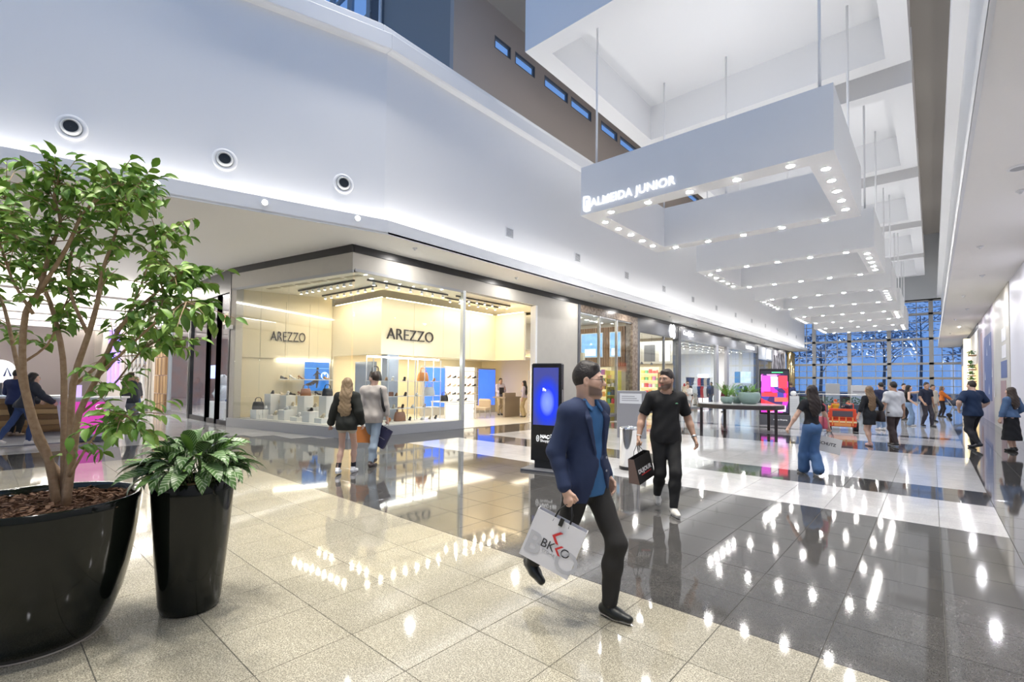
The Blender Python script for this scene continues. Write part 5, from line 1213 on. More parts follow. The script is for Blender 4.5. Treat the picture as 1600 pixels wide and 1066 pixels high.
    def legs(F, off, th=1.0, frac=1.0, k=.04, flare=0.0):
        for g in (1, -1):
            h_, k_, a_ = leg[g]; F.cap(h_+np.array((g*-.005, 0, .0)), k_, .083*th*bw+off, .054*bw+off+flare*.3, k)
            b = k_+(a_-k_)*min(.38, frac); F.cap(k_+np.array((0, -.0, 0)), b+np.array((0, -.012, 0))*(not flare), .052*bw+off+flare*.3, .053*bw+off+flare*.6, k)
            if frac > .38: F.cap(b+np.array((0, -.012, 0))*(not flare), k_+(a_-k_)*frac, .053*bw+off+flare*.6, .036+off+flare, k)
    lo = np.array((-.75, -.8, 0.0)); hi = np.array((.75, .8, 1.85))
    allp = np.array([*leg[1], *leg[-1], *arm[1], *arm[-1], hc]); lo = np.minimum(allp.min(0)-.2, (-.28, -.2, 9)); hi = np.maximum(allp.max(0)+.22, (.28, .2, 0)); lo[2] = min(lo[2], 0)
    sk = np.array(SKIN[skin]) if not mannequin else np.array((.8, .8, .8))
    # --- skin body: one surface of torso, limbs and neck, with finer head and hands merged in
    F = Field(lo, hi, res); torso(F, -.012); arms(F, 0); legs(F, 0)
    F.cap(sp(0, -.02, 1.42), H(0, -.012, -.05), .054 if fem else .060, .052 if fem else .057, .03)
    chunks = [F.nets()]; cols = [np.tile(sk, (len(chunks[0][0]), 1))]
    hr = min(res, .0058/s) if res < .0105/s else min(res, .009/s)
    F = Field(hc-.17, hc+.17, hr)
    F.ell(H(0, -.014, .028), (.075, .096, .098), .02, HM).cap(H(0, .03, -.01), H(0, .052, -.088), .060, .034, .04)
    for g in (1, -1):
        F.cap(H(g*.046, -.005, -.055), H(g*.014, .062, -.097), .025, .02, .03); F.cap(H(g*.045, .055, -.018), H(g*.05, .04, -.02), .022, k=.03)
        F.cap(H(g*.016, .086, .030), H(g*.046, .070, .028), .010, .010, .015)
    for g in (1, -1): F.ell(H(g*.031, .094, .006), (.016, .013, .010), .012, HM, sub=True)
    for g in (1, -1): F.ell(H(g*.031, .073, .006), (.013, .013, .012), .002, HM)
    F.cap(H(0, .082, .018), H(0, .110, -.024), .008, .0125, .012)
    for g in (1, -1): F.cap(H(g*.010, .094, -.029), H(g*.010, .096, -.029), .0085, k=.008)
    F.cap(H(-.019, .080, -.054), H(.019, .080, -.054), .008, k=.006).cap(H(-.012, .089, -.050), H(.012, .089, -.050), .005, k=.004).cap(H(-.011, .088, -.059), H(.011, .088, -.059), .006, k=.004)
    for g in (1, -1):
        F.ell(H(g*.078, -.012, -.004), (.010, .021, .033), .006, HM); F.ell(H(g*.086, -.008, -.0), (.006, .011, .019), .005, HM, sub=True)
    F.cap(H(0, -.025, -.05), sp(0, -.018, 1.44), .054 if fem else .060, .054 if fem else .060, .03)
    V, Q = F.nets(); q = (V-hc) @ HM; c = np.tile(sk, (len(V), 1)); x, y, z = q[:, 0], q[:, 1], q[:, 2]; ax = np.abs(x)
    if not mannequin:
        lip = (y > .075) & (np.abs(z+.054) < .010) & (ax < .024); c[lip] = sk*np.array((.82, .55, .55))
        br = (y > .055) & (ax > .012) & (ax < .052) & (np.abs(z-.031+.002*(ax-.03)/.02) < .0048); c[br] = np.array(hairc)*1.2+.01
        if beard:
            w1 = np.clip((-.022-.28*np.clip(y, 0, .09)-z)/.014, 0, 1)*np.clip((y+.004)/.014, 0, 1)*np.clip((z+.118)/.02, 0, 1)
            w2 = np.clip(1-np.abs(z+.041)/.008, 0, 1)*(y > .075)*np.clip((.034-ax)/.008, 0, 1)
            wb = (np.maximum(w1, w2)*~lip)[:, None]*.72; c = c*(1-wb)+(np.array(hairc)*1.4+.012)*wb
        ey = (np.sqrt(((ax-.031)/.014)**2+((z-.006)/.0062)**2) < 1) & (y > .07); c[ey] = (.75, .73, .70)
        ir = (np.sqrt((ax-.031)**2+(z-.006)**2) < .0058) & (y > .07); c[ir] = (.03, .02, .015)
        lid = (np.abs(z-.0130) < .0018) & (np.abs(ax-.031) < .014) & (y > .07); c[lid] = (.06, .04, .03)
    chunks.append((V, Q)); cols.append(c)
    for g, gp in ((1, gripr), (-1, gripl)):
        a, e, w = arm[g]; u = (w-e)/np.linalg.norm(w-e); nrm = np.array((-g, 0., 0.)); nrm -= u*nrm.dot(u); nrm = nrm/np.linalg.norm(nrm) if np.linalg.norm(nrm) > .2 else np.array((0, 0, -1.)); t = np.cross(u, nrm)*(1 if np.cross(u, nrm)[1]+.01*u[2] > 0 else -1)
        hs = min(max(res*.55, .0042/s), .006/s) if res < .0105/s else .0062/s
        P = lambda du, dt, dn=0.0: w+u*du+t*dt+nrm*dn
        F = Field(w-.22, w+.22, hs); lo2 = np.minimum(w-.07, w+u*.2-.07); hi2 = np.maximum(w+.07, w+u*.2+.07); F = Field(lo2, hi2, hs)
        F.cap(w-u*.03, P(.02, 0), .027, .026, .02, nrm, .8); F.cap(P(.025, .004), P(.085, 0), .031, .036, .02, nrm, .40); F.cap(P(.078, -.026), P(.082, .028), .014, k=.012, side=nrm, flat=.75)
        c1, c2 = (R(28), R(62)) if not gp else (R(75), R(165))
        for i, (dt, L) in enumerate(((.030, .068), (.010, .076), (-.011, .071), (-.030, .056))):
            b0 = P(.088-.004*abs(i-1), dt); d1 = u*math.cos(c1)+nrm*math.sin(c1); d2 = u*math.cos(c2)+nrm*math.sin(c2)
            b1 = b0+d1*L*.52; b2 = b1+d2*L*.48; F.cap(b0, b1, .0095, .0085, .006); F.cap(b1, b2, .0085, .007, .004)
        b0 = P(.028, .026); b1 = b0+(u*.72+t*.60+nrm*.25)*.045; b2 = b1+(u*.9+t*.1+nrm*.42)*.033; F.cap(b0, b1, .0125, .0105, .010); F.cap(b1, b2, .0105, .0085, .004)
        V, Q = F.nets(); chunks.append((V, Q)); cols.append(np.tile(sk, (len(V), 1)))
    mk('body', chunks, m_skin, T, cols)
    # --- clothes
    if top:
        col = top['c']; off_ = top.get('off', .016); F = Field(lo, hi, res); torso(F, off_)
        sleeve = top.get('sleeve', .55)
        if sleeve > 0: arms(F, off_*.9+.002, min(1, sleeve*1.0) if sleeve <= 1 else 1, max(0, sleeve-1), taper=top.get('taper', .006))
        if 0 < sleeve < 1:
            for g in (1, -1):
                a, e, w = arm[g]; dr = (e-a)/np.linalg.norm(e-a); e2 = a+(e-a)*sleeve; F.cap(e2+dr*.066, e2+dr*.16, .066, .066, .004, sub=True)
        hem = top.get('hem', .86)
        if hem < .95: F.cap(sp(0, 0, .98), sp(0, 0, hem-.08), (.152 if fem else .148)*bw+off_, (.168 if fem else .160)*bw+off_+top.get('flare', .0), .05, fwd, .76)
        if top.get('fold', .004): F.fold(top.get('fold', .004), 26, top.get('ph', 0))
        F.cut(sp(0, 0, hem), -up)
        F.cap(sp(0, -.005, 1.47), sp(0, .02, 1.60), top.get('neck', .076), .11, .01, sub=True)
        if top.get('scoop'): F.cap(sp(0, .09, 1.46), sp(0, .14, 1.43), top['scoop'], k=.01, sub=True)
        if jacket is None and sleeve <= 0:
            for g in (1, -1): F.cap(shJ[g]+np.array((g*.05, 0, .03)), shJ[g]+np.array((g*.08, 0, -.1)), .062, k=.01, sub=True)
        mk(top.get('name', 'shirt'), [F.nets()], cloth(col), T)
    if jacket:
        F = Field(lo, hi, res); o_ = .026; torso(F, o_); arms(F, .009, 1, .93, taper=.012)
        F.cap(sp(0, 0, 1.0), sp(0, -.01, jacket['hem']-.05), .150*bw+o_, .152*bw+o_+.008, .05, fwd, .80); F.fold(.004, 20, .7)
        F.cut(sp(0, 0, jacket['hem']), -up); F.cap(sp(0, -.005, 1.47), sp(0, .02, 1.62), .078, .12, .01, sub=True)
        # open front: V at the chest closing towards the button and parting again below
        for g in (1, -1): F.cap(sp(g*.012, .17, 1.12), sp(g*.045, .16, 1.48), .030, .055, .006, fwd, 3.0, sub=True)
        F.cap(sp(0, .19, 1.14), sp(0, .19, 1.02), .028, .030, .006, fwd, 3.0, sub=True)
        for g in (1, -1): F.cap(sp(g*.01, .19, 1.02), sp(g*.06, .19, jacket['hem']-.1), .03, .085, .006, fwd, 3.0, sub=True)
        mk('jacket', [F.nets()], cloth(jacket['c']), T)
        lap = Field(sp(-.2, 0, 1.05), sp(.2, .25, 1.55), res*.8)
        for g in (1, -1): lap.cap(sp(g*.05, .125, 1.13), sp(g*.10, .105, 1.36), .012, .030, .004, fwd, .35); lap.cap(sp(g*.10, .103, 1.36), sp(g*.075, .045, 1.475), .030, .020, .006, fwd, .4)
        lap.cap(sp(-.075, -.03, 1.475), sp(.075, -.03, 1.475), .026, k=.01)
        mk('lapels', [lap.nets()], cloth(jacket['c']), T)
        for z in (1.10, 1.01): inst('button', MB().lathe([(.008, 0), (.009, .003), (.006, .005)], n=10).mesh('button', mat('button_grey', (.3, .32, .36), .3)), T, tuple(sp(-.05, .138, z)), (R(-90), 0, 0))
    if top and top.get('collar'):
        F = Field(sp(-.13, -.13, 1.40), sp(.13, .16, 1.56), res*.7)
        for g in (1, -1): F.cap(sp(g*.060, -.03, 1.485), sp(g*.062, .035, 1.475), .016, .016, .01); F.cap(sp(g*.062, .035, 1.480), sp(g*.052, .095, 1.425), .024, .014, .01, fwd, .45)
        F.cap(sp(-.05, -.06, 1.49), sp(.05, -.06, 1.49), .014, k=.02); mk('collar', [F.nets()], cloth(top['c']), T)
    if bottom:
        F = Field(lo, hi, res); kind = bottom.get('kind', 'trousers'); bo = bottom.get('off', .016)
        if kind in ('trousers', 'shorts'):
            F.cap(sp(-.055, -.005, .93), sp(.055, -.005, .93), (.115 if fem else .102)*bw+bo, k=.05, side=fwd, flat=.92); F.cap(sp(0, 0, .95), sp(0, .005, 1.04), (.145 if fem else .136)*bw+bo*.6, (.120 if fem else .132)*bw+bo*.6, .04, fwd, .72)
            for g in (1, -1): F.cap(sp(g*.065, -.055, .90), sp(g*.06, -.06, .92), .078*bw+bo, k=.05)
            if kind == 'shorts':
                for g in (1, -1): F.cap(leg[g][0], leg[g][0]+(leg[g][1]-leg[g][0])*.22, .085*bw+bo, .084*bw+bo, .04)
            else: legs(F, bo, frac=.94, flare=bottom.get('flare', 0))
            F.fold(bottom.get('fold', .004), 24, .4)
            F.cut(sp(0, 0, 1.03), up)
        else:
            hem = bottom['hem']; F.cap(sp(0, 0, 1.04), sp(0, 0, .92), .125*bw+bo, .158*bw+bo, .03, fwd, .78); F.cap(sp(0, 0, .92), (0, .0, hem-.12), .158*bw+bo, .158*bw+bo+bottom.get('flare', 0), .03, fwd, .82); F.fold(bottom.get('fold', .004), 24, .4); F.cut((0, 0, hem), (0, 0, -1)); F.cut(sp(0, 0, 1.04), up)
        mk('trousers' if kind == 'trousers' else kind, [F.nets()], cloth(bottom['c']), T)
        if bottom.get('belt'):
            F = Field(sp(-.22, -.2, .96), sp(.22, .2, 1.06), res); F.cap(sp(0, 0, 1.0), sp(0, .004, 1.03), (.135 if fem else .14)*bw+bo+.004, (.13 if fem else .138)*bw+bo+.004, .01, fwd, .74); F.cut(sp(0, 0, 1.03), up); F.cut(sp(0, 0, .995), -up); mk('belt', [F.nets()], cloth(bottom['belt']), T)
    if socks:
        for g in (1, -1):
            k_, a_ = leg[g][1], leg[g][2]; p = a_+(k_-a_)*.28; F = Field(np.minimum(a_, p)-.09, np.maximum(a_, p)+.09, min(res, .012/s)); F.cap(a_-np.array((0, 0, .02)), p, .042, .047, .01); F.cut(p, (p-a_)); mk('sock', [F.nets()], cloth(socks), T)
    if shoes:
        for g in (1, -1):
            k_, a_ = leg[g][1], leg[g][2]; lift = max(0, a_[2]-.085); pit = min(1.1, lift*3.2) if a_[1] < .05 else -min(.3, lift*2)
            d = np.array((g*.10, math.cos(pit), -math.sin(pit))); d /= np.linalg.norm(d); dn = np.array((0, -math.sin(pit), -math.cos(pit)))
            hl = a_+dn*.040-d*.045; toe = a_+dn*.050+d*.145; rs = min(res, .010/s)
            F = Field(np.minimum(hl, toe)-.09, np.maximum(hl, toe)+.13, rs)
            F.cap(hl+np.array((0, 0, .005)), a_+dn*.045+d*.06, .036, .038, .02); F.cap(a_+dn*.045+d*.05, toe, .040, .030, .03, dn, .85); F.cap(a_+dn*.02, a_-dn*.02-d*.01, .042, .044, .02)
            F.cut(a_+dn*.085, dn); top_p = a_-dn*.03; F.cut(top_p, -dn)
            mk('shoe', [F.nets()], mat('shoe_%02x%02x%02x' % tuple(int(v*255) for v in shoes), shoes, .4), T)
            F = Field(np.minimum(hl, toe)-.09, np.maximum(hl, toe)+.09, rs); F.cap(hl, a_+dn*.05+d*.05, .042, .041, .02); F.cap(a_+dn*.05+d*.05, toe, .042, .034, .02); F.cut(a_+dn*.086, dn); F.cut(a_+dn*.064, -dn)
            so = mk('sole', [F.nets()], mat('sole_%02x%02x%02x' % tuple(int(v*255) for v in (sole or tuple(v*.6 for v in shoes))), sole or tuple(v*.6 for v in shoes), .6), T)
    if hair and not mannequin:
        down = .0 if hair == 'short' else {'long': .52, 'mid': .34, 'bob': .16, 'longest': .62}[hair]
        hres = min(res, .007/s) if res < .0105/s else res*.8
        F = Field(hc+np.array((-.2, -.28, -.14-down)), hc+np.array((.2, .2, .18)), hres)
        F.ell(H(0, -.018, .032), (.081, .102, .103), .02, HM)
        n = HM @ np.array((0, .75, -.66)); p0 = H(0, .014/.75*.9, 0); F.cut(p0, n)
        for g in (1, -1): F.cap(H(g*.07, .045, -.01), H(g*.10, .06, -.06), .030, k=.01, sub=True)
        if hair == 'short':
            F.cap(H(0, .032, .108), H(0, -.03, .122), .020, .026, .04, HM[:, 2], .6); F.cap(H(-.033, .040, .096), H(.034, .042, .098), .012, .014, .03)
            F.cut(H(0, -.06, -.055), -HM[:, 2])
        else:
            bk = -.118; zz = [-.02, -.16, -.16-down*.5, -.10-down]
            F.cap(H(0, -.06, .03), H(0, -.085, -.08), .088, .085, .04, HM[:, 1], .62)
            a0 = H(0, -.085, -.08); a1 = hc+np.array((0, bk-.01, -.20)); a2 = hc+np.array((0, bk-.018, -.12-down*.62)); a3 = hc+np.array((0, bk-.005, -.10-down))
            if down > .2:
                F.cap(a0, a1, .088, .098, .03, Y, .42); F.cap(a1, a2, .100, .105, .03, Y, .36); F.cap(a2, a3, .105, .045, .03, Y, .34)
            else: F.cap(a0, hc+np.array((0, -.08, -.10-down*.5)), .088, .080, .03, Y, .6)
            for g in (1, -1): F.cap(H(g*.066, -.01, .02), H(g*.078, -.03, -.09), .028, .026, .02); 
            for g in (1, -1): F.cap(H(g*.078, -.03, -.09), hc+np.array((g*.085, -.085, -.17)), .026, .03, .03)
            F.fold(.004, 60, .3)
        mk('hair', [F.nets()], hairm(hairc), T)
    if glasses:
        gl = MB()
        for g in (1, -1):
            ring = [H(g*.033+.021*math.cos(a)*1.05, .098-.012*abs(math.cos(a)*.3), .004+.016*math.sin(a)) for a in np.linspace(0, 6.283, 15)]; gl.tube(ring, .0014, 5, cap=False); gl.tube([H(g*.055, .094, .008), H(g*.077, .02, .012), H(g*.080, -.012, .004)], .0014, 5)
        gl.tube([H(-.012, .102, .008), H(.012, .102, .008)], .0014, 5); gl.build('glasses', mat('wire_frame', (.12, .10, .08), .3, .8), T)
    T['_wr'] = [float(v) for v in arm[1][2]]; T['_wl'] = [float(v) for v in arm[-1][2]]; T['_ur'] = [float(v) for v in (arm[1][2]-arm[1][1])/np.linalg.norm(arm[1][2]-arm[1][1])]; T['_ul'] = [float(v) for v in (arm[-1][2]-arm[-1][1])/np.linalg.norm(arm[-1][2]-arm[-1][1])]
    return T
def grip(T, right=True):
    """world point where a hand holds something"""
    w = Vector(T['_wr' if right else '_wl']); u = Vector(T['_ur' if right else '_ul'])
    return Matrix.LocRotScale(T.location, T.rotation_euler, T.scale) @ (w+u*.105)
def paper_bag(label, top_pt, w, h, d, c, facing, tilt=0, side=None, hc=(.02, .02, .02), drop=.10, cat='shopping bag'):
    """carrier bag hanging from top_pt; local x along its width, local -y the printed front"""
    al = R(facing); f = Vector((_fw.x, _fw.y, 0)).normalized()*math.cos(al)+Vector((_r0.x, _r0.y, 0))*math.sin(al); rz = math.atan2(-f.x, f.y)
    t = thing('shopping_bag', label, cat, top_pt, 0, 'carrier bags in hands'); t.rotation_euler = (0, tilt, rz); t.rotation_mode = 'YXZ'
    mb = MB(); zt = -drop; e = .004
    o = [(-w/2, -d/2), (w/2, -d/2), (w/2, d/2), (-w/2, d/2)]; i = [(-w/2+e, -d/2+e), (w/2-e, -d/2+e), (w/2-e, d/2-e), (-w/2+e, d/2-e)]
    vs = [(x, y, zt-h) for x, y in o]+[(x*1.0, y*.55, zt) for x, y in o]+[(x, y*.55, zt) for x, y in i]+[(x, y, zt-h+.01) for x, y in i]
    fs = [(3, 2, 1, 0)]+[(k, (k+1) % 4, 4+(k+1) % 4, 4+k) for k in range(4)]+[(4+k, 4+(k+1) % 4, 8+(k+1) % 4, 8+k) for k in range(4)]+[(8+k, 8+(k+1) % 4, 12+(k+1) % 4, 12+k) for k in range(4)]+[(12, 13, 14, 15)]
    mb.add(vs, fs); mb.build('bag_paper', mat('paper_%02x%02x%02x' % tuple(int(v*255) for v in c), c, .6), t)
    if side:
        for x in (1, -1): MB().add([(x*(w/2+.001), -d/2, zt-h), (x*(w/2+.001), d/2, zt-h), (x*(w/2+.001), d/2*.55, zt), (x*(w/2+.001), -d/2*.55, zt)], [(0, 1, 2, 3)]).build('gusset', plain(side), t)
    for y in (-1, 1):
        MB().tube([(-w*.16, y*d*.27, zt-.03), (-w*.14, y*d*.2, zt+drop*.4), (-w*.05, y*.006, zt+drop*.95), (w*.05, y*.006, zt+drop*.95), (w*.14, y*d*.2, zt+drop*.4), (w*.16, y*d*.27, zt-.03)], .004, 6).build('handle', plain(hc), t, smooth=True)
    return t
def bag_face(t, w, h, d, drop): return lambda x, z: (x, -d/2*(.55+.45*(-drop-z)/h)-.003, z)

# ------------------------------------------------------------------ the shoppers, nearest first
BLKC, NAVY, JEAN = (.012, .012, .013), (.018, .025, .06), (.10, .20, .38)
SUIT = person('man in navy suit jacket and blue shirt walking past with a white bag', (-1.89, 2.96), 138, 1.81, res=.009, top=dict(c=(.035, .13, .30), sleeve=0, hem=.84, neck=.070, off=.012, collar=True, flare=.012), jacket=dict(c=(.018, .032, .085), hem=.80),
              bottom=dict(c=(.022, .021, .020)), shoes=(.012, .014, .013), sole=(.42, .39, .33), hairc=(.022, .016, .013), head=(34, 0), beard=True, glasses=True, rh=(.25, .03, .88), lh=(-.22, .02, .90), la=(-.05, .17, .085), ra=(.06, -.46, .22), hip=.90, gripr=1, build=.93)
TEE = person('man in black t-shirt and black trousers carrying a black bag', (-2.60, 5.97), 184, 1.83, res=.0105, skin='tan', top=dict(c=BLKC, sleeve=.72, hem=.85, off=.013), bottom=dict(c=(.018, .018, .018), off=.012), shoes=(.62, .60, .55), sole=(.75, .74, .70),
             hairc=(.03, .02, .015), head=(-48, 0), beard=True, rh=(.34, .05, .90), lh=(-.33, .06, .90), la=(-.04, .22, .085), ra=(.05, -.22, .14), hip=.91, gripr=1, build=1.02)
BLONDE = person('woman with long blonde hair in black sweater and bare legs at the shop window', (-7.66, 4.33), 2, 1.66, fem=True, res=.0115, top=dict(c=(.018, .020, .016), name='sweater', sleeve=1.86, hem=.80, off=.030, flare=.012, taper=.012, fold=.006), bottom=dict(c=(.55, .50, .42), kind='shorts', off=.012),
                shoes=(.85, .86, .88), sole=(.9, .9, .9), socks=(.02, .02, .03), hair='long', hairc=(.36, .25, .14), lh=(-.32, .02, .86), rh=(.26, .06, .92), la=(-.10, -.12, .10), ra=(.10, .10, .085), gripl=1)
BEIGE = person('man in light beige shirt and pale jeans beside the blonde woman', (-8.06, 5.10), 5, 1.78, res=.012, top=dict(c=(.55, .50, .45), sleeve=1.6, hem=.80, off=.026, flare=.012, collar=True, taper=.01, fold=.004), bottom=dict(c=(.30, .38, .47), off=.018, fold=.006), shoes=(.06, .045, .04), sole=(.10, .08, .07),
               hairc=(.045, .028, .016), head=(62, 0), beard=True, rh=(.27, .02, .88), lh=(-.22, .06, .90), la=(-.05, .22, .10), ra=(.05, -.20, .085), gripr=1, gripl=1)
SCHZ = person('woman with long dark hair, black top and wide blue jeans holding a white bag', (-1.66, 10.18), -2, 1.63, fem=True, res=.012, top=dict(c=(.015, .015, .02), sleeve=.55, hem=.99, off=.010), bottom=dict(c=(.07, .155, .33), off=.012, flare=.055, belt=(.03, .025, .02), fold=.005), shoes=(.05, .05, .06), sole=(.7, .7, .7),
              hair='mid', hairc=(.022, .012, .010), lh=(-.42, .06, .92), rh=(.40, .08, .92), la=(-.06, .16, .085), ra=(.05, -.12, .10), gripr=1)
DRESS = person('woman with long light brown hair in short black dress', (-1.30, 16.25), -4, 1.62, fem=True, res=.015, top=dict(c=(.016, .018, .022), name='dress', sleeve=1.5, hem=.62, off=.014, flare=.015), bottom=None, shoes=(.62, .40, .38), hair='long', hairc=(.24, .15, .075), rh=(.28, -.05, .95), lh=(-.30, .05, .88), la=(-.06, -.1, .085), ra=(.07, .08, .085))
WTEE = person('man in white t-shirt and dark brown trousers', (-.80, 16.75), 2, 1.75, res=.015, skin='tan', top=dict(c=(.72, .74, .76), sleeve=.75, hem=.80, off=.026, flare=.02, fold=.007), bottom=dict(c=(.06, .042, .042), off=.024, fold=.007), shoes=(.03, .03, .035), sole=(.7, .7, .72), hairc=(.02, .015, .014), la=(-.08, -.18, .10), ra=(.06, .16, .085), lh=(-.30, .03, .86), rh=(.29, .02, .86))
NBACK = person('person in navy top and light jeans half hidden behind the white t-shirt', (-1.42, 22.2), 5, 1.76, res=.018, top=dict(c=(.025, .035, .085), sleeve=1.7, hem=.85, off=.02), bottom=dict(c=(.20, .30, .45)), shoes=(.7, .7, .7), hairc=(.02, .016, .014))
TANK = person('woman in black tank top and wide light jeans touching a man\'s face', (-.74, 25.6), 120, 1.68, fem=True, res=.018, skin='light', top=dict(c=(.012, .012, .014), sleeve=0, hem=1.0, off=.008), bottom=dict(c=(.22, .33, .50), off=.012, flare=.05), shoes=(.8, .8, .8), hair='mid', hairc=(.02, .014, .012), lh=(-.12, .52, 1.50), rh=(.28, .15, .98), la=(-.07, .1, .085), elbow={-1: (0, .2, -1)})
NAVYM = person('man in navy t-shirt and dark trousers walking towards the camera', (-.19, 25.8), 178, 1.80, res=.018, skin='tan', top=dict(c=(.014, .020, .045), sleeve=.7, hem=.86, off=.016), bottom=dict(c=(.045, .042, .055)), shoes=(.04, .04, .045), hairc=(.025, .017, .013), rh=(.26, .16, .95), la=(-.09, .14, .085), ra=(.08, -.1, .1))
PURP = person('person in dark purple t-shirt facing the camera behind the couple', (-1.05, 30.0), 182, 1.76, res=.022, skin='light', top=dict(c=(.05, .035, .075), sleeve=.7, hem=.85), bottom=dict(c=(.03, .03, .04)), hairc=(.03, .02, .016))
WBACK = person('person in pale shirt behind the man in navy t-shirt', (.0, 29.6), 175, 1.72, res=.022, skin='tan', top=dict(c=(.72, .68, .60), sleeve=1.6, hem=.85), bottom=dict(c=(.35, .32, .28)), hairc=(.03, .02, .016))
ORNG = person('woman in orange top pushing a stroller', (.38, 34.6), 125, 1.66, fem=True, res=.022, top=dict(c=(.72, .20, .03), sleeve=1.8, hem=.92, off=.026), bottom=dict(c=(.03, .025, .028)), shoes=(.03, .03, .03), hair='bob', hairc=(.22, .15, .09), rh=(.16, .40, .98), lh=(-.16, .40, .98), la=(-.08, -.12, .085))
BIGM = person('broad man in dark blue t-shirt and black trousers walking away', (.80, 17.75), 0, 1.80, res=.015, skin='light', top=dict(c=(.014, .035, .09), sleeve=.75, hem=.84, off=.024, flare=.012, fold=.006), bottom=dict(c=(.018, .019, .026), off=.02), shoes=(.03, .035, .05), hairc=(.04, .026, .018), rh=(.24, .10, 1.0), lh=(-.26, .10, 1.0), la=(-.10, -.26, .16), ra=(.11, .10, .085), build=1.18, elbow={1: (1, -.5, 0), -1: (-1, -.5, 0)})
SKIRT = person('woman in denim jacket and long black skirt at the right edge', (1.52, 17.75), -5, 1.64, fem=True, res=.015, top=dict(c=(.08, .15, .28), name='denim_jacket', sleeve=1.8, hem=.93, off=.024, fold=.006), bottom=dict(c=(.012, .013, .016), kind='skirt', hem=.30, off=.012, flare=.09, fold=.008), shoes=(.03, .03, .03), hair='mid', hairc=(.05, .03, .02), lh=(-.27, .05, .88), rh=(.22, .12, 1.0), la=(-.07, -.05, .085))
MOM = person('woman in white sweater and grey skirt holding a small child', (-9.68, 25.0), 215, 1.64, fem=True, res=.02, skin='light', top=dict(c=(.78, .77, .75), sleeve=1.7, hem=.80, off=.03, name='sweater'), bottom=dict(c=(.30, .30, .31), kind='skirt', hem=.45, off=.014, flare=.05), shoes=(.05, .04, .04), hair='mid', hairc=(.06, .035, .022), rh=(.02, .24, 1.10), lh=(.0, .26, 1.18), elbow={1: (1, .1, -.6), -1: (-1, .1, -.6)})
KIDM = person('small child in cream clothes carried by the woman in white', (-9.72, 24.62, .78), 30, .86, res=.014, skin='light', top=dict(c=(.75, .66, .50), sleeve=1.6, hem=.86), bottom=dict(c=(.70, .62, .50)), hairc=(.55, .05, .05), hair='bob', rh=(.1, .25, 1.2), lh=(-.1, .25, 1.2), ra=(.12, .28, .45), la=(-.12, .28, .45))
DADM = person('dark haired man standing just behind the woman with the child', (-10.1, 26.0), 190, 1.78, res=.022, skin='tan', top=dict(c=(.03, .03, .035), sleeve=1.6, hem=.85), bottom=dict(c=(.05, .05, .06)))
NAVS = person('man in navy jumper looking left at the clothing shop entrance', (-12.6, 37.2), 255, 1.76, res=.024, skin='tan', top=dict(c=(.02, .03, .085), sleeve=1.9, hem=.85, off=.024), bottom=dict(c=(.04, .05, .09)), hairc=(.02, .015, .012))
MAROON = person('person in maroon top and jeans behind the green bowls', (-9.1, 29.0), 330, 1.58, fem=True, res=.024, skin='tan', top=dict(c=(.11, .02, .03), sleeve=1.8, hem=.85, off=.024), bottom=dict(c=(.12, .18, .30)), hair='bob', hairc=(.03, .02, .015))
BLUET = person('man in blue t-shirt and jeans walking behind the pink screen', (-6.25, 31.9), 5, 1.76, res=.022, skin='tan', top=dict(c=(.045, .055, .16), sleeve=.75, hem=.84, off=.022), bottom=dict(c=(.06, .11, .22)), shoes=(.7, .7, .7), hairc=(.08, .04, .025), ra=(.09, -.22, .14), la=(-.09, .2, .085))
CLK1 = person('shop clerk man in pale lilac shirt behind the counter', (-15.5, 16.7, .012), 150, 1.76, res=.014, skin='tan', top=dict(c=(.62, .58, .72), sleeve=1.5, hem=.85, off=.018, collar=True), bottom=dict(c=(.55, .45, .30)), hairc=(.02, .016, .014), lh=(-.12, .24, 1.28), rh=(.12, .28, 1.05), group='shop staff')
CLK2 = person('shop clerk woman with long black hair and beige trousers', (-14.05, 16.75, .012), 285, 1.66, fem=True, res=.014, top=dict(c=(.62, .56, .70), sleeve=1.5, hem=.92, off=.018), bottom=dict(c=(.62, .50, .30), off=.014, flare=.045), hair='long', hairc=(.012, .009, .009), rh=(.24, .04, .90), group='shop staff')
COAT = person('person in dark grey coat holding a white bag in the left wing', (-25.8, 4.65), 100, 1.64, fem=True, res=.022, skin='tan', top=dict(c=(.05, .05, .052), name='coat', sleeve=1.9, hem=.74, off=.034, flare=.02), bottom=dict(c=(.05, .09, .18)), shoes=(.03, .03, .05), sole=(.7, .7, .7), hair='bob', hairc=(.08, .05, .03), gripr=1, group='people in the left wing')
KM1 = person('man in navy sweater and black trousers at the wooden kiosk', (-18.35, .75, .018), 350, 1.76, res=.016, skin='tan', top=dict(c=(.02, .035, .12), name='sweater', sleeve=1.9, hem=.84, off=.03), bottom=dict(c=(.012, .012, .016), off=.02), shoes=(.30, .22, .17), rh=(.22, .30, 1.08), lh=(-.22, .30, 1.08), group='people in the left wing')
KW = person('person in dark puffer jacket and jeans leaning on the kiosk counter', (-15.95, .80, .018), 15, 1.70, fem=True, res=.015, top=dict(c=(.03, .035, .05), name='puffer_jacket', sleeve=1.9, hem=.86, off=.040, fold=.010), bottom=dict(c=(.035, .065, .17), off=.014), shoes=(.6, .58, .55), sole=(.7, .7, .7), hair='bob', hairc=(.02, .014, .012), lean=.22, rh=(.24, .40, 1.10), lh=(-.20, .36, 1.10), la=(-.10, -.42, .14), ra=(.08, .05, .085), head=(-25, 0), glasses=True, group='people in the left wing')
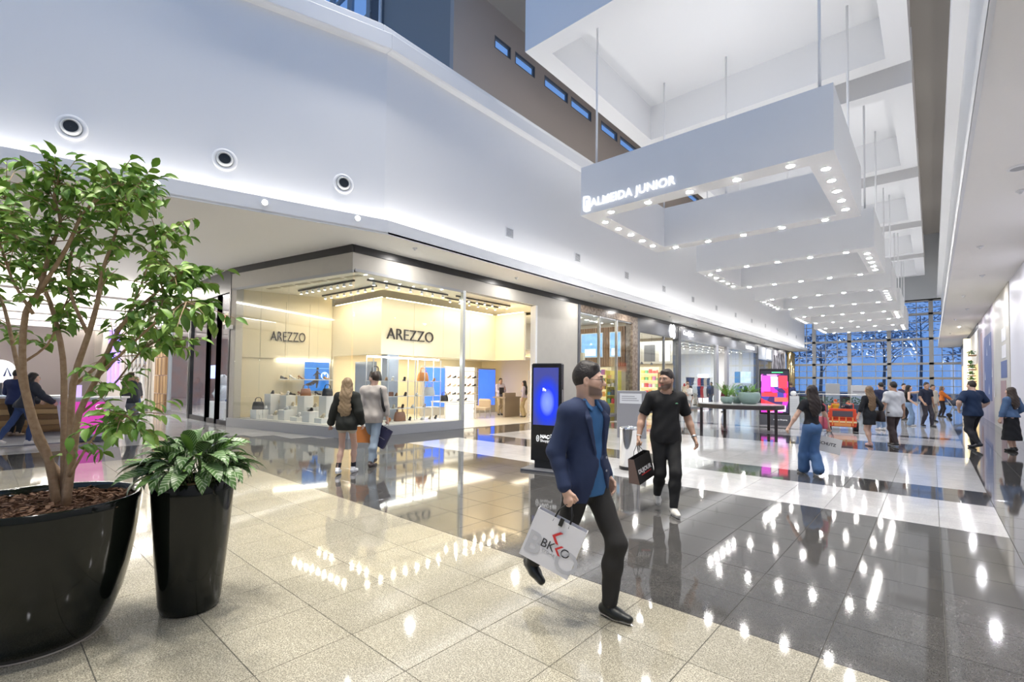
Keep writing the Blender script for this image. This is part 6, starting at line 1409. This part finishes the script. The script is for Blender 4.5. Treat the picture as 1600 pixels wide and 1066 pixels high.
KM2 = person('dark haired man in dark jacket behind the magenta counter', (-18.0, 3.1), 20, 1.76, res=.02, skin='tan', top=dict(c=(.04, .045, .06), sleeve=1.9, hem=.84, off=.03), bottom=dict(c=(.16, .18, .22)), group='people in the left wing')
# --- bags in hands
g = grip(SUIT)
bw_, bh_, bd_, dr_ = .36, .335, .12, .11
bag = paper_bag('white BKKO carrier bag with red chevron held by the man in the suit', g, bw_, bh_, bd_, (.74, .74, .77), 18, R(22), side=(.80, .72, .52), drop=dr_)
fc = bag_face(bag, bw_, bh_, bd_, dr_); lean_x = R(90)-math.atan(bd_*.225/bh_)
def btxt(s_, size, c, x, z, off=0, al='LEFT', sx=1, ext=.0006): return text('print', s_, size, plain(c, .6), bag, fc(x, z), (lean_x, 0, 0), ext=ext, off=off, align=al, sx=sx)
btxt('BK', .082, (.03, .03, .035), -.075, -.325); btxt('O', .082, (.03, .03, .035), .068, -.325)
btxt('B', .20, (.52, .53, .56), -.175, -.395, .004); btxt('O', .21, (.52, .53, .56), .045, -.42, .002)
btxt('STORE', .020, (.35, .35, .37), -.05, -.352, sx=1.6)
for (x, z, k) in ((.045, -.297, .034), (.0, -.225, .042)):
    mb = MB(); P_ = [(k, k), (k*.45, k), (-k*.55, 0), (k*.45, -k), (k, -k), (0, 0)]
    mb.add([Vector(fc(x+a, z+b))+Vector((0, -.001, 0)) for a, b in P_], [(0, 1, 2, 5), (5, 2, 3, 4)]); mb.build('red_chevron', plain((.62, .04, .04), .6), bag)
MB().box(-.014, -.05, -.145, .014, -.035, -.095).build('closure_strap', plain((.02, .02, .02)), bag)
bag = paper_bag('black carrier bag with white lettering held by the man in black', grip(TEE), .36, .33, .16, (.018, .016, .015), 318, R(-14), side=(.30, .20, .16), drop=.13)
fc = bag_face(bag, .36, .33, .16, .13); lean_x = R(90)-math.atan(.16*.225/.33)
btxt('DUJOUR', .075, (.8, .8, .8), -.15, -.33, .003); MB().add([Vector(fc(-.1, -.35))+Vector((0, -.002, 0)), Vector(fc(.12, -.35))+Vector((0, -.002, 0)), Vector(fc(.12, -.365))+Vector((0, -.002, 0)), Vector(fc(-.1, -.365))+Vector((0, -.002, 0))], [(0, 1, 2, 3)]).build('red_line', plain((.5, .04, .04)), bag)
bag = paper_bag('white SCHUTZ carrier bag held by the woman in jeans', grip(SCHZ), .44, .28, .12, (.70, .70, .68), 12, R(12), side=(.5, .5, .5), drop=.11, hc=(.03, .02, .04))
fc = bag_face(bag, .44, .28, .12, .11); lean_x = R(90)-math.atan(.12*.225/.28)
btxt('SCHUTZ', .075, (.03, .03, .035), -.16, -.26, .0015)
bag = paper_bag('dark navy carrier bag held by the man in the beige shirt', grip(BEIGE), .30, .38, .10, (.035, .035, .085), 10, R(28), drop=.09, hc=(.4, .4, .45))
fc = bag_face(bag, .30, .38, .10, .09); lean_x = R(90)-math.atan(.10*.225/.38); btxt('MARIA FILO STUDIO', .024, (.75, .75, .8), -.12, -.30)
bag = paper_bag('orange carrier bag between the couple at the shop window', grip(BEIGE, False), .30, .30, .10, (.72, .25, .06), 5, 0, drop=.10)
bag = paper_bag('small white carrier bag held by the person in the grey coat', grip(COAT), .28, .34, .10, (.78, .78, .80), 0, 0, drop=.06)
sb = thing('shoulder_bag', 'pink shoulder bag on the woman with the SCHUTZ bag', 'handbag', (0, 0, 0)); fr_ = SCHZ.location
pbag = Matrix.LocRotScale(SCHZ.location, SCHZ.rotation_euler, SCHZ.scale)
MB().tube([pbag @ Vector(p) for p in ((.12, .02, 1.49), (.20, -.12, 1.35), (.27, -.02, 1.25), (.27, .09, 1.12))], .012, 6).build('strap', plain((.65, .12, .17)), sb, smooth=True)
q = pbag @ Vector((.27, .10, .90)); inst('bag_body', bag_mesh(.24, .08, .22).mesh('bag_body', plain((.60, .10, .16)), True), sb, q, (0, 0, SCHZ.rotation_euler[2]+R(90)))
pb2 = Matrix.LocRotScale(BEIGE.location, BEIGE.rotation_euler, BEIGE.scale); ss = thing('sling_strap', 'black sling strap on the beige shirted man', 'bag', (0, 0, 0))
MB().tube([pb2 @ Vector(p) for p in ((.15, .05, 1.47), (.17, -.08, 1.45), (.215, -.15, 1.30), (.235, -.13, 1.12), (.24, -.04, 1.02))], [.02, .022, .022, .03, .03], 6).build('strap', plain((.02, .02, .022)), ss, smooth=True)
pb3 = Matrix.LocRotScale(DRESS.location, DRESS.rotation_euler, DRESS.scale); db = thing('shoulder_bag', 'black shoulder bag of the woman in the black dress', 'handbag', (0, 0, 0)); q = pb3 @ Vector((.27, -.06, .72)); inst('bag_body', bag_mesh(.30, .12, .30).mesh('bag_body', plain((.03, .02, .02)), True), db, q, (0, 0, DRESS.rotation_euler[2]+R(90)))
MB().tube([pb3 @ Vector(p) for p in ((.14, .03, 1.48), (.20, -.06, 1.40), (.27, -.07, 1.02))], .010, 6).build('strap', plain((.03, .02, .02)), db, smooth=True)
# crocodile-like small green chest patch, watch and bracelet of the man in black
wt = Vector(TEE['_wl']); MB().tube([wt+Vector(TEE['_ul'])*-.035, wt+Vector(TEE['_ul'])*-.012], .034, 14).build('watch', m_steel, TEE, smooth=True)
wt = Vector(TEE['_wr']); MB().tube([wt+Vector(TEE['_ur'])*-.022, wt+Vector(TEE['_ur'])*-.012], .033, 14).build('bracelet', plain((.7, .7, .7)), TEE, smooth=True)
mb = MB(); mb.box(-.112, .128, 1.318, -.082, .134, 1.328); mb.box(-.104, .128, 1.328, -.092, .134, 1.333); mb.build('chest_badge', plain((.25, .55, .30)), TEE)
# mannequins of the clothing shop
for i, (x, y, c, c2) in enumerate(((-13.0, 33.3, (.25, .35, .5), (.05, .1, .35)), (-13.2, 35.4, (.8, .8, .8), (.5, .45, .4)), (-12.6, 42.4, (.75, .75, .75), (.45, .42, .38)))):
    person(f'white mannequin in the clothing shop, {ORD[i]} from the left', (x, y, .012), 140, 1.8, res=.026, top=dict(c=c, sleeve=1.7, hem=.85), bottom=dict(c=c2), hair=None, group='mannequins', mannequin=True)

# ================================================================== props in the hall
# digital totem behind the man in the suit
tz = Vector((-5.36, 7.06)); rzt = math.atan2(7.10-7.02, -5.0+5.62)-R(2)
tt = thing('digital_totem', 'black advertising totem with a glowing blue screen', 'totem', (tz.x, tz.y, 0), R(14))
MB().bev(-.42, -.26, 0, .42, .26, .045, .012).build('base_plate', m_charcoal, tt)
MB().box(-.22, -.06, .045, .22, .06, .2).build('foot', m_black, tt)
MB().bev(-.30, -.075, .18, .30, .075, 1.98, .02).build('casing', mat('gloss_black', (.012, .012, .014), .15), tt)
def blue_orb():
    m = bpy.data.materials.new('orb_screen'); m.use_nodes = True; nt = m.node_tree; b = nt.nodes['Principled BSDF']; L = nt.links.new
    tc = nt.nodes.new('ShaderNodeTexCoord'); mp = nt.nodes.new('ShaderNodeMapping'); mp.inputs['Location'].default_value = (-.5, 0, -.52); mp.inputs['Location'].default_value = (0, 0, -1.30); mp.inputs['Scale'].default_value = (2.6, 0, 1.35); L(tc.outputs['Object'], mp.inputs[0])
    mp.vector_type = 'TEXTURE'; mp.inputs['Scale'].default_value = (.30, 1, .52); mp.inputs['Location'].default_value = (.03, 0, 1.26)
    ln = nt.nodes.new('ShaderNodeVectorMath'); ln.operation = 'LENGTH'; sp_ = nt.nodes.new('ShaderNodeSeparateXYZ'); cb = nt.nodes.new('ShaderNodeCombineXYZ'); L(mp.outputs[0], sp_.inputs[0]); L(sp_.outputs[0], cb.inputs[0]); L(sp_.outputs[2], cb.inputs[2]); L(cb.outputs[0], ln.inputs[0])
    rp = nt.nodes.new('ShaderNodeValToRGB'); e = rp.color_ramp.elements; e[0].color = (.24, .34, .95, 1); e[0].position = .0; e[1].color = (.05, .06, .28, 1); e[1].position = 1.0
    for p, c in ((.30, (.16, .24, .92, 1)), (.50, (.01, .04, .85, 1)), (.78, (.02, .05, .55, 1))): x = e.new(p); x.color = c
    L(ln.outputs['Value'], rp.inputs[0]); L(rp.outputs[0], b.inputs['Emission Color']); b.inputs['Emission Strength'].default_value = 1.0; b.inputs['Base Color'].default_value = (.01, .01, .03, 1); b.inputs['Roughness'].default_value = .1; m.diffuse_color = (.05, .1, .8, 1); return m
MB().box(-.25, -.079, .84, .25, -.072, 1.90).build('screen', blue_orb(), tt)
text('screen_text', 'Fa', .075, m_glow, tt, (-.06, -.083, 1.47), ext=.001, off=.003)
text('mall_name', 'NAÇÕES', .085, emis('name_white', (.9, .9, .9), .6), tt, (-.10, -.08, .60), ext=.002, off=.004); text('mall_name', 'Shopping', .07, MATS['name_white'], tt, (-.10, -.08, .53), ext=.002)
em = MB(); em.tube([(-.15+.025*math.cos(a)*1.0, -.08, .59+.055*math.sin(a)) for a in np.linspace(0, 6.283, 17)], .006, 5, cap=False); em.box(-.154, -.084, .565, -.146, -.078, .615); em.build('emblem', MATS['name_white'], tt)
MB().box(.24, -.02, .5, .302, .02, 1.5).build('side_slot', m_steel, tt)
# pink picture screen
p = at_z(1210, 664); st = thing('picture_screen', 'black framed screen showing a red and pink cinema picture', 'screen', (p.x, p.y, 0), R(20))
MB().bev(-.56, -.12, 0, .56, .12, .42, .02).build('base', m_charcoal, st); MB().bev(-.54, -.06, .42, .54, .06, 2.28, .015).build('casing', m_black, st)
def pic():
    m = bpy.data.materials.new('cinema_picture'); m.use_nodes = True; nt = m.node_tree; b = nt.nodes['Principled BSDF']; L = nt.links.new
    tc = nt.nodes.new('ShaderNodeTexCoord'); v = nt.nodes.new('ShaderNodeTexVoronoi'); v.inputs['Scale'].default_value = 3.6; L(tc.outputs['Object'], v.inputs['Vector'])
    rp = nt.nodes.new('ShaderNodeValToRGB'); rp.color_ramp.interpolation = 'CONSTANT'; e = rp.color_ramp.elements; e[0].color = (.75, .02, .05, 1); e[1].position = .85; e[1].color = (.05, .02, .12, 1)
    for q, c in ((.2, (.55, .03, .50, 1)), (.38, (.80, .05, .06, 1)), (.52, (.06, .05, .35, 1)), (.64, (.80, .35, .75, 1)), (.74, (.02, .02, .05, 1))): x = e.new(q); x.color = c
    sx = nt.nodes.new('ShaderNodeSeparateColor'); L(v.outputs['Color'], sx.inputs[0]); L(sx.outputs[0], rp.inputs[0]); L(rp.outputs[0], b.inputs['Emission Color']); b.inputs['Emission Strength'].default_value = 1.3; b.inputs['Base Color'].default_value = (.02, .02, .02, 1); m.diffuse_color = (.7, .1, .3, 1); return m
MB().box(-.49, -.066, .50, .49, -.06, 2.20).build('screen', pic(), st)
for x0, x1, z0, z1, c in ((-.47, -.15, 1.35, 2.0, (.70, .08, .65)), (-.13, .12, 1.55, 1.95, (.85, .80, .75)), (.15, .46, 1.5, 2.0, (.75, .05, .08)), (-.47, .1, 1.15, 1.3, (.85, .05, .06)), (.0, .46, .95, 1.12, (.85, .12, .08)), (-.4, -.05, .6, .85, (.10, .12, .55)), (.05, .4, .55, .8, (.75, .55, .85)), (-.49, .49, 2.06, 2.2, (.02, .02, .03))):
    MB().box(x0, -.070, z0, x1, -.066, z1).build('picture_patch', emis('patch_%d%d%d' % (c[0]*99, c[1]*99, c[2]*99), c, 1.1), st)
text('caption', 'Nações Shopping', .07, MATS['name_white'], st, (-.05, -.125, .2), ext=.002); MB().box(-.1, -.072, 2.12, .3, -.07, 2.15).build('green_line', emis('neon_green', (.1, .8, .3), 1.5), st)
# grey stand panel with notice, chrome bin
p = at_z(987, 684); gp = thing('stand_panel', 'tall grey stand panel with a small white notice', 'panel', (p.x, p.y, 0), R(18)); hp = .0
MB().bev(-.42, -.10, 0, .42, .10, 1.40, .015).build('panel_body', mat('stand_grey', (.34, .34, .36), .5), gp); MB().box(-.34, -.108, 1.02, .30, -.10, 1.32).build('notice', m_white, gp)
for k in range(3): MB().box(-.28, -.111, 1.10+.06*k, .22-.06*k, -.108, 1.125+.06*k).build('notice_line', plain((.45, .45, .48)), gp)
p = at_z(984, 733); bn_ = thing('litter_bin', 'polished steel cylindrical litter bin behind the man in the suit', 'bin', (p.x, p.y, 0))
MB().lathe([(.185, 0), (.19, .01), (.19, .74), (.195, .75), (.195, .79), (.17, .80), (.15, .79), (.145, .70)], n=36, cap=False).build('bin_body', m_chrome, bn_, smooth=True); MB().lathe([(.196, 0), (.198, .03), (.196, .06)], n=36).build('foot_ring', m_black, bn_)
# table with green bowls
p = at_z(1145, 676); tb = thing('round_table', 'large dark edged oval table carrying two green bowls', 'table', (p.x, p.y+.75, 0), R(8))
tx, ty = 1.38, 1.25
MB().lathe([(.97, .80), (1, .81), (1, .93), (.985, .945)], n=56, sx=tx, sy=ty).build('table_edge', mat('dark_bronze', (.05, .042, .042), .35), tb, smooth=False)
MB().lathe([(.965, .93), (.965, .955)], n=56, sx=tx, sy=ty).build('table_top', mat('table_marble', (.55, .54, .54), .15), tb)
for a in (205, 335, 120, 50):
    x, y = .93*tx*math.cos(R(a)), .93*ty*math.sin(R(a)); MB().box(x-.045, y-.035, 0, x+.045, y+.035, .81).build('leg', MATS['dark_bronze'], tb)
m_bowl = mat('celadon', (.30, .42, .38), .35, noise=(8, (.24, .35, .32), .3))
def bowl_plant(lab, loc, r, h, seed, spread, n):
    t = thing('bowl_plant', lab, 'potted plant', loc)
    MB().lathe([(.55*r, 0), (.62*r, .005), (.92*r, .35*h), (1.0*r, .62*h), (.93*r, .92*h), (.86*r, h), (.80*r, h*.99), (.82*r, .85*h)], n=36, cap=False).build('bowl', m_bowl, t, smooth=True); MB().lathe([(.83*r, .86*h), (.01, .9*h)], n=20, cap=False).build('soil', m_bark, t)
    rnd = random.Random(seed)
    lm = frond(spread, 9).mesh('frond', mat('bowl_fern', (.14, .34, .03), .5), True)
    for k in range(n): a = 2.399*k; inst('frond', lm, t, (.3*r*math.cos(a), .3*r*math.sin(a), h*.9), (R(10)+.7*rnd.random(), rnd.gauss(0, .2), a), rnd.uniform(.8, 1.2))
q = Matrix.LocRotScale(tb.location, tb.rotation_euler, Vector((1, 1, 1)))
bowl_plant('small celadon bowl with bright green fern', q @ Vector((-.38, -.10, .957)), .22, .24, 3, .55, 34)
bowl_plant('large round celadon bowl with green plant', q @ Vector((.30, .10, .957)), .36, .40, 5, .36, 30)
bowl_plant('dark bowl with fern between the two celadon bowls', q @ Vector((-.14, .42, .957)), .2, .22, 8, .45, 16)
# glass balustrade round the void
def balustrade(a, b, lab, n):
    t = thing('glass_railing', lab, 'railing', (0, 0, 0)); a, b = Vector((*a, 0)), Vector((*b, 0))
    MB().tube([a+Vector((0, 0, 1.1)), b+Vector((0, 0, 1.1))], .03, 8).build('top_rail', m_steel, t)
    for k in range(n+1): c = a.lerp(b, k/n); MB().box(c.x-.025, c.y-.025, 0, c.x+.025, c.y+.025, 1.1).build('post', m_steel, t)
    for k in range(n):
        c, d = a.lerp(b, (k+.04)/n), a.lerp(b, (k+.96)/n); u = (b-a).normalized(); w = Vector((-u.y, u.x, 0))*.006
        MB().prism([(c-w)[:2], (d-w)[:2], (d+w)[:2], (c+w)[:2]] if True else None, .08, 1.04).build('glass_panel', m_pane, t)
balustrade((-8.9, 33.6), (-2.2, 33.6), 'glass railing across the hall in front of the seating area', 5)
balustrade((-2.2, 33.6), (-2.2, 56), 'glass railing running down the hall towards the end glazing', 12)
for i in range(5):
    s_ = thing('cafe_sofa', f'dark sofa beyond the glass railing, {ORD[i]} from the left', 'sofa', (-8.6+1.35*i, 40.5+.8*(i % 2), 0)); MB().bev(-.6, -.35, 0, .6, .35, .45, .05).build('seat', plain((.06, .035, .03), .7), s_); MB().bev(-.6, .22, .45, .6, .4, .85, .05).build('backrest', plain((.06, .035, .03), .7), s_)
rnd = random.Random(31)
for i in range(4):
    t = thing('planter_box', f'low planter with leaves behind the glass railing, {ORD[i]} from the left', 'planter', (-8.2+1.6*i, 35.0, 0)); MB().bev(-.7, -.2, 0, .7, .2, .5, .02).build('box', m_charcoal, t); mb = MB()
    for k in range(150):
        c = Vector((rnd.uniform(-.68, .68), rnd.uniform(-.2, .2), .5+.35*rnd.random())); u = Vector((rnd.gauss(0, 1), rnd.gauss(0, 1), .6)).normalized()*.13; v = u.orthogonal().normalized()*.04; mb.quad(c, c+u*.5+v, c+u, c+u*.5-v)
    tag(mb.build('foliage', mat('box_leaf', (.06, .13, .06), .6), t), kind='stuff')
for i, (px, w_, h_) in enumerate(((1301, .75, 1.75), (1342, .8, 1.65))):
    p = at_y(px, 600, 36.5); t = thing('pedestal_sign', f'{"plain grey" if i == 0 else "white lettered"} pedestal panel behind the railing', 'panel', (p.x, 36.5, 0)); MB().bev(-w_/2, -.1, 0, w_/2, .1, h_, .02).build('panel_body', m_grey if i == 0 else plain((.6, .6, .63)), t)
    if i: MB().box(-.3, -.11, 1.2, .3, -.1, 1.3).build('print', plain((.35, .35, .38)), t)
p = at_z(1240, 650); t = thing('cone_stand', 'pale narrow stand with a round white top beside the screen', 'stand', (p.x, p.y, 0)); MB().bev(-.26, -.06, 0, .26, .06, 1.05, .02).build('panel_body', plain((.62, .64, .68)), t); MB().lathe([(.01, 0), (.12, .04), (.15, .13), (.11, .24), (.01, .27)], c=(0, 0, 1.05), n=18).build('globe', m_white, t, smooth=True)
for k in range(8): MB().box(-.2, -.065, .2+.09*k, .2, -.06, .23+.09*k).build('print_line', plain((.5, .52, .56)), t)
# toy fire truck with two children
p = at_z(1316, 672); car = thing('toy_truck', 'red ride-on toy fire truck carrying two children', 'toy car', (p.x, p.y, 0), R(8))
m_tr = plain((.75, .08, .03), .3); m_or = plain((.9, .35, .10), .35)
MB().bev(-.42, -.55, .16, .42, .55, .46, .05).build('chassis', m_tr, car); MB().bev(-.40, -.55, .46, .40, -.47, .80, .02).build('tail_board', m_tr, car); MB().bev(-.40, .25, .46, .40, .55, .68, .05).build('bonnet', m_tr, car)
for s in (-1, 1): MB().bev(s*.40-.03, -.5, .46, s*.40+.03, .3, .66, .02).build('side_board', m_tr, car)
MB().box(-.30, -.57, .52, .30, -.55, .72).build('rear_window', plain((.10, .08, .10)), car); MB().box(-.42, -.57, .30, .42, -.55, .36).build('reflective_stripe', plain((.85, .65, .35)), car); MB().box(-.25, -.58, .18, .25, -.55, .28).build('bumper', m_or, car)
for x in (-.30, -.10, .10, .30): MB().box(x-.02, -.575, .2, x+.02, -.555, .5).build('ladder_bar', m_or, car)
wm = MB().tube([(-.07, 0, 0), (.07, 0, 0)], .16, 18).mesh('wheel', mat('tyre', (.02, .02, .02), .8)); hm = MB().tube([(-.075, 0, 0), (.075, 0, 0)], .08, 12).mesh('hub', m_or)
for x in (-.40, .40):
    for y in (-.36, .36): w_ = inst('wheel', wm, car, (x, y, .16)); inst('hub', hm, w_)
for s in (-1, 1): MB().tube([(s*.32, -.5, .80), (s*.32, -.5, .98), (s*.1, -.5, 1.0)], .015, 6).build('roll_bar', m_tr, car)
cq = Matrix.LocRotScale(car.location, car.rotation_euler, Vector((1, 1, 1)))
c1 = cq @ Vector((-.2, -.1, .30)); c2 = cq @ Vector((.2, -.1, .30))
sit = dict(hip=.30, rh=(.14, .36, .62), lh=(-.14, .36, .62), ra=(.1, .42, .10), la=(-.1, .42, .10), res=.014, group='children in the toy truck')
person('child with orange helmet in the toy truck', tuple(c1), -8, 1.05, skin='light', top=dict(c=(.8, .5, .05), sleeve=1.7, hem=.86), bottom=dict(c=(.1, .1, .15)), hair='short', hairc=(.80, .12, .03), **{**sit, 'hip': .55, 'rh': (.14, .36, .95), 'lh': (-.14, .36, .95), 'ra': (.1, .45, .35), 'la': (-.1, .45, .35)})
person('child with light brown curls in the toy truck', tuple(c2), -8, 1.0, skin='light', top=dict(c=(.03, .03, .05), sleeve=1.7, hem=.86), bottom=dict(c=(.1, .1, .15)), hair='short', hairc=(.28, .16, .08), **{**sit, 'hip': .55, 'rh': (.14, .36, .95), 'lh': (-.14, .36, .95), 'ra': (.1, .45, .35), 'la': (-.1, .45, .35)})
# stroller
p = at_z(1491, 657); sr = thing('stroller', 'grey baby stroller pushed by the woman in orange', 'stroller', (.98, 34.62, 0), R(-88))
fm_ = MB()
for s in (-1, 1): MB().tube([(s*.24, -.42, 1.0), (s*.24, -.2, .62), (s*.24, .35, .16)], .014, 6).build('frame_tube', m_steel, sr, smooth=True); MB().tube([(s*.24, -.15, .60), (s*.24, -.32, .12)], .014, 6).build('frame_tube', m_steel, sr, smooth=True)
MB().tube([(-.24, -.42, 1.0), (.24, -.42, 1.0)], .018, 6).build('push_bar', m_black, sr)
MB().bev(-.22, -.15, .36, .22, .22, .46, .03).build('seat', plain((.25, .32, .38), .8), sr); mb = MB(); mb.lathe([(.25, 0), (.25, .16), (.18, .30), (.02, .36)], n=16).build('hood', plain((.05, .06, .09), .8), sr, (0, -.08, .62), smooth=True)
wm2 = MB().tube([(-.02, 0, 0), (.02, 0, 0)], .11, 14).mesh('wheel', MATS['tyre'])
for x in (-.26, .26):
    for y in (-.32, .34): inst('wheel', wm2, sr, (x, y, .11))
# small fire extinguisher and dark counter seen through the left wing glass
t = thing('fire_extinguisher', 'small red fire extinguisher beside the corner shop pier', 'extinguisher', (-18.25, 6.15, .012)); MB().lathe([(.09, 0), (.10, .02), (.10, .50), (.06, .58), (.03, .60)], n=16).build('cylinder', plain((.65, .03, .02), .3), t, smooth=True); MB().box(-.05, -.02, .6, .08, .02, .66).build('valve', m_black, t)
